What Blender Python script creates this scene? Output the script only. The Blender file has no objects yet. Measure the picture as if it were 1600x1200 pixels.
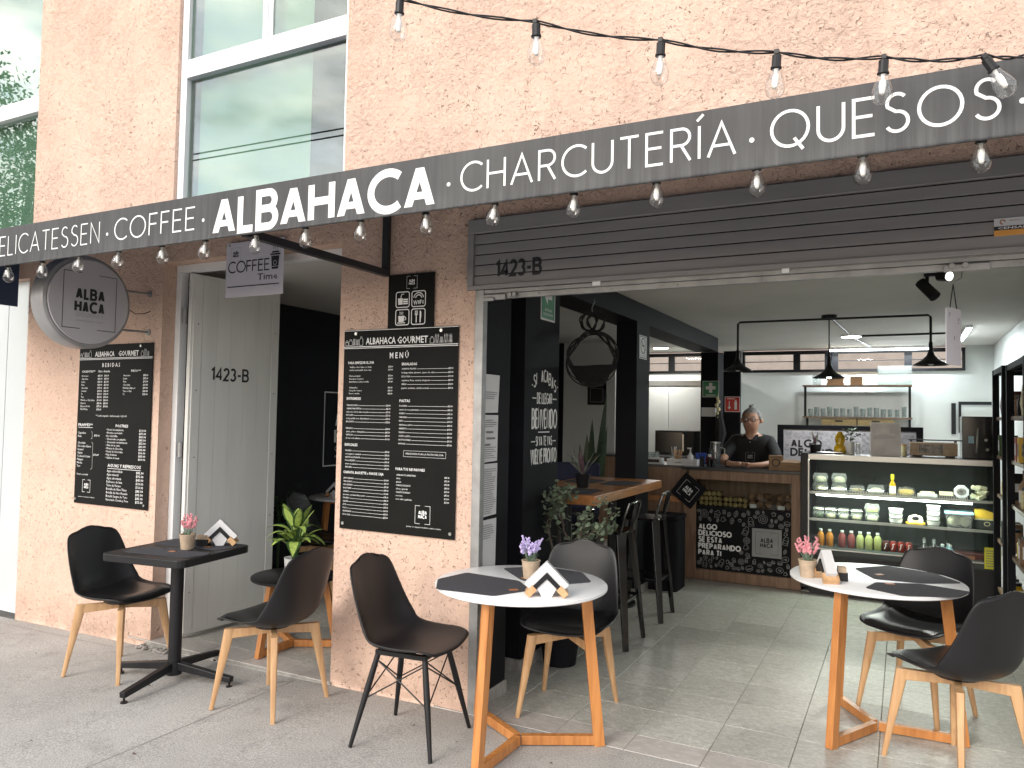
import bpy, math, random
from math import sin, cos, pi, radians, sqrt, atan2
from mathutils import Vector, Matrix
random.seed(7)
SC = bpy.context.scene
C = SC.collection
# ------------------------------------------------------------------ camera, world, sun, exposure
EYE = 1.52
cam_d = bpy.data.cameras.new('camera'); cam = bpy.data.objects.new('camera', cam_d); C.objects.link(cam)
r_ = Vector((.8888, .4579, .0180)).normalized(); f_ = Vector((-.4590, .8875, .0414)).normalized()
u_ = r_.cross(f_).normalized(); r_ = f_.cross(u_).normalized()
cam.matrix_world = Matrix(((r_.x, u_.x, -f_.x, 0), (r_.y, u_.y, -f_.y, 0), (r_.z, u_.z, -f_.z, EYE), (0, 0, 0, 1)))
cam_d.lens = 26.6175; cam_d.sensor_width = 36; cam_d.clip_start = .05; cam_d.clip_end = 3000
SC.camera = cam
SC.render.resolution_x = 1024; SC.render.resolution_y = 768
W = bpy.data.worlds.new('World'); SC.world = W; W.use_nodes = True
nt = W.node_tree; nt.nodes.clear()
out = nt.nodes.new('ShaderNodeOutputWorld'); bg = nt.nodes.new('ShaderNodeBackground'); bg.inputs[1].default_value = .15
sky = nt.nodes.new('ShaderNodeTexSky'); sky.sky_type = 'NISHITA'; sky.sun_disc = False
SUN_EL, SUN_AZ = radians(28), radians(194)
sky.sun_elevation = SUN_EL; sky.sun_rotation = SUN_AZ; sky.air_density = 1; sky.dust_density = 2
tc = nt.nodes.new('ShaderNodeTexCoord'); mp = nt.nodes.new('ShaderNodeMapping'); mp.inputs['Scale'].default_value = (1, 1, 2.2)
no = nt.nodes.new('ShaderNodeTexNoise'); no.inputs['Scale'].default_value = 4.6; no.inputs['Detail'].default_value = 8; no.inputs['Roughness'].default_value = .58
cr = nt.nodes.new('ShaderNodeValToRGB'); cr.color_ramp.elements[0].position = .36; cr.color_ramp.elements[1].position = .56
no2 = nt.nodes.new('ShaderNodeTexNoise'); no2.inputs['Scale'].default_value = 6; no2.inputs['Detail'].default_value = 6
cr2 = nt.nodes.new('ShaderNodeValToRGB'); cr2.color_ramp.elements[0].color = (3.8, 3.9, 4.05, 1); cr2.color_ramp.elements[1].color = (10.9, 10.4, 9.8, 1)
cr2.color_ramp.elements[0].position = .35; cr2.color_ramp.elements[1].position = .62
mx = nt.nodes.new('ShaderNodeMix'); mx.data_type = 'RGBA'
L = nt.links.new
L(tc.outputs['Generated'], mp.inputs[0]); L(mp.outputs[0], no.inputs['Vector']); L(mp.outputs[0], no2.inputs['Vector'])
L(no.outputs[0], cr.inputs[0]); L(no2.outputs[0], cr2.inputs[0]); L(cr.outputs[0], mx.inputs[0])
L(sky.outputs[0], mx.inputs[6]); L(cr2.outputs[0], mx.inputs[7]); L(mx.outputs[2], bg.inputs[0]); L(bg.outputs[0], out.inputs[0])
sd = bpy.data.lights.new('sun', 'SUN'); sd.energy = .95; sd.angle = radians(28); sd.color = (1, .95, .88)
sun = bpy.data.objects.new('sun', sd); C.objects.link(sun)
sdir = Vector((sin(SUN_AZ) * cos(SUN_EL), cos(SUN_AZ) * cos(SUN_EL), sin(SUN_EL)))
sun.rotation_euler = sdir.to_track_quat('Z', 'Y').to_euler(); sun.location = (0, -5, 20)
vs = SC.view_settings; SC.display_settings.display_device = 'sRGB'
vs.view_transform = 'Standard'; vs.look = 'None'; vs.gamma = 1; vs.use_curve_mapping = False; vs.exposure = 1.06
SC.cycles.use_denoising = True; SC.cycles.max_bounces = 8; SC.cycles.transparent_max_bounces = 16
SC.cycles.caustics_reflective = False; SC.cycles.caustics_refractive = False; SC.cycles.sample_clamp_indirect = 4

# ------------------------------------------------------------------ materials
def mat(name, rgb, rough=.6, metal=0, var=.08, scale=9, bump=0, bscale=60, emit=None, stretch=(1, 1, 1), spec=.5, rvar=0, coat=0):
    m = bpy.data.materials.new(name); m.use_nodes = True; n = m.node_tree; b = n.nodes['Principled BSDF']
    b.inputs['Roughness'].default_value = rough; b.inputs['Metallic'].default_value = metal
    b.inputs['Specular IOR Level'].default_value = spec; b.inputs['Coat Weight'].default_value = coat
    t = n.nodes.new('ShaderNodeTexCoord'); mp = n.nodes.new('ShaderNodeMapping'); mp.inputs['Scale'].default_value = stretch
    n.links.new(t.outputs['Object'], mp.inputs[0])
    no = n.nodes.new('ShaderNodeTexNoise'); no.inputs['Scale'].default_value = scale; no.inputs['Detail'].default_value = 6
    n.links.new(mp.outputs[0], no.inputs['Vector'])
    r = n.nodes.new('ShaderNodeValToRGB')
    r.color_ramp.elements[0].position = .3; r.color_ramp.elements[1].position = .7
    r.color_ramp.elements[0].color = tuple(max(0, c * (1 - var)) for c in rgb) + (1,)
    r.color_ramp.elements[1].color = tuple(min(1, c * (1 + var)) for c in rgb) + (1,)
    n.links.new(no.outputs[0], r.inputs[0]); n.links.new(r.outputs[0], b.inputs['Base Color'])
    if rvar:
        mr = n.nodes.new('ShaderNodeMapRange'); mr.inputs[3].default_value = rough - rvar; mr.inputs[4].default_value = rough + rvar
        n.links.new(no.outputs[0], mr.inputs[0]); n.links.new(mr.outputs[0], b.inputs['Roughness'])
    if bump:
        n2 = n.nodes.new('ShaderNodeTexNoise'); n2.inputs['Scale'].default_value = bscale; n2.inputs['Detail'].default_value = 4
        n.links.new(mp.outputs[0], n2.inputs['Vector'])
        bp = n.nodes.new('ShaderNodeBump'); bp.inputs['Strength'].default_value = bump; bp.inputs['Distance'].default_value = .004
        n.links.new(n2.outputs[0], bp.inputs['Height']); n.links.new(bp.outputs[0], b.inputs['Normal'])
    if emit:
        b.inputs['Emission Color'].default_value = tuple(rgb) + (1,); b.inputs['Emission Strength'].default_value = emit
    return m

def glassmat(name, tint=(1, 1, 1), refl=.08, rough=.0, maxr=.9, milk=0):
    m = bpy.data.materials.new(name); m.use_nodes = True; n = m.node_tree; n.nodes.clear()
    o = n.nodes.new('ShaderNodeOutputMaterial'); t = n.nodes.new('ShaderNodeBsdfTransparent'); t.inputs[0].default_value = tuple(tint) + (1,)
    g = n.nodes.new('ShaderNodeBsdfGlossy'); g.inputs['Roughness'].default_value = rough
    lw = n.nodes.new('ShaderNodeLayerWeight'); lw.inputs[0].default_value = .5
    mr = n.nodes.new('ShaderNodeMapRange'); mr.inputs[3].default_value = refl; mr.inputs[4].default_value = maxr
    pw = n.nodes.new('ShaderNodeMath'); pw.operation = 'POWER'; pw.inputs[1].default_value = 3
    ms = n.nodes.new('ShaderNodeMixShader')
    n.links.new(lw.outputs['Facing'], pw.inputs[0]); n.links.new(pw.outputs[0], mr.inputs[0]); n.links.new(mr.outputs[0], ms.inputs[0])
    if milk:
        df = n.nodes.new('ShaderNodeBsdfDiffuse'); df.inputs[0].default_value = (.85, .88, .86, 1); m2 = n.nodes.new('ShaderNodeMixShader'); m2.inputs[0].default_value = milk
        n.links.new(t.outputs[0], m2.inputs[1]); n.links.new(df.outputs[0], m2.inputs[2]); t = m2
    n.links.new(t.outputs[0], ms.inputs[1]); n.links.new(g.outputs[0], ms.inputs[2]); n.links.new(ms.outputs[0], o.inputs[0])
    return m

def stucco():
    m = bpy.data.materials.new('stucco'); m.use_nodes = True; n = m.node_tree; b = n.nodes['Principled BSDF']; b.inputs['Roughness'].default_value = .92
    b.inputs['Specular IOR Level'].default_value = .2
    t = n.nodes.new('ShaderNodeTexCoord'); lk = n.links.new
    def noise(s, d=6, r=.5, src=None, dist=0):
        x = n.nodes.new('ShaderNodeTexNoise'); x.inputs['Scale'].default_value = s; x.inputs['Detail'].default_value = d
        x.inputs['Roughness'].default_value = r; x.inputs['Distortion'].default_value = dist; lk(src or t.outputs['Object'], x.inputs['Vector']); return x.outputs[0]
    def ramp(v, a, bb, ca=0, cb=1):
        x = n.nodes.new('ShaderNodeMapRange'); x.inputs[1].default_value = a; x.inputs[2].default_value = bb; x.inputs[3].default_value = ca; x.inputs[4].default_value = cb
        lk(v, x.inputs[0]); return x.outputs[0]
    def mul(a, c, op='MULTIPLY'):
        x = n.nodes.new('ShaderNodeMath'); x.operation = op
        for i, v in enumerate((a, c)):
            if isinstance(v, (int, float)): x.inputs[i].default_value = v
            else: lk(v, x.inputs[i])
        return x.outputs[0]
    coarse = mul(noise(36, 8, .64, dist=.7), mul(noise(13, 3, .5, dist=.5), .8), 'ADD')
    pit = ramp(noise(58, 6, .62, dist=1.3), .385, .325)         # dark little gouges
    patch = ramp(noise(2.6, 6, .7), .44, .60)
    pits = mul(pit, mul(patch, .8), 'MULTIPLY'); pits = mul(pits, mul(pit, .25), 'ADD')
    amp = ramp(noise(1.7, 5, .6), .38, .62, .28, .80)
    szz = n.nodes.new('ShaderNodeSeparateXYZ'); lk(t.outputs['Object'], szz.inputs[0]); amp = mul(amp, ramp(szz.outputs[2], 1.6, 3.0, .62, 1.0))
    h = mul(mul(coarse, amp), mul(pits, .75), 'SUBTRACT')
    bp = n.nodes.new('ShaderNodeBump'); bp.inputs['Strength'].default_value = .95; bp.inputs['Distance'].default_value = .030
    lk(h, bp.inputs['Height']); lk(bp.outputs[0], b.inputs['Normal'])
    r = n.nodes.new('ShaderNodeValToRGB'); r.color_ramp.elements[0].position = .3; r.color_ramp.elements[1].position = .7
    r.color_ramp.elements[0].color = (.64, .445, .355, 1); r.color_ramp.elements[1].color = (.70, .51, .41, 1)
    lk(noise(1.3, 9, .75), r.inputs[0])
    mx = n.nodes.new('ShaderNodeMix'); mx.data_type = 'RGBA'; mx.inputs[7].default_value = (.34, .19, .12, 1)
    crev = ramp(coarse, .84, .64, 0, .08)  # crevice darkening of the relief, put into the base colour
    lk(mul(mul(pits, .62), crev, 'MAXIMUM'), mx.inputs[0]); lk(r.outputs[0], mx.inputs[6])
    # rain-washed dirt low on the wall and in vertical runs
    mpp = n.nodes.new('ShaderNodeMapping'); mpp.inputs['Scale'].default_value = (7, 7, .5); lk(t.outputs['Object'], mpp.inputs[0])
    run = ramp(noise(1.2, 6, .6, mpp.outputs[0]), .52, .75, 0, .22)
    sxyz = n.nodes.new('ShaderNodeSeparateXYZ'); lk(t.outputs['Object'], sxyz.inputs[0])
    splash = mul(ramp(sxyz.outputs[2], .22, -.05, 0, 1), ramp(noise(6, 6, .7), .35, .62, .1, .75))
    run = mul(run, splash, 'MAXIMUM')
    m2 = n.nodes.new('ShaderNodeMix'); m2.data_type = 'RGBA'; m2.inputs[7].default_value = (.36, .24, .18, 1)
    lk(run, m2.inputs[0]); lk(mx.outputs[2], m2.inputs[6]); lk(m2.outputs[2], b.inputs['Base Color'])
    return m

def concrete(name, c0, c1, speck=.5, sc=1.5):
    m = bpy.data.materials.new(name); m.use_nodes = True; n = m.node_tree; b = n.nodes['Principled BSDF']; b.inputs['Roughness'].default_value = .9
    t = n.nodes.new('ShaderNodeTexCoord'); lk = n.links.new
    a = n.nodes.new('ShaderNodeTexNoise'); a.inputs['Scale'].default_value = sc; a.inputs['Detail'].default_value = 8; a.inputs['Roughness'].default_value = .65; lk(t.outputs['Object'], a.inputs['Vector'])
    st = n.nodes.new('ShaderNodeTexNoise'); st.inputs['Scale'].default_value = 3.7; st.inputs['Detail'].default_value = 7; st.inputs['Roughness'].default_value = .7; lk(t.outputs['Object'], st.inputs['Vector'])
    stm = n.nodes.new('ShaderNodeMapRange'); stm.inputs[1].default_value = .56; stm.inputs[2].default_value = .70; stm.inputs[3].default_value = 1; stm.inputs[4].default_value = .72; lk(st.outputs[0], stm.inputs[0])
    f = n.nodes.new('ShaderNodeTexNoise'); f.inputs['Scale'].default_value = 130; f.inputs['Detail'].default_value = 3; f.inputs['Roughness'].default_value = .8; lk(t.outputs['Object'], f.inputs['Vector'])
    r = n.nodes.new('ShaderNodeValToRGB'); r.color_ramp.elements[0].position = .35; r.color_ramp.elements[1].position = .65
    r.color_ramp.elements[0].color = c0 + (1,); r.color_ramp.elements[1].color = c1 + (1,); lk(a.outputs[0], r.inputs[0])
    mr = n.nodes.new('ShaderNodeMapRange'); mr.inputs[1].default_value = .35; mr.inputs[2].default_value = .65; mr.inputs[3].default_value = 1 - speck; mr.inputs[4].default_value = 1 + speck * .6; lk(f.outputs[0], mr.inputs[0])
    vm = n.nodes.new('ShaderNodeVectorMath'); vm.operation = 'SCALE'; lk(r.outputs[0], vm.inputs[0]); mm = n.nodes.new('ShaderNodeMath'); mm.operation = 'MULTIPLY'; lk(mr.outputs[0], mm.inputs[0]); lk(stm.outputs[0], mm.inputs[1]); lk(mm.outputs[0], vm.inputs['Scale']); lk(vm.outputs[0], b.inputs['Base Color'])
    bp = n.nodes.new('ShaderNodeBump'); bp.inputs['Strength'].default_value = .7; bp.inputs['Distance'].default_value = .004; lk(f.outputs[0], bp.inputs['Height']); lk(bp.outputs[0], b.inputs['Normal'])
    return m

def tilemat(name, c0, c1, vein, rough=.25, vs_=6):
    m = bpy.data.materials.new(name); m.use_nodes = True; n = m.node_tree; b = n.nodes['Principled BSDF']; b.inputs['Roughness'].default_value = rough
    t = n.nodes.new('ShaderNodeTexCoord'); g = n.nodes.new('ShaderNodeNewGeometry'); oi = n.nodes.new('ShaderNodeObjectInfo'); lk = n.links.new
    mp = n.nodes.new('ShaderNodeMapping'); mp.inputs['Scale'].default_value = (1.9, 4.2, 1); lk(g.outputs['Position'], mp.inputs[0])
    w = n.nodes.new('ShaderNodeTexNoise'); w.inputs['Scale'].default_value = vs_; w.inputs['Detail'].default_value = 7; w.inputs['Distortion'].default_value = 1.4
    w.noise_dimensions = '4D'; lk(mp.outputs[0], w.inputs['Vector']); lk(oi.outputs['Random'], w.inputs['W'])
    r = n.nodes.new('ShaderNodeValToRGB'); e = r.color_ramp.elements; e[0].position = .3; e[0].color = c0 + (1,); e[1].position = .50; e[1].color = c1 + (1,)
    x = r.color_ramp.elements.new(.545); x.color = vein + (1,); x = r.color_ramp.elements.new(.60); x.color = c1 + (1,); x = r.color_ramp.elements.new(.8); x.color = c0 + (1,)
    lk(w.outputs[0], r.inputs[0])
    mr = n.nodes.new('ShaderNodeMapRange'); mr.inputs[3].default_value = .9; mr.inputs[4].default_value = 1.08; lk(oi.outputs['Random'], mr.inputs[0])
    vm = n.nodes.new('ShaderNodeVectorMath'); vm.operation = 'SCALE'; lk(r.outputs[0], vm.inputs[0]); lk(mr.outputs[0], vm.inputs['Scale']); lk(vm.outputs[0], b.inputs['Base Color'])
    rr = n.nodes.new('ShaderNodeMapRange'); rr.inputs[3].default_value = rough - .06; rr.inputs[4].default_value = rough + .18; lk(w.outputs[0], rr.inputs[0]); lk(rr.outputs[0], b.inputs['Roughness'])
    return m

def awningmat():
    m = bpy.data.materials.new('awning_vinyl'); m.use_nodes = True; n = m.node_tree; b = n.nodes['Principled BSDF']; b.inputs['Roughness'].default_value = .55
    t = n.nodes.new('ShaderNodeTexCoord'); lk = n.links.new
    mp = n.nodes.new('ShaderNodeMapping'); mp.inputs['Scale'].default_value = (45, 1, 1.6); lk(t.outputs['Object'], mp.inputs[0])
    a = n.nodes.new('ShaderNodeTexNoise'); a.inputs['Scale'].default_value = 1; a.inputs['Detail'].default_value = 6; a.inputs['Roughness'].default_value = .7; lk(mp.outputs[0], a.inputs['Vector'])
    c = n.nodes.new('ShaderNodeTexNoise'); c.inputs['Scale'].default_value = 2.5; c.inputs['Detail'].default_value = 5; lk(t.outputs['Object'], c.inputs['Vector'])
    sz = n.nodes.new('ShaderNodeSeparateXYZ'); lk(t.outputs['Object'], sz.inputs[0])
    low = n.nodes.new('ShaderNodeMapRange'); low.inputs[1].default_value = 2.36; low.inputs[2].default_value = 2.285; low.inputs[3].default_value = .35; low.inputs[4].default_value = 1; lk(sz.outputs[2], low.inputs[0])
    s1 = n.nodes.new('ShaderNodeMapRange'); s1.inputs[1].default_value = .42; s1.inputs[2].default_value = .72; lk(a.outputs[0], s1.inputs[0])
    mu = n.nodes.new('ShaderNodeMath'); mu.operation = 'MULTIPLY'; lk(s1.outputs[0], mu.inputs[0]); lk(low.outputs[0], mu.inputs[1])
    ad = n.nodes.new('ShaderNodeMath'); ad.operation = 'MULTIPLY_ADD'; ad.inputs[1].default_value = .7; lk(mu.outputs[0], ad.inputs[0])
    cc = n.nodes.new('ShaderNodeMapRange'); cc.inputs[1].default_value = .4; cc.inputs[2].default_value = .75; cc.inputs[4].default_value = .3; lk(c.outputs[0], cc.inputs[0]); lk(cc.outputs[0], ad.inputs[2])
    mx = n.nodes.new('ShaderNodeMix'); mx.data_type = 'RGBA'; mx.inputs[6].default_value = (.024, .024, .027, 1); mx.inputs[7].default_value = (.10, .104, .104, 1)
    lk(ad.outputs[0], mx.inputs[0]); lk(mx.outputs[2], b.inputs['Base Color'])
    return m

def woodmat(name, c0, c1, rough=.45, axis=2, s=6):
    m = bpy.data.materials.new(name); m.use_nodes = True; n = m.node_tree; b = n.nodes['Principled BSDF']; b.inputs['Roughness'].default_value = rough
    t = n.nodes.new('ShaderNodeTexCoord'); mp = n.nodes.new('ShaderNodeMapping'); lk = n.links.new
    sc = [s * 5] * 3; sc[axis] = s * .5; mp.inputs['Scale'].default_value = sc; lk(t.outputs['Object'], mp.inputs[0])
    a = n.nodes.new('ShaderNodeTexNoise'); a.inputs['Scale'].default_value = 1; a.inputs['Detail'].default_value = 8; a.inputs['Distortion'].default_value = .7; lk(mp.outputs[0], a.inputs['Vector'])
    r = n.nodes.new('ShaderNodeValToRGB'); r.color_ramp.elements[0].position = .35; r.color_ramp.elements[1].position = .62
    r.color_ramp.elements[0].color = c0 + (1,); r.color_ramp.elements[1].color = c1 + (1,); lk(a.outputs[0], r.inputs[0]); lk(r.outputs[0], b.inputs['Base Color'])
    return m

M = dict(
 stucco=stucco(),
 pavement=concrete('pavement_concrete', (.36, .345, .325), (.48, .465, .44), .42, 1.3),
 step=concrete('old_concrete', (.30, .28, .26), (.42, .40, .37), .3, 5),
 road=concrete('asphalt', (.085, .085, .085), (.12, .118, .115), .4),
 tile=tilemat('marbled_tile', (.36, .345, .31), (.43, .42, .38), (.58, .57, .53), .38, 11),
 strip=tilemat('threshold_tile', (.38, .355, .33), (.43, .40, .375), (.50, .47, .44), .4, 5),
 skirt=tilemat('skirting_tile', (.26, .24, .22), (.34, .32, .30), (.44, .42, .40), .35),
 grout=mat('grout', (.26, .25, .23), .9, var=.2, scale=30),
 awning=awningmat(), navy=mat('navy_canvas', (.035, .06, .12), .7),
 white=mat('white_vinyl', (.76, .76, .77), .5, var=.07, scale=14),
 paint=mat('white_paint', (.66, .68, .66), .55, var=.04, scale=3),
 ceil=mat('ceiling_paint', (.62, .60, .57), .8, var=.04, scale=2),
 alu=mat('white_aluminium', (.80, .81, .82), .35, var=.03),
 black=mat('black_paint', (.008, .008, .010), .65, var=.25, scale=4, spec=.12),
 blackwall=mat('black_wall_paint', (.008, .008, .013), .65, var=.2, scale=3, spec=.2),
 charcoal=mat('charcoal_paint', (.010, .010, .013), .65, var=.15, scale=4, spec=.10),
 board=mat('black_board', (.0065, .0065, .006), .6, var=.2, scale=4, spec=.13),
 metal=mat('black_metal', (.009, .009, .011), .42, var=.2, spec=.35),
 glossblack=mat('gloss_black_steel', (.008, .008, .009), .14, var=.2, spec=.7),
 frameblack=mat('bracket_metal', (.020, .021, .025), .5, var=.15),
 plastic=mat('black_plastic', (.013, .013, .015), .42, var=.12, scale=5, bump=.15, bscale=500, spec=.4),
 leather=mat('black_leatherette', (.013, .013, .014), .3, var=.15, scale=8, bump=.3, bscale=220),
 shutter=mat('shutter_paint', (.25, .24, .243), .42, var=.10, scale=5, stretch=(.4, 1, 3)),
 galv=mat('galvanised_steel', (.30, .30, .30), .45, .5, var=.18, scale=14),
 doormetal=mat('grey_white_door_paint', (.70, .70, .675), .5, var=.05, scale=3, stretch=(3, 3, .4), bump=.08, bscale=9),
 garage=mat('garage_white', (.50, .535, .545), .5, var=.04, scale=2),
 beech=woodmat('beech', (.48, .275, .135), (.60, .37, .19), .42),
 oak=woodmat('honey_wood', (.41, .155, .042), (.55, .235, .072), .35),
 walnut=woodmat('counter_wood', (.17, .095, .055), (.25, .15, .092), .5),
 barwood=woodmat('bar_wood', (.36, .14, .045), (.52, .23, .08), .35, 1),
 shelfwood=woodmat('shelf_wood', (.13, .08, .05), (.22, .14, .09), .5, 0),
 white_top=mat('white_laminate', (.82, .83, .84), .3, var=.02),
 felt=mat('charcoal_felt', (.050, .050, .058), .95, var=.25, scale=160, bump=.5, bscale=350),
 tag=mat('tan_leather', (.40, .15, .06), .5, var=.15),
 paperpot=mat('kraft_paper', (.52, .40, .29), .8, var=.15, scale=30, bump=.3, bscale=40),
 pink=mat('pink_blossom', (.72, .30, .34), .8, var=.25, scale=90), lilac=mat('lilac_blossom', (.50, .42, .70), .8, var=.25, scale=90),
 sage=mat('sage_stem', (.22, .30, .22), .8, var=.3, scale=60),
 leaf=mat('leaf_green', (.045, .10, .03), .45, var=.35, scale=20), darkleaf=mat('dark_leaf', (.045, .075, .042), .4, var=.4, scale=14, stretch=(1, 1, 4)),
 limeleaf=mat('lime_leaf', (.38, .50, .12), .4, var=.25, scale=40), greyleaf=mat('grey_green_leaf', (.15, .19, .125), .55, var=.35, scale=20),
 purpleleaf=mat('purple_leaf', (.20, .12, .15), .5, var=.3), paleleaf=mat('silver_leaf', (.32, .36, .30), .5, var=.3, scale=25),
 treeleaf=mat('tree_leaf', (.055, .10, .028), .6, var=.5, scale=.8), bark=mat('bark', (.12, .09, .07), .9, var=.3, bump=.6, bscale=20),
 porcelain=mat('white_porcelain', (.78, .78, .77), .25, var=.02), paper=mat('paper', (.66, .66, .67), .8, var=.04, scale=6),
 ink=mat('grey_ink', (.18, .18, .19), .8), darkink=mat('black_ink', (.015, .015, .018), .6),
 signgrey=mat('sign_face', (.50, .48, .51), .45, var=.03, scale=2), signrim=mat('sign_rim', (.34, .34, .35), .4, .3, var=.08),
 coffeewhite=mat('coffee_sign_white', (.62, .60, .66), .4, var=.03, scale=3),
 lightink=mat('grey_lettering', (.26, .26, .28), .6), printwhite=mat('print_white', (.80, .80, .80), .6, var=.02), printgrey=mat('print_grey', (.26, .26, .26), .6),
 green=mat('safety_green', (.01, .20, .08), .4, var=.05), red=mat('safety_red', (.50, .02, .02), .4, var=.05),
 yellow=mat('yellow_tag', (.62, .60, .03), .5, var=.05), orange=mat('orange_sticker', (.75, .35, .08), .5),
 steel=mat('brushed_steel', (.50, .50, .48), .28, .8, var=.1, stretch=(1, 1, 20)), fridgein=mat('fridge_liner', (.035, .045, .046), .5, var=.1),
 cream=mat('cream_food', (.62, .56, .33), .7, var=.25, scale=45), cheese=mat('yellow_cheese', (.70, .45, .05), .5, var=.1), pale=mat('pale_cheese', (.68, .66, .46), .6, var=.15, scale=25),
 cookie=mat('cookie', (.38, .27, .12), .8, var=.3, scale=50), cookiedark=mat('brown_cookie', (.22, .12, .07), .8, var=.3, scale=50),
 juice_o=mat('orange_juice', (.42, .15, .012), .3, var=.05), juice_p=mat('pink_juice', (.20, .045, .045), .3, var=.05), juice_g=mat('lime_juice', (.36, .38, .15), .3, var=.05),
 canred=mat('red_can', (.35, .04, .03), .3, .2), candark=mat('maroon_can', (.13, .04, .04), .3, .2), blue=mat('water_blue', (.30, .52, .62), .3),
 clearplastic=glassmat('clear_plastic', (.92, .95, .94), .14, milk=.13), bulbglass=glassmat('bulb_glass', (.95, .95, .94), .10, .0, .75),
 wrap=glassmat('thin_wrap', (.95, .95, .93), .06, maxr=.5), jar=glassmat('jar_glass', (.80, .84, .84), .12, milk=.08), caseglass=glassmat('case_glass', (.93, .96, .95), .015, maxr=.3), winglass=glassmat('window_glass', (.70, .82, .75), .19, maxr=.95),
 amber=mat('amber_liquid', (.55, .33, .01), .15, var=.2, coat=.5), basket=mat('wicker_basket', (.30, .22, .10), .8, var=.4, scale=60, bump=.8, bscale=120),
 blind=mat('pale_green_blind', (.72, .76, .72), .8, var=.04, scale=3), slate=mat('dark_counter_top', (.035, .036, .04), .3, var=.2),
 skin=mat('skin', (.50, .28, .19), .5, var=.1, scale=12), hair=mat('grey_hair', (.22, .215, .21), .7, var=.6, scale=60, stretch=(1, 1, .4)), shirt=mat('black_polo', (.010, .010, .012), .8, var=.2),
 kraft=mat('kraft_box', (.30, .19, .11), .8, var=.1), wicker=mat('dark_wicker', (.014, .012, .012), .7, var=.4, scale=40), bluefab=mat('navy_cushion', (.012, .016, .05), .8),
 lampwhite=mat('lamp_inner', (.75, .75, .72), .5), bluebin=mat('blue_plastic', (.02, .06, .35), .4), pinkwall=mat('neighbour_pink', (.80, .64, .57), .9, bump=.4), dogfood=mat('mixed_brown', (.16, .09, .05), .6, var=.4, scale=30),
 led=mat('led_white', (.88, .97, 1.0), .5, var=0, emit=9), ledsoft=mat('led_disc', (1, .97, .9), .5, var=0, emit=7), caseled=mat('case_led', (.93, 1, .93), .5, var=0, emit=12), bulbglow=mat('glowing_bulb', (1, 1, 1), .5, var=0, emit=16),
 filament=mat('bulb_inner', (.80, .80, .78), .4), photo1=mat('photo_print', (.78, .76, .77), .6, var=.2, scale=6), photo2=mat('menu_print', (.26, .24, .22), .4, var=.8, scale=22),
)

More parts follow.
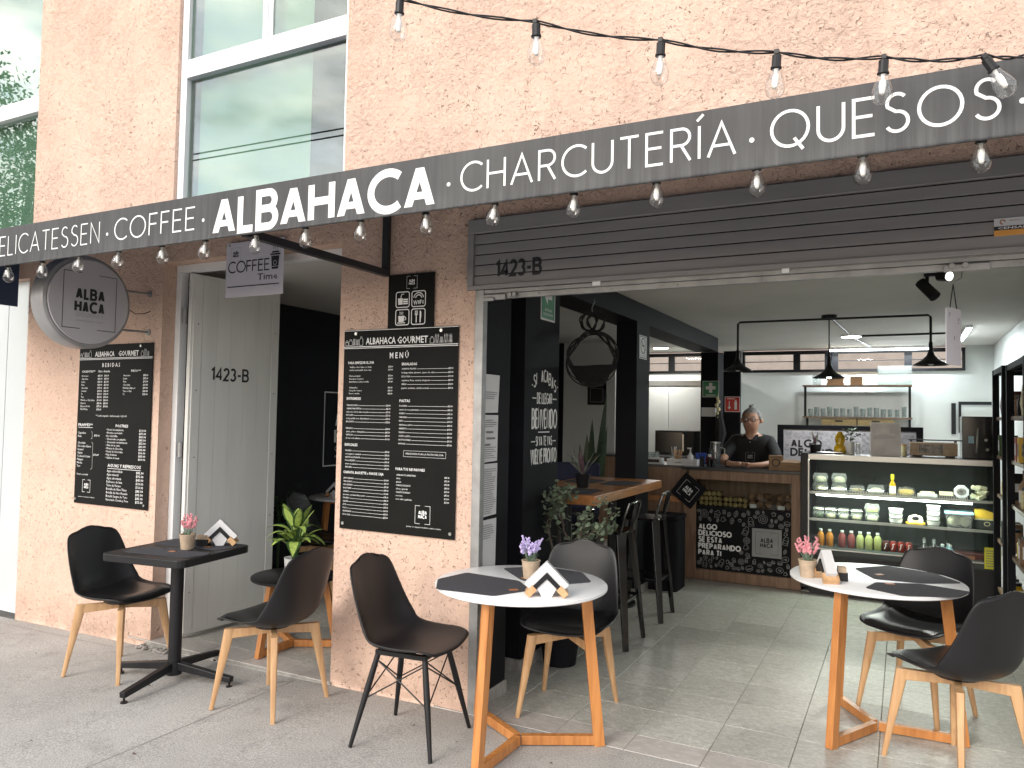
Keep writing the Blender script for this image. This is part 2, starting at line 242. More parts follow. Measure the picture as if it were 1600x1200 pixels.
# ------------------------------------------------------------------ mesh builder
X_, Y_, Z_ = Vector((1, 0, 0)), Vector((0, 1, 0)), Vector((0, 0, 1))
class MB:
    def __init__(s): s.v = []; s.f = []; s.mi = []; s.cur = 0; s.k = 0
    def add(s, vs, fs):
        b = len(s.v); s.v += [tuple(v) for v in vs]; s.f += [tuple(i + b for i in f) for f in fs]; s.mi += [s.cur] * len(fs); return s
    def box(s, x0, x1, y0, y1, z0, z1):
        return s.add([(x0, y0, z0), (x1, y0, z0), (x1, y1, z0), (x0, y1, z0), (x0, y0, z1), (x1, y0, z1), (x1, y1, z1), (x0, y1, z1)],
                     [(0, 3, 2, 1), (4, 5, 6, 7), (0, 1, 5, 4), (1, 2, 6, 5), (2, 3, 7, 6), (3, 0, 4, 7)])
    def obox(s, c, ax, ay, az, hx, hy, hz):
        c = Vector(c); ax, ay, az = Vector(ax) * hx, Vector(ay) * hy, Vector(az) * hz
        vs = [c + ax * i + ay * j + az * k for k in (-1, 1) for i, j in ((-1, -1), (1, -1), (1, 1), (-1, 1))]
        return s.add(vs, [(0, 3, 2, 1), (4, 5, 6, 7), (0, 1, 5, 4), (1, 2, 6, 5), (2, 3, 7, 6), (3, 0, 4, 7)])
    def bar(s, p, q, w, h=None, up=Z_, w1=None, h1=None):       # rectangular bar, may taper
        p, q = Vector(p), Vector(q); h = h or w; w1 = w1 or w; h1 = h1 or h
        d = (q - p).normalized(); a = d.cross(Vector(up))
        if a.length < 1e-3: a = d.cross(X_)
        a.normalize(); b = a.cross(d).normalized()
        vs = []
        for c, ww, hh in ((p, w, h), (q, w1, h1)):
            for i, j in ((-1, -1), (1, -1), (1, 1), (-1, 1)): vs.append(c + a * (i * ww / 2) + b * (j * hh / 2))
        return s.add(vs, [(0, 1, 2, 3), (7, 6, 5, 4), (0, 4, 5, 1), (1, 5, 6, 2), (2, 6, 7, 3), (3, 7, 4, 0)])
    def cyl(s, p, q, r, r1=None, n=12, cap=True):
        return s.tube([p, q], [r, r if r1 is None else r1], n, cap)
    def tube(s, pts, r, n=8, cap=True, closed=False):
        pts = [Vector(p) for p in pts]; m = len(pts); rs = r if isinstance(r, (list, tuple)) else [r] * m
        vs = []; a = None
        for i, p in enumerate(pts):
            if closed: d = pts[(i + 1) % m] - pts[i - 1]
            else: d = pts[min(i + 1, m - 1)] - pts[max(i - 1, 0)]
            d.normalize()
            if a is None: a = d.cross(Z_ if abs(d.z) < .9 else X_)
            a = (a - d * a.dot(d)).normalized(); b = d.cross(a)
            for k in range(n):
                t = 2 * pi * k / n; vs.append(p + (a * cos(t) + b * sin(t)) * rs[i])
        fs = []
        for i in range(m if closed else m - 1):
            j = (i + 1) % m
            for k in range(n): fs.append((i * n + k, i * n + (k + 1) % n, j * n + (k + 1) % n, j * n + k))
        if cap and not closed: fs += [tuple(reversed(range(n))), tuple(range((m - 1) * n, m * n))]
        return s.add(vs, fs)
    def lathe(s, prof, c=(0, 0, 0), n=20, cap=True):
        c = Vector(c); m = len(prof); vs = [c + Vector((r * cos(2 * pi * k / n), r * sin(2 * pi * k / n), z)) for r, z in prof for k in range(n)]
        fs = [(i * n + k, i * n + (k + 1) % n, (i + 1) * n + (k + 1) % n, (i + 1) * n + k) for i in range(m - 1) for k in range(n)]
        if cap:
            if prof[0][0] > 1e-5: fs.append(tuple(reversed(range(n))))
            if prof[-1][0] > 1e-5: fs.append(tuple(range((m - 1) * n, m * n)))
        return s.add(vs, fs)
    def prism(s, poly, z0, z1, O=(0, 0, 0), U=X_, V=Y_):
        O, U, V = Vector(O), Vector(U), Vector(V); N = U.cross(V); k = len(poly)
        vs = [O + U * x + V * y + N * z for z in (z0, z1) for x, y in poly]
        return s.add(vs, [tuple(reversed(range(k))), tuple(range(k, 2 * k))] + [(i, (i + 1) % k, k + (i + 1) % k, k + i) for i in range(k)])
    def ball(s, c, r, n=8, sz=1):
        m = max(4, n // 2 + 1); pr = [(max(1e-4, r * sin(pi * i / m)), -r * cos(pi * i / m) * sz) for i in range(m + 1)]
        return s.lathe(pr, c, n, False)
    def ribbon(s, pts, w, O, U, V, closed=False, lift=.0001):
        """flat stroke of width w through 2D pts, on plane O,U,V"""
        O, U, V = Vector(O), Vector(U), Vector(V); N = U.cross(V).normalized(); s.k += 1
        O = O + N * (lift * (s.k % 9)); P = [Vector(p).to_2d() for p in pts]; m = len(P); vs = []
        for i in range(m):
            a = P[i] - P[i - 1] if (i or closed) else None; b = P[(i + 1) % m] - P[i] if (i < m - 1 or closed) else None
            a = a if a is not None and a.length > 1e-9 else b; b = b if b is not None and b.length > 1e-9 else a
            if a is None or a.length < 1e-9: return s
            a = a.normalized(); b = b.normalized(); t = (a + b)
            t = t.normalized() if t.length > .2 else a
            nn = Vector((-t.y, t.x)); sc = min(1 / max(.35, abs(nn.dot(Vector((-a.y, a.x))))), 2.2)
            for sg in (1, -1): q = P[i] + nn * (sg * sc * w / 2); vs.append(O + U * q.x + V * q.y)
        fs = [(2 * i, 2 * i + 1, 2 * ((i + 1) % m) + 1, 2 * ((i + 1) % m)) for i in range(m if closed else m - 1)]
        return s.add(vs, fs)
    def quad(s, O, U, V, x0, x1, y0, y1):
        O, U, V = Vector(O), Vector(U), Vector(V)
        return s.add([O + U * x + V * y for x, y in ((x0, y0), (x1, y0), (x1, y1), (x0, y1))], [(0, 1, 2, 3)])
    def build(s, name, m, parent=None, smooth=False, bevel=0):
        me = bpy.data.meshes.new(name); me.from_pydata(s.v, [], s.f)
        for x in (m if isinstance(m, (list, tuple)) else [m]): me.materials.append(M[x] if isinstance(x, str) else x)
        if isinstance(m, (list, tuple)): me.polygons.foreach_set('material_index', s.mi)
        if smooth: me.polygons.foreach_set('use_smooth', [True] * len(me.polygons))
        me.update()
        o = bpy.data.objects.new(name, me); C.objects.link(o)
        if parent: o.parent = parent
        if bevel:
            b = o.modifiers.new('bevel', 'BEVEL'); b.width = bevel; b.segments = 2; b.limit_method = 'ANGLE'; b.angle_limit = radians(40)
        if smooth:
            e = o.modifiers.new('edge_split', 'EDGE_SPLIT'); e.split_angle = radians(42)
        return o

def tag(o, label, cat, group=None, kind=None):
    if label: o['label'] = label
    if cat: o['category'] = cat
    if group: o['group'] = group
    if kind: o['kind'] = kind
    return o
def struct(o, label=None):
    o['kind'] = 'structure'
    if label: o['label'] = label
    return o
def thing(name, label, cat, loc=(0, 0, 0), rz=0, group=None):
    o = bpy.data.objects.new(name, None); o.empty_display_size = .05; C.objects.link(o); o.location = loc; o.rotation_euler = (0, 0, rz)
    return tag(o, label, cat, group)
def dup(o, loc=None, rz=None, label=None, group=None, parent=None):
    c = o.copy(); C.objects.link(c); c.parent = parent
    if loc is not None: c.location = loc
    if rz is not None: c.rotation_euler = (0, 0, rz)
    if label: c['label'] = label
    if group: c['group'] = group
    for ch in list(o.children): dup(ch, parent=c)
    return c
def MBB(*b): return MB().box(*b)
ORD = ['leftmost', 'second from left', 'third from left', 'fourth from left', 'fifth from left', 'sixth from left', 'seventh from left', 'eighth from left', 'ninth from left', 'tenth from left', 'eleventh from left', 'twelfth from left', 'thirteenth from left', 'fourteenth from left', 'fifteenth from left']
def place(i, n): return 'rightmost' if i == n - 1 and n > 1 else ORD[i]

# ------------------------------------------------------------------ lettering
def arc(cx, cy, rx, ry, a0, a1, n=14): return [(cx + rx * cos(radians(a0 + (a1 - a0) * i / n)), cy + ry * sin(radians(a0 + (a1 - a0) * i / n))) for i in range(n + 1)]
G = {
 'A': (.78, [[(0, 0), (.39, 1), (.78, 0)], [(.13, .32), (.65, .32)]]),
 'B': (.60, [[(.35, 1), (0, 1), (0, 0), (.36, 0)], [(0, .53), (.36, .53)], arc(.35, .765, .21, .235, 90, -90), arc(.36, .265, .24, .265, 90, -90)]),
 'C': (.80, [arc(.5, .5, .5, .5, 48, 312, 26)]),
 'D': (.74, [[(.3, 0), (0, 0), (0, 1), (.3, 1)], arc(.28, .5, .46, .5, 90, -90, 20)]),
 'E': (.52, [[(.52, 1), (0, 1), (0, 0), (.52, 0)], [(0, .52), (.47, .52)]]),
 'F': (.50, [[(.5, 1), (0, 1), (0, 0)], [(0, .52), (.45, .52)]]),
 'G': (.88, [arc(.5, .5, .5, .5, 45, 340, 26) + [(.98, .46), (.56, .46)]]),
 'H': (.66, [[(0, 0), (0, 1)], [(.66, 0), (.66, 1)], [(0, .51), (.66, .51)]]),
 'I': (.02, [[(0.01, 0), (0.01, 1)]]), 'Í': (.02, [[(0.01, 0), (0.01, 1)], [(-.06, 1.16), (.13, 1.34)]]),
 'L': (.46, [[(0, 1), (0, 0), (.46, 0)]]),
 'M': (.84, [[(0, 0), (.08, 1), (.42, .25), (.76, 1), (.84, 0)]]),
 'N': (.66, [[(0, 0), (0, 1), (.66, 0), (.66, 1)]]),
 'O': (1.0, [arc(.5, .5, .5, .5, 0, 345, 27)]),
 'P': (.54, [[(0, 0), (0, 1), (.30, 1)], arc(.29, .745, .25, .255, 90, -90), [(0, .49), (.3, .49)]]),
 'Q': (1.0, [arc(.5, .5, .5, .5, 0, 345, 27), [(.62, .22), (.86, -.12)]]),
 'R': (.58, [[(0, 0), (0, 1), (.32, 1)], arc(.31, .745, .25, .255, 90, -90), [(0, .49), (.32, .49)], [(.30, .49), (.58, 0)]]),
 'S': (.56, [arc(.29, .755, .24, .245, 40, 200, 12) + arc(.29, .265, .27, .265, 95, -150, 18)[0:]]),
 'T': (.60, [[(0, 1), (.6, 1)], [(.3, 0), (.3, 1)]]),
 'U': (.66, [[(0, 1), (0, .33)] + arc(.33, .33, .33, .33, 180, 360, 14) + [(.66, 1)]]),
 'V': (.74, [[(0, 1), (.37, 0), (.74, 1)]]), 'W': (1.1, [[(0, 1), (.27, 0), (.55, .95), (.83, 0), (1.1, 1)]]), 'Y': (.66, [[(0, 1), (.33, .45), (.66, 1)], [(.33, .45), (.33, 0)]]),
 '1': (.26, [[(0, .80), (.22, 1), (.22, 0)]]), '4': (.56, [[(.42, 0), (.42, 1), (0, .28), (.56, .28)]]),
 '2': (.50, [arc(.24, .72, .24, .28, 165, -35, 12) + [(.0, .0), (.50, 0)]]),
 '3': (.50, [arc(.23, .745, .22, .255, 150, -80, 12), arc(.22, .27, .26, .27, 80, -150, 14)]),
 '-': (.34, [[(0, .45), (.34, .45)]]), '·': (.03, [arc(.015, .45, .03, .03, 0, 330, 8)]), '.': (.03, [arc(.015, .04, .03, .03, 0, 330, 8)]),
}
CLOSED = {'O': [0], 'Q': [0], '·': [0], '.': [0], }
def strokes(mb, s, h, w, O, U, V, sp=.2, fit=None, cond=1.0, lift=.0001):
    """geometric capitals drawn as ribbons; fit = total width"""
    adv = []; x = 0
    for ch in s:
        if ch == ' ': x += .42 * cond; continue
        g = G[ch]; adv.append((ch, x)); x += g[0] * cond + sp
    tot = x - sp; kx = (fit / tot) if fit else h
    for ch, x0 in adv:
        if ch == 'A' and w / h > .12:                          # heavy A with level feet and apex
            gw = G['A'][0] * cond * kx; X0 = x0 * kx; t_ = w * 1.12; O_, U_, V_ = Vector(O), Vector(U), Vector(V); N_ = U_.cross(V_).normalized()
            cx = X0 + gw / 2; a_ = X0 - gw * .03; b_ = X0 + gw * 1.03
            for q_, (p4) in enumerate((((a_, 0), (a_ + t_, 0), (cx + t_ * .52, h), (cx - t_ * .52, h)), ((b_ - t_, 0), (b_, 0), (cx + t_ * .52, h), (cx - t_ * .52, h)), ((X0 + gw * .2, h * .17), (X0 + gw * .8, h * .17), (X0 + gw * .72, h * .17 + w * .85), (X0 + gw * .28, h * .17 + w * .85)))):
                mb.add([O_ + U_ * x_ + V_ * y_ + N_ * (.00012 * (q_ + 1)) for x_, y_ in p4], [(0, 1, 2, 3)])
            continue
        for i, st in enumerate(G[ch][1]):
            pts = [((x0 + p[0] * cond) * kx, p[1] * h) for p in st]
            cl = i in CLOSED.get(ch, [])
            mb.ribbon(pts, w * (1.6 if ch in '·.' else 1), O, U, V, cl, lift)
    return tot * kx
def text(mb, s, h, O, U, V, w=None, bold=0, align='L', maxw=None):
    """small print from the built-in font"""
    cu = bpy.data.curves.new('t', 'FONT'); cu.body = s; cu.size = 1; cu.resolution_u = 1; cu.offset = bold
    o = bpy.data.objects.new('t', cu); me = bpy.data.meshes.new_from_object(o)
    if len(me.vertices) == 0: return 0
    xs = [v.co.x for v in me.vertices]; a, b = min(xs), max(xs); k = h / .72
    kx = k if w is None else w / (b - a)
    W_ = (b - a) * kx; off = 0 if align == 'L' else (-W_ / 2 if align == 'C' else -W_)
    O, U, V = Vector(O), Vector(U), Vector(V)
    mb.add([O + U * ((v.co.x - a) * kx + off) + V * (v.co.y * k) for v in me.vertices], [tuple(p.vertices) for p in me.polygons])
    bpy.data.objects.remove(o); bpy.data.meshes.remove(me); bpy.data.curves.remove(cu)
    return W_
def logo(mb, O, U, V, size, w=None, sub=True, lw=.012):
    """the bracketed ALBA HACA mark in a square of given size, centred on O"""
    s = size; O = Vector(O); U = Vector(U); V = Vector(V)
    a = s * .5
    mb.ribbon([(-a * .35, a), (-a, a), (-a, -a), (-a * .35, -a)], s * lw, O, U, V)
    mb.ribbon([(a * .3, a), (a, a), (a, -a), (a * .3, -a)], s * lw, O, U, V)
    hh = s * .17; wt = hh * .27
    for r, (t, y) in enumerate((('ALBA', .045), ('HACA', -.185))):
        strokes(mb, t, hh, wt, O + U * (-s * .27) + V * (s * y), U, V, sp=.28, fit=s * .54)
    if sub:
        strokes(mb, 'GOURMET', s * .06, s * .006, O + U * (-s * .27) + V * (-s * .30), U, V, sp=.5, fit=s * .54)
        strokes(mb, 'DELICATESSEN·COFFEE', s * .022, s * .004, O + U * (-s * .27) + V * (-s * .39), U, V, sp=.5, fit=s * .54)

def doodles(mb, O, U, V, w, h, n, seed, lw=.0022, rmin=.02, rmax=.042, avoid=()):
    """little line drawings of food packed over a sheet"""
    rn = random.Random(seed); done = []
    O = Vector(O)
    for _ in range(n * 40):
        if len(done) >= n: break
        r = rn.uniform(rmin, rmax); x = rn.uniform(r, w - r); y = rn.uniform(r, h - r)
        if any((x - a) ** 2 + (y - b) ** 2 < (r + c) ** 2 * .86 for a, b, c in done): continue
        if any(x0 - r * .6 < x < x1 + r * .6 and y0 - r * .6 < y < y1 + r * .6 for x0, x1, y0, y1 in avoid): continue
        done.append((x, y, r)); t = rn.randrange(7); th = rn.uniform(-.6, .6)
        u = Vector(U) * cos(th) + Vector(V) * sin(th); v = Vector(V) * cos(th) - Vector(U) * sin(th); c = O + Vector(U) * x + Vector(V) * y; r *= .9
        def R(p, cl=False): mb.ribbon([(a * r, b * r) for a, b in p], lw, c, u, v, cl)
        if t == 0: R(arc(0, 0, 1, 1, 0, 340, 17), True); R(arc(0, 0, .62, .62, 0, 330, 11), True); R(arc(0, 0, .25, .25, 0, 300, 5), True)
        elif t == 1: R([(-.35, 1), (-.35, .6), (-.6, .35), (-.6, -1), (.6, -1), (.6, .35), (.35, .6), (.35, 1)], True); R([(-.4, .1), (.4, .1), (.4, -.6), (-.4, -.6)], True)
        elif t == 2: R(arc(-.5, 0, 1, 1, -60, 60, 9) + arc(.5, 0, 1, 1, 120, 240, 9), True); R([(0, -.85), (0, .85)]); R([(0, 0), (.3, .3)]); R([(0, 0), (-.3, .3)]); R([(0, -.4), (.3, -.1)])
        elif t == 3: R([(-.6, -.1), (-.45, -1), (.45, -1), (.6, -.1)], True); R(arc(-.4, .1, .35, .3, 180, 60, 5) + arc(0, .35, .35, .45, 150, 30, 6) + arc(.4, .1, .35, .3, 120, 0, 5)); R([(-.2, -.2), (-.16, -.9)]); R([(.2, -.2), (.16, -.9)])
        elif t == 4: R(arc(0, .1, 1, .55, 180, 0, 10) + [(1, -.1), (-1, -.1)], True); R([(-.9, -.35), (.9, -.35)]); R(arc(0, -.4, .9, .4, 180, 360, 8))
        elif t == 5: R(arc(0, 0, 1, .8, 0, 340, 14), True); R([(-.5, -.2), (-.2, .3), (.1, -.2), (.4, .3)]); R(arc(.2, -.2, .2, .2, 0, 300, 5), True)
        else: R([(-.7, .5), (-.6, -.8), (.4, -.8), (.5, .5)], True); R(arc(.5, 0, .4, .35, 100, -100, 7)); R([(-.3, .7), (-.2, 1)]); R([(.1, .7), (.2, 1)])
    return done

# ================================================================== GROUND
WY = 3.40                                                     # face of the building
def gz(x): return 0 if x > -2 else max(-.075, (x + 2) * .0166)
mb = MB(); xs = [-40, -12] + [-8 + i * .5 for i in range(13)] + [0, 4, 12, 40]
for i in range(len(xs) - 1):
    a, b = xs[i], xs[i + 1]; za, zb = gz(a), gz(b)
    mb.add([(a, -4.4, za - .012), (b, -4.4, zb - .012), (b, 3.383, zb), (a, 3.383, za)], [(0, 1, 2, 3)])
    mb.add([(a, -4.4, za - .012), (b, -4.4, zb - .012), (b, -4.4, -.35), (a, -4.4, -.35)], [(1, 0, 3, 2)])
struct(mb.build('pavement', 'pavement'), 'pale grey rough concrete pavement in front of the cafe')
# recessed control joints, thin dark strips of open joint
mb = MB()
for p, q in (((-8.2, 3.28), (-4.6, 3.28)), ((-3.14, -1.0), (-3.10, 3.36)), ((-6.6, -1), (-6.5, 3.38)), ((.3, -1), (.32, 3.1)), ((-8, 1.3), (5, 1.28)), ((-4.2, 3.2), (-3.12, 3.16))):
    a, b = Vector((p[0], p[1], gz(p[0]) + .0015)), Vector((q[0], q[1], gz(q[0]) + .0015)); d = (b - a).normalized(); n_ = Vector((-d.y, d.x, 0)) * .0022
    k = 8
    for i in range(k):
        s0, s1 = a.lerp(b, i / k), a.lerp(b, (i + 1) / k); s0.z = gz(s0.x) - .012 * (3.383 - s0.y) / 7.78 + .0015; s1.z = gz(s1.x) - .012 * (3.383 - s1.y) / 7.78 + .0015
        mb.add([s0 - n_, s1 - n_, s1 + n_, s0 + n_], [(0, 1, 2, 3)])
struct(mb.build('pavement_joint_line', 'grout'), 'narrow dark joints crossing the concrete pavement')
struct(MBB(-40, 40, -4.58, -4.402, -.35, -.01).build('kerb', 'step', bevel=.01), 'concrete kerb at the edge of the street')
struct(MBB(-300, 300, -300, -4.59, -.5, -.16).build('road', 'road'), 'dark asphalt street in front of the cafe')
struct(MBB(-300, 300, 3.5, 300, -.6, -.3).build('ground', 'step'), 'ground below and behind the buildings')
rn = random.Random(3)
mb = MB()
for i in range(46):                                            # scraps of dry leaf and grit on the pavement
    x, y = rn.uniform(-5.4, .2), rn.uniform(1.6, 3.3); r = rn.uniform(.004, .012); z = gz(x) - .012 * (3.383 - y) / 7.78
    a = rn.uniform(0, 6.28); mb.add([(x + r * cos(a + t), y + r * .6 * sin(a + t), z + .003 + (.004 if k == 1 else 0)) for k, t in enumerate((0, 1.7, 3.1, 4.6))], [(0, 1, 2, 3)])
tag(mb.build('leaf_litter', 'bark'), 'scraps of dry leaf scattered on the pavement', 'litter', kind='stuff')

# ------------------------------------------------------------------ floor and tiles
fl = struct(MB().box(-1.97, 1.02, 3.386, 11.3, -.06, -.004).box(-5.15, -1.97, 3.62, 11.3, -.06, -.004).box(-4.42, -2.87, 3.386, 3.62, -.06, -.004).build('floor', 'grout'), 'grey marbled tile floor of the cafe')
def tile_obj(me_w, me_d, m, z=0):
    b = MB(); w, d = me_w / 2 - .0013, me_d / 2 - .0013; e = .002
    b.add([(-w, -d, -.006), (w, -d, -.006), (w, d, -.006), (-w, d, -.006), (-w, -d, -e), (w, -d, -e), (w, d, -e), (-w, d, -e), (-w + e, -d + e, 0), (w - e, -d + e, 0), (w - e, d - e, 0), (-w + e, d - e, 0)],
          [(0, 1, 5, 4), (1, 2, 6, 5), (2, 3, 7, 6), (3, 0, 4, 7), (4, 5, 9, 8), (5, 6, 10, 9), (6, 7, 11, 10), (7, 4, 8, 11), (8, 9, 10, 11)])
    return b.build('floor_tile', m, fl)
TX, TY = .3465, .335
t0 = tile_obj(TX, TY, 'tile'); first = True
rt = random.Random(5)
for i in range(-14, 4):
    for j in range(0, 14):
        x = -.1045 + (i + .5) * TX; y = 3.575 + (j + .5) * TY
        if x > .95: continue
        if x < -2.1 and (y < 3.6 or x < -5.0 or j > 8): continue
        if x > -2.1 and y > 7.3: continue
        o = t0 if first else t0.copy()
        if not first: C.objects.link(o)
        first = False; o.parent = fl; o.location = (x, y, rt.uniform(-.0004, .0004))
ts = tile_obj(TX, .189, 'strip'); first = True
for i in list(range(-6, 4)) + list(range(-13, -8)):
    x = -.1045 + (i + .5) * TX
    o = ts if first else ts.copy()
    if not first: C.objects.link(o)
    first = False; o.parent = fl; o.location = (x, 3.4795, .001)
ff = tilemat('far_tiles', (.36, .345, .31), (.43, .42, .38), (.58, .57, .53), .38, 11)
struct(MB().box(-1.97, 1.02, 7.3, 11.3, -.003, 0).box(-5.15, -2.2, 6.6, 11.3, -.003, 0).build('far_floor', ff), 'tiled floor at the back of the cafe')

# ================================================================== FACADE
fac = tag(bpy.data.objects.new('facade_wall', None), 'salmon pink stucco facade with cafe front', None, kind='structure'); C.objects.link(fac)
def wallpiece(*b): return MBB(*b)
mb = MB()
for b in ((-9, -5.91, WY, 3.60, 2.5, 2.78), (-9, -7.6, WY, 3.60, 2.78, 5.6), (-7.6, -5.90, WY, 3.60, 5.2, 5.6), (-5.91, -4.40, WY, 3.60, -.12, 2.78), (-5.90, -4.40, WY, 3.60, 2.78, 5.6),
          (-4.40, -2.88, WY, 3.60, 2.5, 2.78), (-4.40, -4.335, WY, 3.60, 2.78, 5.6), (-4.335, -2.88, WY, 3.60, 5.2, 5.6), (-2.88, -1.975, WY, 3.60, -.05, 5.6), (-1.975, 1.08, WY, 3.60, 2.5, 5.6), (1.08, 4, WY, 3.60, -.05, 5.6)):
    mb.box(*b)
struct(mb.build('stucco_wall', 'stucco', fac))
# broken mortar at the pier foot, left of the doorway
rn = random.Random(9); mb = MB()
for i in range(40):
    x = rn.uniform(-4.44, -4.14); y = rn.uniform(3.33, 3.40); mb.ball((x, y, gz(x) + rn.uniform(0, .02)), rn.uniform(.008, .022), 6, .6)
struct(mb.build('mortar_rubble', 'step', fac))
gar = tag(bpy.data.objects.new('garage_door', None), 'pale white metal garage door left of the pink wall', None, kind='structure'); C.objects.link(gar)
for i in range(9):
    b = MBB(-5.955 - .34 * i - .334, -5.955 - .34 * i, 3.47, 3.50, -.06, 2.5).build('door_panel', 'garage', gar, bevel=.004)
    b['kind'] = 'structure'

# upper windows
def window(x0, x1, z0, z1, zt, xm, label, blind0, blind1, sp=.06):
    w = thing('upper_window', None, None, (0, 0, 0)); struct(w, label); w.name = 'window'
    f = MB(); y0, y1 = 3.425, 3.475
    f.box(x0, x0 + sp, y0, y1, z0, z1).box(x1 - sp * .55, x1, y0, y1, z0, z1).box(x0 + sp, x1 - sp * .55, y0, y1, z0, z0 + .06).box(x0 + sp, x1 - sp * .55, y0, y1, z1 - .06, z1)
    fr = f.build('window_frame', 'alu', w, bevel=.003)
    MBB(x0 + sp, x1 - sp * .55, 3.420, 3.478, zt - .055, zt + .012).build('transom', 'alu', w, bevel=.003)
    MBB(x0 + sp, x1 - sp * .55, 3.430, 3.474, zt + .0135, zt + .075).build('sash_rail', 'alu', w, bevel=.003)
    if xm:
        MBB(xm - .03, xm + .008, 3.432, 3.474, zt + .076, z1 - .06).build('sash_stile', 'alu', w, bevel=.003)
        MBB(xm + .009, xm + .045, 3.442, 3.478, zt + .076, z1 - .06).build('sash_stile', 'alu', w, bevel=.003)
    MBB(x0 + sp, x1 - sp * .55, 3.462, 3.467, z0 + .06, zt - .055).build('pane', 'winglass', w)
    MBB(x0 + sp, x1 - sp * .55, 3.452, 3.457, zt + .075, z1 - .06).build('pane', 'winglass', w)
    mbl = MB(); x = blind0; k = 0
    while x < blind1:                                          # vertical blind louvres
        mbl.obox((x + .04, 3.53 + (.004 if k % 2 else 0), (z0 + z1) / 2), (1, .16, 0), (-.16, 1, 0), Z_, .046, .0012, (z1 - z0) / 2 - .02); x += .08; k += 1
    mbl.build('blind', 'blind', w)
    return w
window(-4.335, -2.88, 2.78, 5.2, 3.80, -3.57, 'tall white framed window above the pink doorway', -4.24, -3.32)
window(-7.6, -5.90, 2.78, 5.2, 3.86, -6.75, 'white framed window at the left end of the facade', -7.5, -5.96)
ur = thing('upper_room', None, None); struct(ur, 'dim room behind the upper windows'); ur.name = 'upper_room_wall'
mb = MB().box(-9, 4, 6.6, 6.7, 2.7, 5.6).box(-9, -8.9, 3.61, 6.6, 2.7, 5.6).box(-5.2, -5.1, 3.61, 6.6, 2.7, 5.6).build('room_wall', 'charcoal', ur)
struct(MBB(-9, 4, 3.61, 9.0, 5.6, 5.75).build('roof', 'step'), 'flat roof slab of the building')

# ------------------------------------------------------------------ interior shell
sh = lambda n, m, b, l: struct(MBB(*b).build(n, m), l)
sh('ceiling', 'ceil', (-9, 2.2, 3.61, 11.42, 2.52, 2.64), 'white painted cafe ceiling')
sh('right_wall', 'paint', (1.02, 1.10, 3.61, 11.3, -.05, 2.519), 'white side wall of the shop')
bw = thing('back_wall', None, None); struct(bw, 'white back wall with a strip of high windows')
MB().box(-5.15, 1.02, 11.3, 11.4, -.05, 2.20).box(.71, 1.02, 11.3, 11.4, 2.20, 2.519).box(-2.35, -2.07, 11.3, 11.4, 2.20, 2.519).box(-5.15, -3.5, 11.3, 11.4, 2.20, 2.519).build('wall_surface', 'paint', bw)
sh('left_wall', 'blackwall', (-5.25, -5.15, 3.61, 11.3, -.05, 2.519), 'black wall of the side room')
sh('partition_wall', 'blackwall', (-5.149, -4.12, 9.5, 9.6, -.05, 2.519), 'black painted part of the partition wall')
sh('partition_wall', 'paint', (-4.119, -3.38, 9.5, 9.6, -.05, 2.519), 'white painted part of the partition wall')
sh('side_wall', 'blackwall', (-2.42, -1.955, 3.602, 3.66, -.05, 2.519), 'black inner face of the pier between door and shutter')
sh('side_wall', 'charcoal', (-1.974, -1.952, 3.43, 3.75, .07, 2.5), 'black painted reveal holding taped papers')
sh('skirting', 'skirt', (-1.974, -1.946, 3.43, 3.76, 0, .07), 'tile skirting of the shop reveal')
struct(MB().box(-2.47, -1.98, 4.1, 4.6, 2.35, 2.52).box(-2.30, -2.03, 4.60, 9.45, 2.35, 2.519).box(-2.30, -2.03, 3.66, 4.1, 2.35, 2.519).build('ceiling_beam', 'black'), 'black beam running into the shop')
pil = []
for (x0, x1, y0, y1, l) in ((-2.16, -2.0301, 4.09, 4.60, 'black pillar with white chalk lettering'), (-2.215, -2.0301, 6.25, 6.61, 'black pillar with a no smoking sign'), (-2.24, -2.0301, 9.45, 10.7, 'black pillar with safety signs beside the counter')):
    p = thing('pillar', None, None); struct(p, l); pil.append(p)
    MBB(x0, x1, y0, y1, 0.0, 2.349).build('shaft', 'charcoal', p)
    s = MB().box(x0 - .006, x1 + .01, y0 - .012, y0 - .001, 0, .07).box(x1 + .001, x1 + .012, y0 - .001, y1, 0, .07).build('skirting', 'skirt', p)
sh('neighbour_wall', 'pinkwall', (-6, 3, 13.4, 13.6, -.3, 2.9), 'pink wall seen through the high back windows')
# high windows
for (x0, x1, bars, l) in ((-2.07, .71, (-.92, -.84, .06, -1.33), 'long black framed window strip high on the back wall'), (-3.5, -2.35, (-3.12,), 'short black framed window high on the back wall')):
    w = thing('window', None, None); struct(w, l)
    f = MB().box(x0, x1, 11.27, 11.33, 2.45, 2.50).box(x0, x1, 11.27, 11.33, 2.20, 2.235)
    f.box(x0, x0 + .03, 11.27, 11.33, 2.235, 2.45).box(x1 - .035, x1, 11.27, 11.33, 2.235, 2.45)
    f.box(x0 + .03, x1 - .035, 11.285, 11.30, 2.345, 2.355)
    for b in bars: f.box(b - .045, b + .045, 11.275, 11.325, 2.2351, 2.4499)
    f.build('window_frame', 'metal', w)
    MBB(x0 + .02, x1 - .02, 11.335, 11.339, 2.21, 2.49).build('pane', 'caseglass', w)
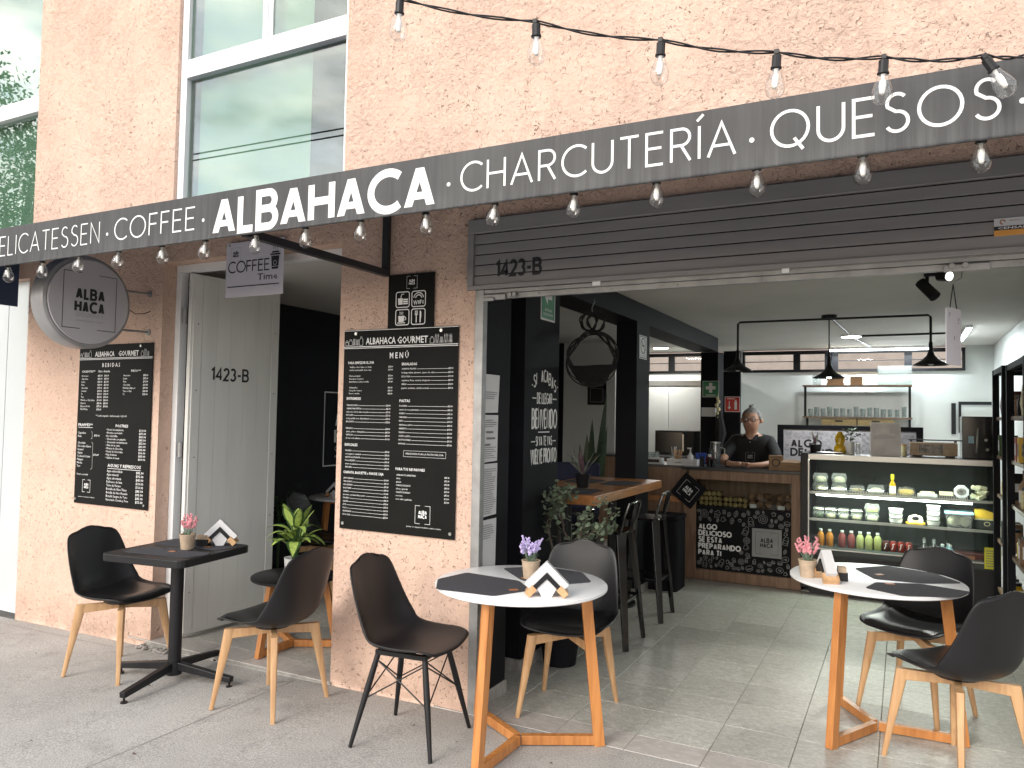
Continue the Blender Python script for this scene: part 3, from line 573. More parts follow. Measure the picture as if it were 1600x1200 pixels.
# ------------------------------------------------------------------ entrance door (left)
dr = thing('door', None, None); struct(dr, 'pale grey metal door standing open, numbered 1423-B')
MB().box(-4.399, -4.35, 3.50, 3.56, -.03, 2.449).box(-2.915, -2.881, 3.47, 3.53, -.02, 2.449).box(-4.399, -2.881, 3.50, 3.56, 2.45, 2.499).build('door_frame', 'alu', dr, bevel=.003)
leaf = MBB(-4.235, -4.20, 3.52, 4.26, .02, 2.44).build('door_leaf', 'doormetal', dr, bevel=.003)
hp = Vector((-4.235, 3.52, 0)); leaf.rotation_euler = (0, 0, radians(-5.5)); leaf.location = hp - Matrix.Rotation(radians(-5.5), 3, 'Z') @ hp + Vector((-.055, -.005, 0))
for i, (a, b) in enumerate(((3.535, 3.60), (4.19, 4.255))): MBB(-4.1995, -4.192, a, b, .03, 2.43).build('edge_stile', 'doormetal', leaf, bevel=.002)
for k in range(5): MBB(-4.1995, -4.1965, 3.605 + k * .1165, 3.605 + k * .1165 + .1145, .05, 2.41).build('panel_strip', 'doormetal', leaf, bevel=.0015)
mb = MB()
for z in (.3, .75, 1.2, 1.65, 2.1):
    for y in (3.57, 4.22): mb.cyl((-4.192, y, z), (-4.189, y, z), .005, n=8)
mb.build('rivet', 'galv', leaf)
for z in (.45, 1.25, 2.15): MB().cyl((-4.31, 3.505, z - .05), (-4.31, 3.505, z + .05), .014, n=10).box(-4.345, -4.31, 3.512, 3.520, z - .045, z + .045).build('hinge', 'galv', dr)
mb = MB(); strokes(mb, '1423-B', .080, .0150, (-4.1955, 3.690, 1.729), Y_, Z_, sp=.24, fit=.300); mb.build('house_number', 'darkink', leaf)
# ================================================================== ROLLER SHUTTER
rs = thing('roller_shutter', 'grey roller shutter rolled up over the shop front, numbered 1423-B', 'shutter', (0, 0, 0))
fb = MB().box(-2.02, 1.25, 3.372, 3.399, 2.462, 2.535).box(-2.02, 1.25, 3.372, 3.399, 2.168, 2.190).box(-2.02, -1.985, 3.372, 3.399, 2.190, 2.462).box(-2.02, 1.25, 3.399, 3.60, 2.5349, 2.545)
fb.build('housing', 'shutter', rs, bevel=.003)
n = 5; z = 2.1905; hh = (2.462 - 2.1905) / n
sl = MBB(-1.984, 1.25, 3.386, 3.398, 0, hh - .0055).build('slat', 'shutter', rs, bevel=.0025); sl.location = (0, 0, z)
for i in range(1, n):
    c = sl.copy(); C.objects.link(c); c.parent = rs; c.location = (0, 0, z + i * hh)
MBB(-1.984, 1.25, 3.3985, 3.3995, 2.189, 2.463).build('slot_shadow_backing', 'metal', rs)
MB().box(-1.965, 1.25, 3.392, 3.432, 2.146, 2.166).box(-1.965, 1.25, 3.402, 3.426, 2.118, 2.1455).build('bottom_rail', 'galv', rs, bevel=.003)
MB().box(-1.94, -1.80, 3.386, 3.40, 2.110, 2.142).box(-1.925, -1.86, 3.375, 3.3859, 2.104, 2.125).build('lock_plate', 'galv', rs, bevel=.006); MBB(.14, .30, 3.386, 3.40, 2.110, 2.142).build('lock_plate', 'galv', rs, bevel=.006)
for x in (-1.77, -1.745, .17, .215): MB().cyl((x, 3.375, 2.132), (x, 3.392, 2.132), .011, n=10).build('bolt', 'galv', rs, True)
for x in (-1.62, -1.24, -.92, -.55, -.2, .4): MB().cyl((x, 3.395, 2.132), (x, 3.402, 2.132), .006, n=8).build('screw', 'galv', rs)
MBB(-1.325, -1.285, 3.383, 3.391, 2.150, 2.172).build('joint_clip', 'alu', rs); MBB(-.46, -.43, 3.383, 3.391, 2.150, 2.172).build('joint_clip', 'alu', rs)
mb = MB(); strokes(mb, '1423-B', .074, .0150, (-1.852, 3.384, 2.231), X_, Z_, sp=.24, fit=.250); mb.build('house_number', 'darkink', rs)
MB().box(-1.975, -1.925, 3.385, 3.43, .0, 2.166).build('guide_rail', 'galv', rs, bevel=.003)
MB().box(-1.965, -1.955, 3.431, 3.445, .0, 2.166).build('guide_channel', 'metal', rs)
MB().box(1.03, 1.08, 3.385, 3.43, .0, 2.166).build('guide_rail', 'galv', rs, bevel=.003)
st = thing('sticker', 'orange and cream CENSADO sticker on the shutter', 'sticker', (.31, 3.383, 2.235))
MBB(0, .16, 0, .0012, 0, .068).build('sheet', 'paper', st)
mb = MB().quad((0, -.0006, 0), X_, Z_, 0, .16, .0, .022); mb.build('orange_band', 'orange', st)
mb = MB().quad((0, -.0006, 0), X_, Z_, 0, .16, .022, .037); mb.build('black_band', 'darkink', st)
mb = MB(); text(mb, 'CENSADO', .009, (.012, -.0012, .0255), X_, Z_, w=.12, bold=.02); mb.build('lettering', 'printwhite', st)
mb = MB().ribbon([(.028 + .008 * cos(t * .6), .053 + .008 * sin(t * .6)) for t in range(9)], .004, (0, -.0006, 0), X_, Z_); text(mb, 'INSTITUTO', .005, (.05, -.0012, .054), X_, Z_); mb.build('emblem', 'tag', st)

# ================================================================== AWNING
aw = thing('awning', 'long charcoal canvas awning lettered ALBAHACA over the cafe', 'awning', (0, 0, 0))
XA0, XA1 = -6.05, 1.9
MB().box(XA0, XA1, 2.352, 2.364, 2.284, 2.490).build('valance', 'awning', aw, bevel=.003)
MB().add([(XA0, 2.366, 2.487), (XA1, 2.366, 2.487), (XA1, 3.398, 2.745), (XA0, 3.398, 2.745), (XA0, 2.366, 2.481), (XA1, 2.366, 2.481), (XA1, 3.398, 2.739), (XA0, 3.398, 2.739)],
         [(0, 1, 2, 3), (7, 6, 5, 4), (0, 4, 5, 1), (3, 2, 6, 7), (0, 3, 7, 4), (1, 5, 6, 2)]).build('canopy', 'navy', aw)
MB().add([(XA0, 2.366, 2.286), (XA0, 3.398, 2.286), (XA0, 3.398, 2.738), (XA0, 2.366, 2.48), (XA0 - .006, 2.366, 2.286), (XA0 - .006, 3.398, 2.286), (XA0 - .006, 3.398, 2.738), (XA0 - .006, 2.366, 2.48)],
         [(0, 1, 2, 3), (7, 6, 5, 4), (0, 4, 5, 1), (3, 2, 6, 7), (0, 3, 7, 4), (1, 5, 6, 2)]).build('end_panel', 'navy', aw)
MB().cyl((XA0, 2.352, 2.2845), (XA1, 2.352, 2.2845), .005, n=8).build('hem', 'awning', aw)
for x in (-2.55, .62):
    MB().bar((x, 2.366, 2.296), (x, 3.364, 2.296), .035, .035).build('bracket_arm', 'frameblack', aw)
    MB().bar((x, 3.381, 2.278), (x, 3.381, 2.735), .035, .032, up=Y_).build('bracket_post', 'frameblack', aw)
mb = MB(); VO = lambda x, z: (x, 2.3515, z)
LT = [('DELICATESSEN', -4.475, -3.528, .103, .0062), ('COFFEE', -3.409, -2.851, .101, .0072), ('CHARCUTERÍA', -1.441, -.458, .104, .0088), ('QUESOS', -.35, .230, .107, .0095), ('VINOS', .42, 1.05, .1, .0115)]
for s, x0, x1, h, w in LT: strokes(mb, s, h, w, VO(x0, 2.337), X_, Z_, sp=.26, fit=x1 - x0)
for x in (-3.466, -2.794, -1.496, -.408, .282): mb.prism([(.008 * cos(t * pi / 5), .008 * sin(t * pi / 5)) for t in range(10)], -.0006, .0004, VO(x, 2.372), X_, Z_)
mb.build('lettering', 'white', aw)
mb = MB(); G['A'] = (.80, [[(.07, 0), (.40, .93), (.73, 0)], [(.2, .25), (.6, .25)]])
strokes(mb, 'ALBAHACA', .146, .033, VO(-2.728, 2.306), X_, Z_, sp=.20, fit=1.168); mb.build('brand_lettering', 'white', aw)
G['A'] = (.78, [[(0, 0), (.39, 1), (.78, 0)], [(.13, .32), (.65, .32)]])

# ------------------------------------------------------------------ string lights
def bulb_proto():
    s = MB().cyl((0, 0, -.002), (0, 0, -.034), .0125, .0125, 12).cyl((0, 0, -.034), (0, 0, -.038), .015, .015, 12).box(-.006, .006, -.011, .011, 0, .012).build('socket', 'metal', None)
    b = MB().lathe([(.0115, -.038), (.014, -.046), (.021, -.066), (.0265, -.085), (.0265, -.098), (.021, -.111), (.010, -.119), (.001, -.121)], n=16, cap=False).build('bulb', 'bulbglass', s, True)
    MB().cyl((0, 0, -.039), (0, 0, -.056), .006, .004, 8).lathe([(.008, -.055), (.0095, -.07), (.006, -.092), (.001, -.095)], n=10, cap=False).build('filament', 'filament', b, True)
    return s
bp0 = bulb_proto(); used = [False]
def put_bulb(parent, loc, tilt=0, tx=0):
    o = bp0 if not used[0] else dup(bp0)
    used[0] = True; o.parent = parent; o.location = loc; o.rotation_euler = (tx, tilt, 0); return o
low = thing('string_lights', 'string of clear pear bulbs hanging from the awning lower edge', 'string lights')
lx = [-5.0, -4.68, -4.36, -4.042, -3.729, -3.423, -3.112, -2.812, -2.504, -2.22, -1.929, -1.621, -1.313, -1.005, -.715, -.399, -.102, .189, .49, .8]
rb = random.Random(2); lp = []
for x in lx: lp.append(Vector((x, 2.385, 2.322 + rb.uniform(-.004, .004))))
pts = []
for a, b in zip(lp[:-1], lp[1:]):
    for t in range(5): p = a.lerp(b, t / 5); p.z += .004 - .012 * sin(pi * t / 5) * 0 + .002; pts.append(p)
MB().tube(pts, .004, 5).build('cord', 'metal', low)
for p in lp: put_bulb(low, p, rb.uniform(-.1, .1), rb.uniform(-.1, .1))
up = thing('string_lights', 'upper string of clear bulbs sagging across the pink wall', 'string lights')
upts = [(-1.9, 1.30, 3.08), (-1.275, 1.724, 2.705)]
uv = []
for px, py, y in ((625, 2, 1.80), (838, 38, 1.93), (1033, 67, 2.03), (1214, 86, 2.12), (1381, 94, 2.20), (1540, 92, 2.27)):
    d = Vector(((px - 800) * .8888 + (py - 600) * -.0026 + 1183 * -.4590, (px - 800) * .4579 + (py - 600) * .0450 + 1183 * .8875, (px - 800) * .018 - (py - 600) * .999 + 1183 * .0414))
    uv.append(Vector((0, 0, EYE)) + d * (y / d.y))
allp = [uv[0] + (uv[0] - uv[1]) * 1.5 + Vector((0, 0, .35)), uv[0] + (uv[0] - uv[1]) * .6 + Vector((0, 0, .06))] + uv + [uv[-1] + (uv[-1] - uv[-2]) * .55 + Vector((0, .0, .012)), uv[-1] + (uv[-1] - uv[-2]) * 2 + Vector((0, 0, .0))]
for ph in (0, pi):
    pts = []
    for k in range(len(allp) - 1):
        for t in range(16):
            p = allp[k].lerp(allp[k + 1], t / 16); a = ph + (k * 16 + t) * .55
            p = p + Vector((0, cos(a) * .0024, .008 + sin(a) * .0036 - .012 * sin(pi * t / 16))); pts.append(p)
    MB().tube(pts, .0027, 5).build('cord', 'metal', up)
for i, p in enumerate(uv): put_bulb(up, p, -.5 if i == 5 else rb.uniform(-.06, .06), rb.uniform(-.05, .05))

# ------------------------------------------------------------------ wall signs
# round blade sign
rsn = thing('round_sign', 'round grey projecting sign with the ALBA HACA mark', 'sign', (-4.5, 2.955, 2.178))
def disc(r, x0, x1, name, m, p, rd=.012):
    b = MB(); n = 56; prof = [(r - rd, x1), (r - rd * .3, x1 - rd * .3), (r, x1 - rd), (r, x0 + rd), (r - rd, x0)]
    vs = [(x, rr * cos(2 * pi * k / n), rr * sin(2 * pi * k / n)) for rr, x in prof for k in range(n)]
    b.add(vs, [(i * n + k, i * n + (k + 1) % n, (i + 1) * n + (k + 1) % n, (i + 1) * n + k) for i in range(4) for k in range(n)] + [tuple(range(n)), tuple(range(4 * n, 5 * n))])
    return b.build(name, m, p, True)
disc(.290, -.14, -.004, 'housing', 'signrim', rsn, .02)
disc(.262, -.0038, .006, 'face', 'signgrey', rsn, .004)
mb = MB(); logo(mb, (.0075, 0, 0), Y_, Z_, .345, sub=False, lw=.011); mb.build('emblem', 'darkink', rsn)
mb = MB(); strokes(mb, 'GOURMET', .020, .0018, (.0075, -.088, -.098), Y_, Z_, sp=.5, fit=.176); text(mb, 'DELICATESSEN·COFFEE', .009, (.0075, -.088, -.128), Y_, Z_, w=.176); mb.build('small_lettering', 'lightink', rsn)
for z in (.118, -.142): MB().cyl((-.07, .24, z), (-.03, .443, z), .0075, n=8).cyl((-.03, .437, z), (-.03, .445, z), .022, n=10).build('mounting_arm', 'galv', rsn)
MB().tube([(-.03, .28, .0), (-.03, .34, -.03), (-.02, .40, -.02), (-.02, .445, .0)], .0025, 6).build('cable', 'metal', rsn)
# coffee time sign
cs = thing('coffee_sign', 'small white COFFEE Time sign hanging over the doorway', 'sign', (-3.79, 3.375, 2.225))
MBB(0, .485, 0, .004, 0, .345).build('board', 'coffeewhite', cs, bevel=.002)
mb = MB(); o = (0, -.0012, 0)
strokes(mb, 'COFFEE', .066, .0078, (.025, -.0012, .155), X_, Z_, sp=.18, fit=.345)
text(mb, 'Time', .042, (.275, -.0016, .095), X_, Z_, w=.165)
mb.quad((0, -.0012, 0), X_, Z_, .02, .455, .062, .068)
logo(mb, (.085, -.0012, .268), X_, Z_, .085, sub=False, lw=.01)
mb.prism([(.392, .155), (.442, .155), (.450, .235), (.385, .235)], .0001, .0006, o, X_, Z_).prism([(.378, .24), (.458, .24), (.458, .25), (.378, .25)], .0001, .0006, o, X_, Z_).prism([(.388, .254), (.448, .254), (.444, .264), (.392, .264)], .0001, .0006, o, X_, Z_)
for k in range(3): mb.ribbon([(.40 + .016 * k, .275), (.404 + .016 * k, .287), (.398 + .016 * k, .297), (.402 + .016 * k, .308)], .003, o, X_, Z_)
mb.build('print', 'darkink', cs)
mb = MB().ribbon(arc(.417, .193, .013, .013, 0, 330, 10), .0025, (0, -.0022, 0), X_, Z_, True).quad((0, -.0022, 0), X_, Z_, .394, .442, .169, .172); mb.build('cup_print', 'coffeewhite', cs)
for x in (.03, .455): MB().cyl((x, -.003, .328), (x, 0, .328), .005, n=8).build('screw', 'metal', cs)
# icon board
ib = thing('icon_sign', 'small black board with wifi, drink, coffee and cutlery icons', 'sign', (-2.532, 3.385, 1.985))
MBB(0, .302, 0, .006, 0, .297).build('board', 'board', ib, bevel=.001)
mb = MB(); O = (0, -.0012, 0)
logo(mb, (.158, -.0012, .250), X_, Z_, .068, sub=False, lw=.02)
def rr(x, y, w, h, r): return arc(x + w - r, y + h - r, r, r, 0, 90, 4) + arc(x + r, y + h - r, r, r, 90, 180, 4) + arc(x + r, y + r, r, r, 180, 270, 4) + arc(x + w - r, y + r, r, r, 270, 360, 4)
for x, y in ((.055, .115), (.160, .115), (.055, .018), (.160, .018)): mb.ribbon(rr(x, y, .088, .084, .012), .005, O, X_, Z_, True)
mb.prism([(.070, .13), (.098, .13), (.100, .165), (.068, .165)], 0.0002, .0006, O, X_, Z_).ribbon([(.086, .166), (.092, .186), (.108, .188)], .004, O, X_, Z_)
for k in range(3): mb.quad((0, -.0014, 0), X_, Z_, .102, .134, .131 + k * .011, .139 + k * .011)
mb.ribbon(arc(.204, .158, .032, .032, 10, 170, 12), .005, O, X_, Z_).ribbon(arc(.204, .158, .020, .020, 10, 170, 12), .005, O, X_, Z_)
strokes(mb, 'WIFI', .020, .0045, (.173, -.0012, .128), X_, Z_, sp=.4, fit=.06)
mb.prism([(.075, .035), (.108, .035), (.113, .068), (.072, .068)], 0.0002, .0006, O, X_, Z_).ribbon(arc(.113, .053, .010, .009, 100, -100, 8), .004, O, X_, Z_).quad((0, -.0014, 0), X_, Z_, .066, .118, .027, .032)
for k in range(3): mb.ribbon([(.082 + .009 * k, .074), (.085 + .009 * k, .083), (.082 + .009 * k, .091)], .003, O, X_, Z_)
mb.quad((0, -.0014, 0), X_, Z_, .188, .194, .028, .072).quad((0, -.0014, 0), X_, Z_, .182, .200, .068, .075)
for k in range(3): mb.quad((0, -.0014, 0), X_, Z_, .182 + k * .007, .186 + k * .007, .075, .093)
mb.prism([(.213, .028), (.220, .028), (.221, .05), (.224, .06), (.223, .085), (.216, .094), (.213, .088)], 0.0002, .0006, O, X_, Z_)
mb.build('icons', 'printwhite', ib)
def header(mb, w, y, x0, x1, title, th, sgap=None):
    """shelf of line-drawn jars either side of the title"""
    O = (0, -.0014, 0)
    mb.quad(O, X_, Z_, 0, w, y - .010, y - .006); mb.quad(O, X_, Z_, 0, w, y - .018, y - .0145)
    rn = random.Random(4)
    for a, b in ((.012, x0 - .01), (x1 + .01, w - .012)):
        x = a
        while x < b - .02:
            q = rn.choice((.018, .024, .03)); hh = rn.uniform(.03, .052); t = rn.randrange(4)
            if x + q > b: break
            if t == 0: mb.ribbon([(x, y), (x, y + hh * .7), (x + q * .3, y + hh * .8), (x + q * .3, y + hh), (x + q * .7, y + hh), (x + q * .7, y + hh * .8), (x + q, y + hh * .7), (x + q, y)], .0018, O, X_, Z_, True)
            elif t == 1: mb.ribbon(arc(x + q / 2, y + hh * .7, q / 2, hh * .3, 180, 360, 8), .0018, O, X_, Z_, True); mb.ribbon([(x + q / 2, y + hh * .4), (x + q / 2, y)], .0018, O, X_, Z_)
            elif t == 2:
                for k in range(3): mb.ribbon([(x + k * q / 3, y), (x + k * q / 3 + q * .15, y + hh), (x + k * q / 3 + q * .3, y)], .0016, O, X_, Z_)
            else: mb.ribbon([(x, y), (x, y + hh * .5), (x + q, y + hh * .5), (x + q, y)], .0018, O, X_, Z_, True); mb.ribbon(arc(x + q / 2, y + hh * .5, q * .4, hh * .3, 0, 180, 6), .0018, O, X_, Z_)
            x += q + .005
    for t, a, b in title: text(mb, t, th, (a, -.0016, y + .004), X_, Z_, w=b - a, bold=.015)
def rows(mb, items, x0, x1, y, dy, h, price=True, pw=.03, bold=0, sub=False, rn=random.Random(8)):
    for it in items:
        if it:
            ww = min(len(it) * h * .62, (x1 - x0) * .8)
            text(mb, it, h, (x0, -.0016, y), X_, Z_, w=ww, bold=bold)
            if price: text(mb, '$' + str(rn.choice((45, 55, 60, 75, 85, 95, 110))) + '.00', h, (x1 - pw, -.0016, y), X_, Z_, w=pw, bold=.01)
            if sub == 'line': mb.quad((0, -.0016, 0), X_, Z_, x0 + ww + .004, x1 - pw - .003, y + h * .2, y + h * .35)
        y -= dy
    return y
# food menu board
fm = thing('menu_board', 'large black ALBAHACA GOURMET food menu board on the pier beside the shutter', 'menu board', (-2.835, 3.388, .867))
w, h = .762, 1.12
MBB(0, w, 0, .005, 0, h).build('board', 'board', fm, bevel=.001)
mb = MB(); header(mb, w, h - .088, .155, .575, [('ALBAHACA', .155, .360), ('GOURMET', .372, .570)], .038)
mb.quad((0, -.0014, 0), X_, Z_, 0, w, h - .006, h - .003)
text(mb, 'M E N Ú', .033, (.385, -.0016, h - .165), X_, Z_, w=.125, bold=.012, align='C')
def head(t, x, y, hh=.0145, ww=None): text(mb, t, hh, (x, -.0016, y), X_, Z_, w=ww, bold=.012)
head('PARA EMPEZAR EL DIA', .035, h - .193, ww=.18); head('ENSALADAS', .405, h - .205, ww=.10)
rows(mb, ['Waffles o Hot Cakes con fruta', 'miel y mantequilla de la casa', '', 'Huevos al gusto', 'Revueltos con jamon', 'Estrellados sobre tortilla', '', 'Chilaquiles', 'Con pollo o huevo', 'Rojos o verdes'], .045, .345, h - .215, .0165, .0085)
rows(mb, ['ALBAHACA ITALIANA', 'lechuga mixta, jitomate, queso de cabra', 'DE LA CASA', 'espinaca, fresa, nuez y vinagreta', 'GRIEGA', 'pepino, aceituna, cebolla morada'], .405, .735, h - .228, .021, .009, sub='line')
head('ENTREMESES', .03, h - .395, ww=.10); head('PASTAS', .395, h - .405, ww=.07)
rows(mb, ['TABLA DE QUESOS', 'CARNES FRIAS MIXTAS', 'seleccion de la casa con pan', 'PROVOLETA', 'a la parrilla con chimichurri', 'BRUSCHETTA', '', 'EMPANADAS', 'carne, pollo o champiñon', 'CARPACCIO', 'de res o de salmon'], .03, .335, h - .43, .0185, .009, sub='line')
rows(mb, ['BOLOGNESA', 'carne de res y jitomate', 'ALFREDO', 'CARBONARA', 'PESTO', 'albahaca y piñon', 'ARRABIATA', 'LASAGNA', 'CUATRO QUESOS', 'FRUTTI DI MARE', 'RAVIOLES'], .395, .735, h - .43, .0205, .009, sub='line')
mb.ribbon([(.43, h - .70), (.70, h - .70), (.70, h - .668), (.43, h - .668)], .0012, (0, -.0014, 0), X_, Z_, True); text(mb, 'PREGUNTA POR LA PASTA DEL DIA', .009, (.445, -.0016, h - .688), X_, Z_, w=.24)
head('ESPECIALES', .025, h - .655, ww=.09)
rows(mb, ['MILANESA', 'con papas y ensalada', 'SALMON A LA PLANCHA', 'POLLO RELLENO', 'queso y espinaca', 'ARRACHERA'], .03, .335, h - .685, .0185, .009, sub='line')
head('CHAPATA, BAGUETTE o PAN DE CAJA', .02, h - .81, ww=.28)
rows(mb, ['JAMON SERRANO', 'TRES QUESOS', 'PAVO AHUMADO', 'ROAST BEEF', 'CAPRESE', 'jitomate, mozzarella y pesto', 'ITALIANO', 'SALAMI', 'ATUN', 'POLLO', 'VEGETARIANO', 'DE LA CASA'], .022, .335, h - .84, .0185, .009, sub='line')
head('PARA TUS REUNIONES', .38, h - .775, ww=.19)
rows(mb, ['CHAROLA DE CARNES FRIAS', 'chica', 'grande', 'CHAROLA DE QUESOS', 'chica y grande', 'CANASTA DE REGALO', 'con vino', 'con cafe y galletas'], .385, .725, h - .805, .0185, .009)
logo(mb, (.562, -.0014, .115), X_, Z_, .095, sub=False, lw=.02)
text(mb, 'precios con impuestos incluidos, sujetos a cambio', .008, (.46, -.0016, .045), X_, Z_, w=.22)
mb.build('print', 'printwhite', fm)
for x, z in ((.085, h - .022), (.655, h - .022), (.025, .03), (.737, .03)): MB().cyl((x, -.006, z), (x, 0, z), .009, n=12).build('standoff_screw', 'steel', fm)
# drinks menu
dm = thing('menu_board', 'tall black BEBIDAS drinks menu board on the pier by the round sign', 'menu board', (-5.245, 3.388, .845))
w, h = .782, 1.12
MBB(0, w, 0, .005, 0, h).build('board', 'board', dm, bevel=.001)
mb = MB(); header(mb, w, h - .088, .16, .655, [('ALBAHACA', .175, .385), ('GOURMET', .43, .64)], .036)
text(mb, 'B E B I D A S', .028, (.355, -.0016, h - .158), X_, Z_, w=.19, bold=.012, align='C')
head('CALIENTES**', .035, h - .195, ww=.15); head('Chico', .215, h - .195, ww=.05); head('Grande', .275, h - .195, ww=.07); head('FRÍO**', .57, h - .195, ww=.10)
its = ['Americano', 'Capuchino', 'Latte', 'Moka', 'Chocolate', 'Caramel', 'Té', 'Taro', 'Matcha o Chai Latte', 'Expreso', 'Expreso Doble', 'Flat White']
rows(mb, its, .035, .265, h - .225, .0215, .013, pw=.05); rows(mb, [''] * 0 + its[:11], .275, .33, h - .225, .0215, .0001, pw=.05)
for k in range(11): text(mb, '$' + str(40 + k * 5) + '.00', .013, (.285, -.0016, h - .225 - k * .0215), X_, Z_, w=.05, bold=.01)
rows(mb, ['Americano', 'Latte', 'Moka', 'Chocolate', 'Machiato Expreso', 'Taro o Chai', 'Té'], .49, .745, h - .225, .0215, .013, pw=.05)
text(mb, '** Leche vegetal o deslactosada + $10.00', .013, (.21, -.0016, h - .505), X_, Z_, w=.33)
head('FRAPPÉS**', .02, h - .575, .019, ww=.16); head('POSTRES', .43, h - .575, .019, ww=.13); mb.quad((0, -.0016, 0), X_, Z_, .02, .18, h - .586, h - .583)
rows(mb, ['Capuchino', 'Moka'], .02, .26, h - .63, .024, .016, price=False); text(mb, '$75.00', .013, (.2, -.0016, h - .645), X_, Z_, w=.06, bold=.01)
rows(mb, ['Chocolate', 'Chocolate blanco', 'Caramel', 'Cajeta', 'Cookies & Cream', 'Mazapan', 'Matcha', 'Taro'], .02, .26, h - .70, .0235, .0155, price=False); text(mb, '$79.00*', .013, (.2, -.0016, h - .78), X_, Z_, w=.06, bold=.01)
mb.ribbon([(.165, h - .61), (.178, h - .617), (.178, h - .658), (.165, h - .665)], .0015, (0, -.0014, 0), X_, Z_); mb.ribbon([(.175, h - .685), (.19, h - .70), (.19, h - .865), (.175, h - .88)], .0015, (0, -.0014, 0), X_, Z_)
rows(mb, ['• Pastel de zanahoria', '• Brownie con helado', '   de vainilla', '• Cheesecake con guayaba', '• Cheesecake con zarzamora', '• Flan de la casa', '• Mousse de Chocolate', '• Pastel de Chocolate', '• Pay de limon', '• Galleta de nuez'], .33, .745, h - .60, .0215, .014, pw=.07)
head('AGUAS Y REFRESCOS', .36, h - .85, .022, ww=.345); mb.quad((0, -.0016, 0), X_, Z_, .36, .705, h - .862, h - .859)
rows(mb, ['Agua embotellada', 'Agua mineral', 'Agua saborizada', 'Refresco de lata', 'Tinto de Verano', 'Botella de Vino Tinto', 'Botella de Vino Rosado', 'Botella Sangre de Toro', 'Reservado Concha y Toro'], .355, .735, h - .885, .0245, .0165, pw=.075)
logo(mb, (.135, -.0014, .125), X_, Z_, .085, sub=False, lw=.03); text(mb, '*Servicio a domicilio', .012, (.02, -.0016, h - .92), X_, Z_, w=.13)
text(mb, 'precios con impuestos incluidos', .008, (.05, -.0016, .045), X_, Z_, w=.18)
mb.build('print', 'printwhite', dm)
for x, z in ((.66, h - .02), (.02, .03), (.75, .03)): MB().cyl((x, -.006, z), (x, 0, z), .008, n=12).build('standoff_screw', 'steel', dm)

# papers taped on reveal
for i, (z0, z1, l) in enumerate(((1.53, 1.735, 'top taped notice paper, typed letter with a curled edge'), (1.27, 1.52, 'second taped notice from the top, with a site plan'), (.985, 1.262, 'third taped notice from the top, a dense typed form'), (.70, .968, 'lowest taped notice on the black reveal'))):
    p = thing('notice_paper', l, 'paper', (-1.951, 3.44, z0), 0, 'notices taped on the shop reveal')
    hh = z1 - z0
    MB().add([(.001, 0, 0), (.001, .17, .004), (.006 if i == 0 else .001, .175, hh), (.001, 0, hh)], [(0, 1, 2, 3)]).add([(.0, 0, 0), (.0, .17, .004), (.005 if i == 0 else 0, .175, hh), (.0, 0, hh)], [(3, 2, 1, 0)]).build('sheet', 'paper', p)
    mb = MB(); rn = random.Random(i)
    for k in range(int(hh / .011) - 3):
        if i == 0 and not 5 < k < 10: continue
        if i == 1 and 3 < k < 13:
            if k % 3 == 0: mb.quad((.0072, 0, 0), Y_, Z_, rn.uniform(.02, .05), rn.uniform(.08, .15), hh - .03 - k * .011, hh - .020 - k * .011)
            continue
        if i == 3 and k > 6: continue
        mb.quad((.0072, 0, 0), Y_, Z_, .015, rn.uniform(.10, .155), hh - .03 - k * .011, hh - .027 - k * .011)
    mb.build('print', 'ink', p)

# pillar signs
ps = thing('evacuation_sign', 'green evacuation route sign with a white arrow on the first pillar', 'sign', (-2.0295, 4.30, 2.13))
MBB(0, .002, 0, .215, 0, .25).build('plate', 'printwhite', ps)
MBB(.0021, .003, .010, .205, .012, .245).build('green_panel', 'green', ps)
mb = MB().prism([(.035, .165), (.10, .225), (.10, .185), (.165, .185), (.165, .06 + .08), (.10, .14), (.10, .105)], .0031, .0036, (0, 0, 0), Y_, Z_)
text(mb, 'RUTA DE', .018, (.0036, .06, .06), Y_, Z_, bold=.01); text(mb, 'EVACUACION', .018, (.0036, .035, .032), Y_, Z_, w=.14, bold=.01); mb.build('arrow', 'printwhite', ps)
cw = MB(); CH = (-2.0288, 0, 0)
def chalk(s, h, y0, y1, z, w=.0095, slant=0): strokes(cw, s, h, w, (-2.0288, y0, z), Y_, Vector((0, slant, 1)), sp=.16, fit=y1 - y0, cond=.62)
for ch, y, z in zip('SIACABAS', (4.215, 4.255, 4.325, 4.363, 4.402, 4.44, 4.482, 4.522), (1.70, 1.715, 1.735, 1.738, 1.735, 1.72, 1.70, 1.68)): strokes(cw, ch, .072, .010, (-2.0288, y, z), Y_, Z_, cond=.62, fit=.03 if ch != 'I' else .002)
chalk('DE LLEGAR', .062, 4.27, 4.49, 1.60); chalk('BIENVENIDO', .115, 4.20, 4.57, 1.445, .0145); chalk('SI YA TE VAS', .055, 4.26, 4.50, 1.335, .0085); chalk('VUELVE PRONTO', .085, 4.19, 4.57, 1.225, .012)
for a, b, z in ((4.20, 4.255, 1.63), (4.50, 4.565, 1.63), (4.19, 4.25, 1.36), (4.51, 4.56, 1.36), (4.29, 4.46, 1.418)): cw.ribbon([(a, z), (b, z)], .007, CH, Y_, Z_)
for y in (4.195, 4.575): cw.prism([(y + .006 * cos(t), 1.71 + .006 * sin(t)) for t in range(6)], .0002, .0006, CH, Y_, Z_)
cw.build('chalk_lettering', 'printwhite', pil[0])
ns = thing('no_smoking_sign', 'white no smoking sign on the second pillar', 'sign', (-2.0295, 6.31, 2.035))
MBB(0, .002, 0, .215, 0, .205).build('plate', 'printwhite', ns)
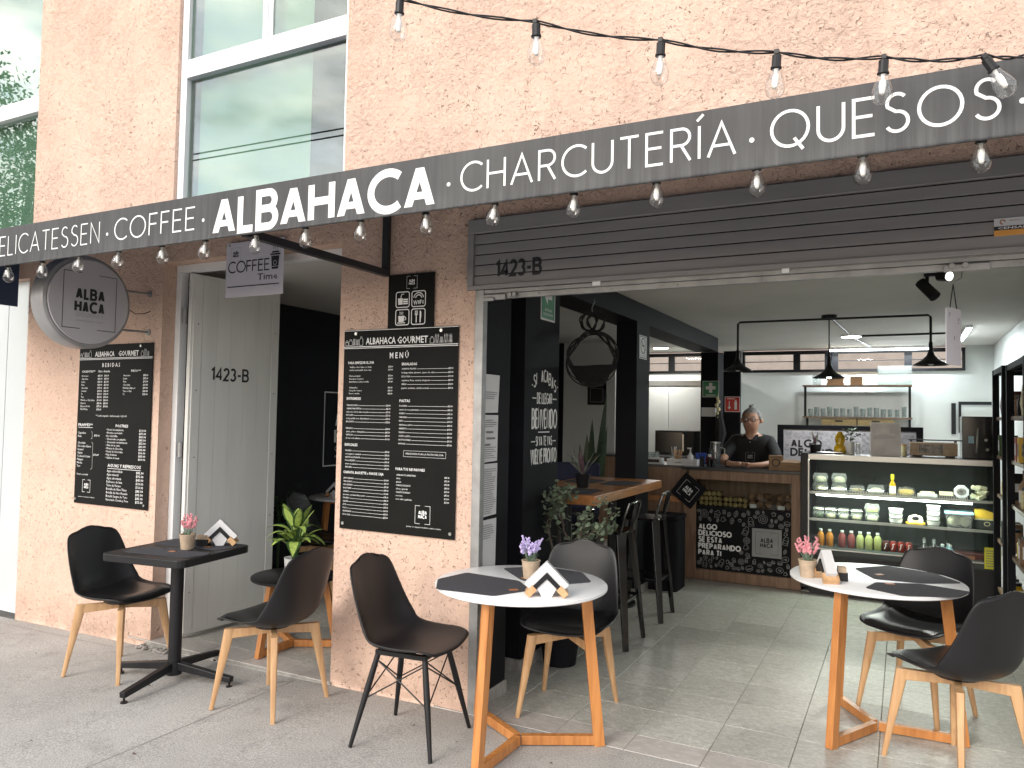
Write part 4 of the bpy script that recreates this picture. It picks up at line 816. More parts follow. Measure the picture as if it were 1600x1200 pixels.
mb = MB().ribbon([(.01, .01), (.205, .01), (.205, .195), (.01, .195)], .006, (.0026, 0, 0), Y_, Z_, True).ribbon(arc(.107, .115, .065, .065, 0, 345, 24), .009, (.0026, 0, 0), Y_, Z_, True).ribbon([(.06, .16), (.155, .07)], .009, (.0026, 0, 0), Y_, Z_).quad((.0028, 0, 0), Y_, Z_, .075, .14, .11, .122)
text(mb, 'NO FUMAR', .014, (.0028, .06, .022), Y_, Z_); mb.build('symbol', 'darkink', ns)
fa = thing('first_aid_sign', 'green first aid sign with a white cross beside the counter', 'sign', (-2.215, 9.44, 1.79))
MBB(0, .20, 0, .003, 0, .20).build('plate', 'printwhite', fa); MBB(.006, .194, -.001, -.0001, .006, .194).build('green_panel', 'green', fa)
MB().box(.08, .12, -.002, -.0011, .055, .175).box(.04, .0799, -.002, -.0011, .095, .135).box(.1201, .16, -.002, -.0011, .095, .135).box(.04, .16, -.002, -.0011, .02, .03).build('cross', 'printwhite', fa)
fe = thing('extinguisher_sign', 'red fire extinguisher sign with white symbols', 'sign', (-1.93, 9.38, 1.61))
MBB(0, .18, 0, .003, 0, .185).build('plate', 'printwhite', fe); MBB(.006, .174, -.001, -.0001, .006, .179).build('red_panel', 'red', fe)
MB().box(.115, .145, -.002, -.0011, .03, .125).box(.120, .140, -.002, -.0011, .13, .145).box(.05, .058, -.002, -.0011, .05, .13).prism([(.035, .06), (.054, .03), (.073, .06)], .0011, .002, (0, 0, 0), X_, Z_).box(.03, .12, -.002, -.0011, .155, .163).build('symbol', 'printwhite', fe)
MBB(-1.95, -1.75, 9.39, 9.45, .0, 2.349).build('pillar_return', 'charcoal', pil[2])
nb = thing('paper_box', 'white paper towel box on the counter pillar', 'box', (-2.21, 9.36, 1.55)); MBB(0, .17, 0, .08, 0, .11).build('box_body', 'paper', nb, bevel=.004)

# ================================================================== CHAIRS
def shell_mesh(cush=False, off=0.0, u0=0, u1=None):
    prof = [(.222, .436, .165), (.212, .447, .188), (.17, .452, .215), (.09, .444, .228), (0, .434, .232), (-.09, .430, .232), (-.155, .446, .230), (-.198, .492, .226), (-.222, .56, .218), (-.238, .64, .208), (-.252, .72, .196), (-.264, .785, .180), (-.270, .822, .155), (-.272, .838, .11)]
    def cat(a, b, c, d, t): return tuple(.5 * ((2 * b[i]) + (-a[i] + c[i]) * t + (2 * a[i] - 5 * b[i] + 4 * c[i] - d[i]) * t * t + (-a[i] + 3 * b[i] - 3 * c[i] + d[i]) * t ** 3) for i in range(3))
    P = []
    for i in range(len(prof) - 1):
        for t in (0, .5): P.append(cat(prof[max(0, i - 1)], prof[i], prof[i + 1], prof[min(len(prof) - 1, i + 2)], t))
    P.append(prof[-1]); n = len(P); m = 15; vs = []
    for i, (y, z, w) in enumerate(P):
        a = P[max(0, i - 1)]; b = P[min(n - 1, i + 1)]; ty, tz = b[0] - a[0], b[1] - a[1]; l = sqrt(ty * ty + tz * tz); ty /= l; tz /= l
        ny, nz = tz, -ty                                       # normal towards the sitter
        if nz < 0 and ny < 0: ny, nz = -ny, -nz
        u = i / (n - 1); curl = .055 * math.exp(-((u - .52) / .2) ** 2) + .035 * (1 - math.exp(-((u - 1) / .3) ** 2) * .5) * (1 if u > .2 else (u / .2) ** 1.5)
        for j in range(m):
            v = -1 + 2 * j / (m - 1); k = abs(v) ** 2.6 * curl
            x = v * w; yy = y + abs(ny) * k; zz = z + abs(nz) * k * .9
            if u > .8: zz -= (u - .8) / .2 * (.035 * (abs(v) > .0) * (sin(min(1, abs(v) * 1.1) * pi / 2) ** 3))
            if u < .12: yy -= (1 - u / .12) * .030 * v * v
            vs.append((x, yy, zz))
    return P, vs, n, m
def make_shell(name, m_, parent):
    P, vs, n, m = shell_mesh(); b = MB(); b.add(vs, [(i * m + j, i * m + j + 1, (i + 1) * m + j + 1, (i + 1) * m + j) for i in range(n - 1) for j in range(m - 1)])
    o = b.build(name, m_, parent, True); o.modifiers.clear()
    so = o.modifiers.new('thick', 'SOLIDIFY'); so.thickness = .011; so.offset = 1
    sb = o.modifiers.new('sub', 'SUBSURF'); sb.levels = 1; sb.render_levels = 1
    return o
def make_cushion(parent):
    P, vs, n, m = shell_mesh(); b = MB(); n0, n1, m0, m1 = 2, 13, 1, m - 2; top = []; idx = {}
    vv = []
    for i in range(n0, n1 + 1):
        for j in range(m0, m1 + 1):
            e = min((i - n0) / 2.0, (n1 - i) / 2.0, (j - m0) / 2.0, (m1 - j) / 2.0, 1); x, y, z = vs[i * m + j]
            idx[i, j] = len(vv); vv.append((x, y, z + .004 + .020 * sqrt(max(0, e))))
    b.add(vv, [(idx[i, j], idx[i, j + 1], idx[i + 1, j + 1], idx[i + 1, j]) for i in range(n0, n1) for j in range(m0, m1)])
    o = b.build('seat_cushion', 'leather', parent, True); o.modifiers.clear(); sb = o.modifiers.new('sub', 'SUBSURF'); sb.levels = 1; sb.render_levels = 1
    return o
def make_wood_chair(label, group):
    t = thing('shell_chair', label, 'chair', (0, 0, 0), 0, group)
    make_shell('seat_shell', 'plastic', t); make_cushion(t)
    for sx in (-1, 1):
        for sy in (-1, 1):
            b = MB(); a = Vector((sx * .150, sy * .150, .405)); f = Vector((sx * .205, sy * .205, 0.0)); dd = (f - a).normalized()
            u = Vector((sx, sy, 0)).normalized(); s_ = u.cross(Z_).normalized()
            pts = [(a, .031, .019), (a.lerp(f, .33), .025, .017), (a.lerp(f, .7), .0165, .0135), (f, .0125, .0115)]
            n = 10; vs = []
            for p, ru, rs in pts:
                for k in range(n): th = 2 * pi * k / n; vs.append(p + u * (ru * .9 * (abs(cos(th)) ** .7) * (1 if cos(th) > 0 else -1)) + s_ * (rs * (abs(sin(th)) ** .7) * (1 if sin(th) > 0 else -1)))
            b.add(vs, [(i * n + k, i * n + (k + 1) % n, (i + 1) * n + (k + 1) % n, (i + 1) * n + k) for i in range(3) for k in range(n)] + [tuple(range(n)), tuple(range(3 * n, 4 * n))])
            b.build('leg', 'beech', t, True)
    b = MB()
    for a in (45, 135):
        c, s = cos(radians(a)), sin(radians(a)); d = Vector((c, s, 0))
        b.bar(d * -.222 + Z_ * .380, d * .0 + Z_ * .388, .030, .050, h1=.036); b.bar(d * .222 + Z_ * .380, d * .0 + Z_ * .388, .0298, .050, h1=.0355)
    b.build('cross_frame', 'beech', t, bevel=.003)
    MB().cyl((0, 0, .405), (0, 0, .425), .09, .11, 16).build('seat_mount', 'plastic', t)
    return t
ch0 = make_wood_chair('black shell chair with beech legs on the wall side of the square table', 'black shell chairs with beech legs')
ch0.location = (-4.15, 3.005, gz(-4.15)); ch0.rotation_euler = (0, 0, radians(-90 + 8))
dup(ch0, (-2.965, 3.03, gz(-2.965)), radians(90 + 2), 'black shell chair with beech legs, back turned, right of the square table')
dup(ch0, (-1.55, 3.70, 0), radians(180 + 6), 'black shell chair with beech legs behind the white table with lilac flowers')
dup(ch0, (.055, 4.60, 0), radians(153), 'black shell chair with beech legs behind the white table by the display case')
dup(ch0, (.2065, 3.93, 0), radians(45), 'black shell chair with beech legs at the right picture edge, back turned')
dup(ch0, (-4.35, 4.98, 0), radians(-75), 'black shell chair with beech legs deep inside the dark side room')
# black legged shell chair
t = thing('shell_chair', 'black shell chair with black wire-braced legs against the pier', 'chair', (-2.06, 3.02, -.001), radians(-90 + 6))
make_shell('seat_shell', 'plastic', t)
ft = {}
for sx in (-1, 1):
    for sy in (-1, 1):
        a, f = Vector((sx * .115, sy * .12, .415)), Vector((sx * .205, sy * .205, 0)); ft[sx, sy] = (a, f)
        MB().tube([a, a.lerp(f, .4), f], [.013, .015, .009], 10).build('leg', 'metal', t, True)
b = MB()
for (p, q) in (((-1, -1), (1, -1)), ((1, -1), (1, 1)), ((1, 1), (-1, 1)), ((-1, 1), (-1, -1))):
    A, B = ft[p], ft[q]
    b.cyl(A[0].lerp(A[1], .08), B[0].lerp(B[1], .50), .0035, n=6).cyl(B[0].lerp(B[1], .08), A[0].lerp(A[1], .50), .0035, n=6)
b.build('wire_brace', 'metal', t)
MB().box(-.13, .13, -.13, -.10, .405, .425).box(-.13, .13, .10, .13, .405, .425).box(-.13, -.10, -.0999, .0999, .405, .425).box(.10, .13, -.0999, .0999, .405, .425).build('seat_mount', 'metal', t)

# ================================================================== TABLES
def round_table(label, x, y, rot, r=.40, h=.745, top='white_top', group=None, rt=.30, rf=.375, th=.019, sec=.050):
    t = thing('round_table', label, 'table', (x, y, 0), 0, group)
    MB().lathe([(r - .006, h - th), (r, h - th + .004), (r, h - .004), (r - .005, h)], n=72).build('table_top', top, t, True)
    for k in range(3):
        a = rot + k * 2 * pi / 3; d = Vector((cos(a), sin(a), 0))
        MB().bar(d * rt + Z_ * (h - th - .001), d * rf + Z_ * .0, .036, sec, up=d).build('leg', 'oak', t, bevel=.002)
        b = MB().bar(Z_ * .026 + d * .012, d * (rf - .026) + Z_ * .026, .034, .042).build('stretcher', 'oak', t, bevel=.002)
    b = MB()
    for k in range(3): a = rot + k * 2 * pi / 3; b.bar(Z_ * (h - th - .017) + Vector((cos(a), sin(a), 0)) * .01, Vector((cos(a), sin(a), 0)) * (rt - .02) + Z_ * (h - th - .017), .03, .030)
    b.build('top_support', 'oak', t)
    return t
T2 = (-1.585, 3.195); T3 = (-.125, 4.215)
round_table('round white table with orange wood legs nearest the camera, on the threshold', T2[0], T2[1], radians(29), group='round white tables')
round_table('round white table with orange wood legs inside the shop near the display case', T3[0], T3[1], radians(2), group='round white tables')
round_table('low round black table with wood legs under the leafy potted plant in the doorway', -3.515, 3.77, radians(-91), r=.27, h=.46, top='metal', rt=.2, rf=.285, th=.022, sec=.04)
round_table('round white table in the dark side room holding a napkin holder', -4.55, 5.62, radians(20), group='round white tables')
# square table
sq = thing('square_table', 'square black bistro table with a four-foot pedestal base on the pavement', 'table', (-3.715, 3.035, gz(-3.7)), radians(8))
pl = rr(-.285, -.285, .57, .57, .05)
MB().prism(pl, .703, .745).build('table_top', 'metal', sq, bevel=.004)
MB().cyl((0, 0, .06), (0, 0, .703), .036, n=20).build('pedestal', 'metal', sq, True)
for k in range(4):
    a = radians(-79 - 8 + 90 * k); d = Vector((cos(a), sin(a), 0)); MB().bar(d * .03 + Z_ * .085, d * .385 + Z_ * .045, .036, .045, h1=.030).build('foot', 'metal', sq, bevel=.003)
    MB().cyl(d * .37 + Z_ * .0, d * .37 + Z_ * .008, .018, n=12).cyl(d * .37 + Z_ * .008, d * .37 + Z_ * .03, .006, n=8).build('levelling_foot', 'metal', sq)
MB().cyl((0, 0, .035), (0, 0, .11), .042, n=20).build('hub', 'metal', sq, True)

# ------------------------------------------------------------------ things on tables
def placemat(label, x, y, z, rz, group='dark felt placemats', w=.42, d=.26, tagpos=1):
    t = thing('placemat', label, 'placemat', (x, y, z), rz, group)
    c = .07; pts = [(-w / 2 + c, -d / 2), (w / 2 - c, -d / 2), (w / 2, -d / 2 + c), (w / 2, d / 2 - c), (w / 2 - c, d / 2), (-w / 2 + c, d / 2), (-w / 2, d / 2 - c), (-w / 2, -d / 2 + c)]
    MB().prism(pts, 0, .003).build('felt_sheet', 'felt', t, bevel=.001)
    MBB(w / 2 - .075, w / 2 - .025, -.018, .018, .0031, .0042).build('leather_tag', 'tag', t) if tagpos else None
    return t
def hexmat(label, pts, z, tg, group='dark felt placemats'):
    cx = sum(p[0] for p in pts) / len(pts); cy = sum(p[1] for p in pts) / len(pts)
    t = thing('placemat', label, 'placemat', (cx, cy, z), 0, group); q = []
    n = len(pts)
    for i, p in enumerate(pts):                                # clip the corners round
        a, b, c = Vector(pts[i - 1]), Vector(p), Vector(pts[(i + 1) % n])
        q += [b + (a - b).normalized() * .012, b + (c - b).normalized() * .012]
    MB().prism([(v[0] - cx, v[1] - cy) for v in q], 0, .003).build('felt_sheet', 'felt', t)
    MB().obox((tg[0] - cx, tg[1] - cy, .0035), (cos(tg[2]), sin(tg[2]), 0), (-sin(tg[2]), cos(tg[2]), 0), Z_, .020, .013, .0008).build('leather_tag', 'tag', t)
    return t
Z2 = .7452
def fitp(pxs): # image -> table plane points, worked out beforehand
    return pxs
hexmat('dark felt placemat on the front left side of the white table with lilac flowers', [(-1.94, 3.03), (-1.84, 2.86), (-1.56, 2.88), (-1.47, 3.06), (-1.60, 3.20), (-1.90, 3.23)], Z2, (-1.535, 3.02, .7))
hexmat('dark felt placemat at the back of the white table, under the lilac flower pot', [(-1.80, 3.42), (-1.60, 3.225), (-1.44, 3.19), (-1.30, 3.36), (-1.42, 3.54), (-1.66, 3.57)], Z2, (-1.60, 3.27, .5))
hexmat('dark felt placemat on the front half of the white table near the display case', [(-.16, 3.93), (.0, 3.84), (.22, 3.95), (.275, 4.10), (.07, 4.17), (-.12, 4.09)], Z2, (-.06, 4.085, .3))
hexmat('dark felt placemat on the back half of the white table near the display case', [(-.23, 4.42), (-.13, 4.18), (.08, 4.19), (.25, 4.30), (.14, 4.50), (-.08, 4.59)], Z2, (-.11, 4.30, .8))
zq = gz(-3.7) + .7452
hexmat('dark felt placemat on the near side of the square black table', [(-3.88, 2.80), (-3.45, 2.87), (-3.42, 2.98), (-3.46, 3.04), (-3.87, 2.98), (-3.92, 2.90)], zq, (-3.66, 2.95, .17))
hexmat('dark felt placemat on the far side of the square black table', [(-3.95, 3.06), (-3.49, 3.12), (-3.47, 3.24), (-3.51, 3.29), (-3.94, 3.24), (-3.98, 3.16)], zq, (-3.62, 3.16, .17))
def lavender(label, x, y, z, col, group='small paper flower pots', s=1.0, seed=1):
    t = thing('flower_pot', label, 'flower pot', (x, y, z), 0, group); rn = random.Random(seed)
    MB().lathe([(.028 * s, 0), (.0295 * s, .002), (.037 * s, .068 * s), (.0385 * s, .070 * s), (.0385 * s, .073 * s), (.035 * s, .073 * s), (.034 * s, .06 * s)], n=20, cap=False).lathe([(.001, 0.001), (.028 * s, 0.001)], n=20, cap=False).lathe([(.001, .062 * s), (.0345 * s, .062 * s)], n=20, cap=False).build('pot', 'paperpot', t, True)
    st_, bl = MB(), MB()
    for i in range(20):
        a = rn.uniform(0, 6.28); lean = rn.uniform(.15, .62); hh = rn.uniform(.075, .12) * s; b0 = Vector((.012 * cos(a), .012 * sin(a), .062 * s)); tip = b0 + Vector((cos(a) * lean * .06 * s, sin(a) * lean * .06 * s, hh * .85))
        st_.tube([b0, b0.lerp(tip, .5) + Vector((0, 0, .006)), tip], .0013, 4)
        if i < 17:
            for k in range(9):
                c = b0.lerp(tip, .62 + k * .055); bl.ball(c + Vector((rn.uniform(-1, 1), rn.uniform(-1, 1), rn.uniform(-.5, .5))) * .005, rn.uniform(.0045, .0075) * s * (1 - k * .04), 5)
    for i in range(60):
        a = rn.uniform(0, 6.28); l = rn.uniform(.02, .05) * s; b0 = Vector((.02 * cos(a) * rn.random(), .02 * sin(a) * rn.random(), .06 * s + rn.random() * .035)); d = Vector((cos(a) * .8, sin(a) * .8, rn.uniform(.2, 1))).normalized()
        w_ = d.cross(Z_).normalized() * .0028; st_.add([b0 - w_, b0 + w_, b0 + d * l], [(0, 1, 2)])
    f = st_.build('stems', 'sage', t); f['kind'] = 'stuff'
    f = bl.build('blossom', col, t); f['kind'] = 'stuff'
    return t
lavender('paper pot of lilac lavender on the white table nearest the camera', -1.575, 3.275, Z2 + .003, 'lilac', s=1.18, seed=3)
lavender('paper pot of pink lavender on the white table near the display case', -.425, 4.055, Z2, 'pink', s=1.18, seed=5)
lavender('paper pot of pink lavender on the square black table', -3.655, 3.045, zq + .003, 'pink', s=1.18, seed=8)
def napkins(label, x, y, z, rz, s=1.0, group='chevron napkin holders'):
    t = thing('napkin_holder', label, 'napkin holder', (x, y, z), rz, group)
    q = .7071
    def arms(ap, l0, l1, wd, hy, sg, b):                       # piece of an inverted V, centre line from the apex
        d = Vector((sg * q, 0, -q)); n_ = Vector((sg * q, 0, q)); a = Vector((0, 0, ap * s))
        e0 = wd / 2 if l0 == 0 else 0
        p = [a + d * (l0 * s + e0 * s) + n_ * (wd * s / 2), a + d * (l1 * s) + n_ * (wd * s / 2), a + d * (l1 * s) - n_ * (wd * s / 2), a + d * (l0 * s - e0 * s) - n_ * (wd * s / 2)]
        if l0 == 0: p = [Vector((0, 0, ap * s + wd * s * q)), p[1], p[2], Vector((0, 0, ap * s - wd * s * q))]
        vs = [Vector((v.x, yy, v.z)) for yy in (-hy, hy) for v in p]
        return b.add(vs, [(0, 1, 2, 3), (7, 6, 5, 4), (0, 4, 5, 1), (1, 5, 6, 2), (2, 6, 7, 3), (3, 7, 4, 0)])
    b = MB(); arms(.1275, 0, .118, .031, .024, 1, b); arms(.1275, 0, .118, .031, .024, -1, b); b.build('napkins', 'paper', t)
    b = MB(); arms(.0940, 0, .072, .0185, .032, 1, b); arms(.0940, 0, .072, .0185, .032, -1, b); b.build('black_band', 'metal', t)
    for sg in (1, -1): arms(.0935, .0725, .118, .0285, .037, sg, MB()).build('wooden_foot', 'beech', t, bevel=.001)
    MB().prism([(0, .0775 * s), (.041 * s, .038 * s), (.020 * s, .001), (-.020 * s, .001), (-.041 * s, .038 * s)][::-1], -.012, .024, (0, 0, 0), X_, Z_).build('folded_napkin', 'paper', t)
    return t
napkins('wood and black napkin holder on the white table nearest the camera', -1.365, 3.0, Z2, radians(24), 1.0)
napkins('wood and black napkin holder on the square black table', -3.60, 3.235, zq + .003, radians(35), 1.05)
napkins('wood and black napkin holder seen edge-on beside the pink flowers by the display case', -.335, 4.0, Z2, radians(112), 1.0)
napkins('wood and black napkin holder on the side room table', -4.62, 5.45, Z2, radians(10), .9)
def packets(label, x, y, z, rz):
    t = thing('sugar_box', label, 'sugar box', (x, y, z), rz, 'small black sugar packet boxes')
    MB().box(-.035, .035, -.025, -.022, 0, .04).box(-.035, .035, .022, .025, 0, .04).box(-.035, -.032, -.022, .022, 0, .04).box(.032, .035, -.022, .022, 0, .04).box(-.032, .032, -.022, .022, 0, .002).build('box', 'metal', t)
    b = MB()
    for k in range(9): b.obox((-.027 + k * .0065, 0, .036), (1, 0, .15), Y_, (-.15, 0, 1), .0014, .019, .028)
    b.build('packets', 'paperpot', t)
packets('small black box of sugar packets on the square black table', -3.665, 3.165, zq + .003, radians(25))
packets('small black box of sugar packets on the white table near the display case', -.27, 4.07, Z2, radians(100))

# ================================================================== PLANTS
def blade(mb, base, d, L_, w, droop, segs=6, tw=0, mis=None, fold=.15):
    base = Vector(base); d = Vector(d).normalized(); side = d.cross(Z_)
    side = side.normalized() if side.length > .05 else X_
    L0, C0, R0 = [], [], []
    for i in range(segs + 1):
        t = i / segs; p = base + d * (L_ * t) + Vector((0, 0, -droop * t * t * L_)); ww = w * (sin(pi * min(1, .08 + t * .92)) ** .8) * (1 - .15 * t)
        if i == segs: ww = .0005
        L0.append(p + side * ww + Z_ * ww * fold); R0.append(p - side * ww + Z_ * ww * fold); C0.append(p)
    if mis is None:
        vs = L0 + C0 + R0; n = segs + 1
        mb.add(vs, [(i, n + i, n + i + 1, i + 1) for i in range(segs)] + [(n + i, 2 * n + i, 2 * n + i + 1, n + i + 1) for i in range(segs)])
    else:
        L1 = [a.lerp(c, .38) for a, c in zip(L0, C0)]; R1 = [a.lerp(c, .38) for a, c in zip(R0, C0)]; n = segs + 1; vs = L0 + L1 + C0 + R1 + R0
        for s in range(4):
            mb.cur = mis[0] if s in (0, 3) else mis[1]
            b = len(mb.v) if s == 0 else b
            if s == 0: mb.v += [tuple(v) for v in vs]
            fs = [(b + s * n + i, b + (s + 1) * n + i, b + (s + 1) * n + i + 1, b + s * n + i + 1) for i in range(segs)]; mb.f += fs; mb.mi += [mb.cur] * len(fs)
        mb.cur = 0
    return mb
t = thing('potted_plant', 'bushy variegated lime green plant in a white pot in the doorway', 'potted plant', (-3.545, 3.80, .46))
MB().lathe([(.05, 0), (.058, .004), (.066, .10), (.068, .105), (.062, .105), (.060, .09)], n=24, cap=False).lathe([(.001, .088), (.061, .088)], n=24, cap=False).build('pot', 'porcelain', t, True)
rn = random.Random(12); stm = MB()
for i in range(28):
    a = i * 2.4 + rn.uniform(-.2, .2); up_ = rn.uniform(.35, 1.0) if i > 6 else 1.6; hh = .10 + .10 * (i / 24) if i > 5 else .24; b0 = Vector((.01 * cos(a), .01 * sin(a), .085)); kx = Vector((cos(a) * .03, sin(a) * .03, hh * rn.uniform(.7, 1.15)))
    stm.tube([b0, b0 + kx * .5, b0 + kx], .004, 5)
    lf = MB(); d = Vector((cos(a), sin(a), up_)); blade(lf, b0 + kx, d, rn.uniform(.14, .20), rn.uniform(.036, .050), rn.uniform(.25, .7) if i > 6 else .1, 7, mis=(0, 1)); lf.build('leaf', ['leaf', 'limeleaf'], t, True)
stm.build('stem', 'leaf', t)
t = thing('potted_plant', 'thin dark palm leaves in shadow behind the open door', 'potted plant', (-4.62, 4.75, 0)); rn = random.Random(5)
MB().lathe([(.10, 0), (.13, .22), (.12, .22), (.118, .19)], n=20, cap=False).lathe([(.001, .19), (.118, .19)], n=20, cap=False).build('pot', 'charcoal', t, True)
lf = MB()
for i in range(34):
    a = rn.uniform(0, 6.28); b0 = Vector((0, 0, rn.uniform(.5, .75))); blade(lf, b0, (cos(a), sin(a), rn.uniform(.3, 1.8)), rn.uniform(.3, .5), .008, rn.uniform(.2, .7), 6)
lf.tube([(0, 0, .19), (.01, 0, .5), (0, 0, .75)], .012, 6); f = lf.build('foliage', 'leaf', t); f['kind'] = 'stuff'
# snake plant
t = thing('snake_plant', 'tall snake plant with upright dark leaves behind the bar table', 'snake plant', (-2.86, 7.25, 0)); rn = random.Random(4)
MB().lathe([(.13, 0), (.16, .40), (.15, .40), (.145, .36)], n=24, cap=False).lathe([(.001, .36), (.146, .36)], n=24, cap=False).build('pot', 'charcoal', t, True)
for i, (dx, h_, w_) in enumerate(((.28, 1.42, .045), (.10, 1.15, .04), (-.10, .9, .04), (.22, .95, .045), (-.24, .98, .03), (.0, 1.0, .05), (.34, 1.1, .04), (-.32, .82, .028), (.16, .7, .04), (-.02, .62, .04), (.05, .8, .04))):
    lf = MB(); b0 = Vector((dx * .25, rn.uniform(-.06, .06), .34)); blade(lf, b0, (dx * .45, rn.uniform(-.1, .1), 1), h_ - .02, w_ * 1.25, -.03 * (1 if dx > 0 else 1), 8, fold=.5); o = lf.build('leaf', 'darkleaf', t, True)
t = thing('potted_plant', 'small black pot with pink and silver leaves on the bar table', 'potted plant', (-2.09, 5.2, 1.001)); rn = random.Random(6)
MB().lathe([(.042, 0), (.058, .10), (.053, .10), (.052, .085)], n=20, cap=False).lathe([(.001, .085), (.052, .085)], n=20, cap=False).build('pot', 'metal', t, True)
for i in range(26):
    a = rn.uniform(0, 6.28); lf = MB(); blade(lf, (0, 0, .085), (cos(a) * .55, sin(a) * .55, rn.uniform(.5, 1.6)), rn.uniform(.13, .26), .011, .15, 5); lf.build('leaf', 'purpleleaf' if i % 3 == 0 else 'paleleaf', t, True)
# jade plant
t = thing('jade_plant', 'sprawling jade plant with small round leaves beside the chalk-lettered pillar', 'jade plant', (-1.89, 4.36, 0)); rn = random.Random(21)
MB().lathe([(.10, 0), (.14, .30), (.13, .30), (.125, .27)], n=24, cap=False).lathe([(.001, .27), (.126, .27)], n=24, cap=False).build('pot', 'charcoal', t, True)
br, lf = MB(), MB()
def jade(p, d, l, r, dep):
    q = p + d * l; mid = p.lerp(q, .5) + Vector((rn.uniform(-1, 1), rn.uniform(-1, 1), 0)) * .02; br.tube([p, mid, q], [r, r * .85, r * .65], 6)
    if dep < 3:
        for a, b in ((p, mid), (mid, q)):
            for k in range(2):
                c = a.lerp(b, rn.random())
                leafs(c, 3)
    if dep == 0: leafs(q, 8, .035); return
    for k in range(rn.choice((1, 2, 2, 3))): jade(q, (d + Vector((rn.uniform(-.9, .9), rn.uniform(-.7, .7), rn.uniform(-.5, .6)))).normalized(), l * rn.uniform(.65, .9), r * .65, dep - 1)
def leafs(c, n=5, sp=.03):
    for k in range(n):
        o = c + Vector((rn.gauss(0, 1), rn.gauss(0, 1), rn.gauss(0, 1))) * sp * .6; a = rn.uniform(0, 6.28); nz = Vector((rn.gauss(0, .6), rn.gauss(0, .6) - .3, 1)).normalized(); u = nz.cross(Vector((cos(a), sin(a), 0))).normalized(); v = nz.cross(u); r = rn.uniform(.010, .017)
        lf.add([o + (u * cos(q) * r * 1.25 + v * sin(q) * r * .8) for q in (0, 1.05, 2.1, 3.14, 4.2, 5.25)], [(0, 1, 2, 3, 4, 5)])
br.tube([(0, 0, .27), (.02, -.01, .42), (-.01, 0, .58)], [.018, .016, .013], 7)
for st0, d0, l0 in (((0, 0, .50), (.55, -.1, .75), .17), ((-.01, 0, .58), (.45, .0, .9), .17), ((-.01, 0, .58), (-.35, -.05, 1), .19)):
    jade(Vector(st0), Vector(d0).normalized(), l0, .010, 3)
br.build('branches', 'bark', t, True); f = lf.build('foliage', 'greyleaf', t); f['kind'] = 'stuff'

# ================================================================== BAR TABLE AND STOOLS
bt = thing('bar_table', 'tall wooden bar table standing between the black pillars', 'bar table', (0, 0, 0))
MBB(-2.46, -1.80, 4.69, 6.24, .936, 1.0).build('table_top', 'barwood', bt, bevel=.003)
for x, y in ((-2.13, 5.0), (-2.13, 5.95)): MB().cyl((x, y, .02), (x, y, .936), .035, n=14).cyl((x, y, 0), (x, y, .02), .2, n=24).build('pedestal', 'metal', bt, True)
for (x, y, w_, l) in ((-2.0, 4.92, .0, 'front right corner of the bar table'), (-2.28, 4.95, 0, 'front left corner of the bar table'), (-1.98, 5.72, 0, 'back right side of the bar table'), (-2.28, 5.72, 0, 'back left side of the bar table')):
    placemat('dark felt placemat on the ' + l, x, y, 1.0005, radians(90), 'dark placemats on the bar table', w=.40, d=.26, tagpos=0)
def stool(label, x, y, rz, group='black metal bar stools'):
    t = thing('bar_stool', label, 'bar stool', (x, y, 0), rz, group)
    MB().prism(rr(-.15, -.15, .30, .30, .04), .742, .760).build('seat', 'glossblack', t, bevel=.004)
    for sx in (-1, 1):
        for sy in (-1, 1):
            a, f = Vector((sx * .115, sy * .115, .742)), Vector((sx * .185, sy * .185, 0))
            b = MB().bar(a, f, .068, .03, up=Vector((sx, sy, 0)), w1=.038, h1=.018); b.build('leg', 'glossblack', t, bevel=.003)
    b = MB()
    for (p, q) in (((-1, -1), (1, -1)), ((1, -1), (1, 1)), ((1, 1), (-1, 1)), ((-1, 1), (-1, -1))):
        k = .115 + .07 * (1 - .30 / .742); b.bar((p[0] * k, p[1] * k, .30), (q[0] * k, q[1] * k, .30), .012, .02)
    b.build('footrest', 'glossblack', t)
    b = MB().tube([(-.13, -.12, .75), (-.145, -.15, .86), (-.12, -.175, .945), (0, -.185, .955), (.12, -.175, .945), (.145, -.15, .86), (.13, -.12, .75)], .010, 8).bar((0, -.145, .75), (0, -.183, .945), .075, .006, up=Y_)
    b.build('backrest', 'glossblack', t, True)
    return t
s0 = stool('black metal bar stool nearest the entrance, right of the bar table', -1.79, 4.965, radians(90))
dup(s0, (-1.79, 5.735, 0), radians(92), 'black metal bar stool nearest the counter, right of the bar table')
dup(s0, (-2.42, 5.1, 0), radians(-92), 'black metal bar stool on the far side of the bar table, front one')
dup(s0, (-2.42, 5.8, 0), radians(-90), 'black metal bar stool on the far side of the bar table, rear one')
t = thing('upholstered_chair', 'navy blue padded chair back behind the bar table', 'chair', (-2.66, 6.45, 0), radians(10))
MB().prism(rr(-.22, -.03, .44, .06, .02), .62, 1.10).build('backrest', 'bluefab', t, bevel=.02)
MB().box(-.22, .22, -.44, -.03, .60, .68).build('seat', 'bluefab', t, bevel=.02)
for x in (-.2, .2):
    for y in (-.42, .0): MB().bar((x, y, .6), (x, y, 0), .03).build('leg', 'metal', t)
t = thing('waste_bin', 'dark lidded bin behind the bar stools', 'bin', (-1.93, 6.75, 0)); MB().prism(rr(-.17, -.15, .34, .30, .03), 0, .62).build('bin_body', 'charcoal', t, bevel=.01); MB().prism(rr(-.18, -.16, .36, .32, .03), .621, .66).build('lid', 'charcoal', t, bevel=.01)

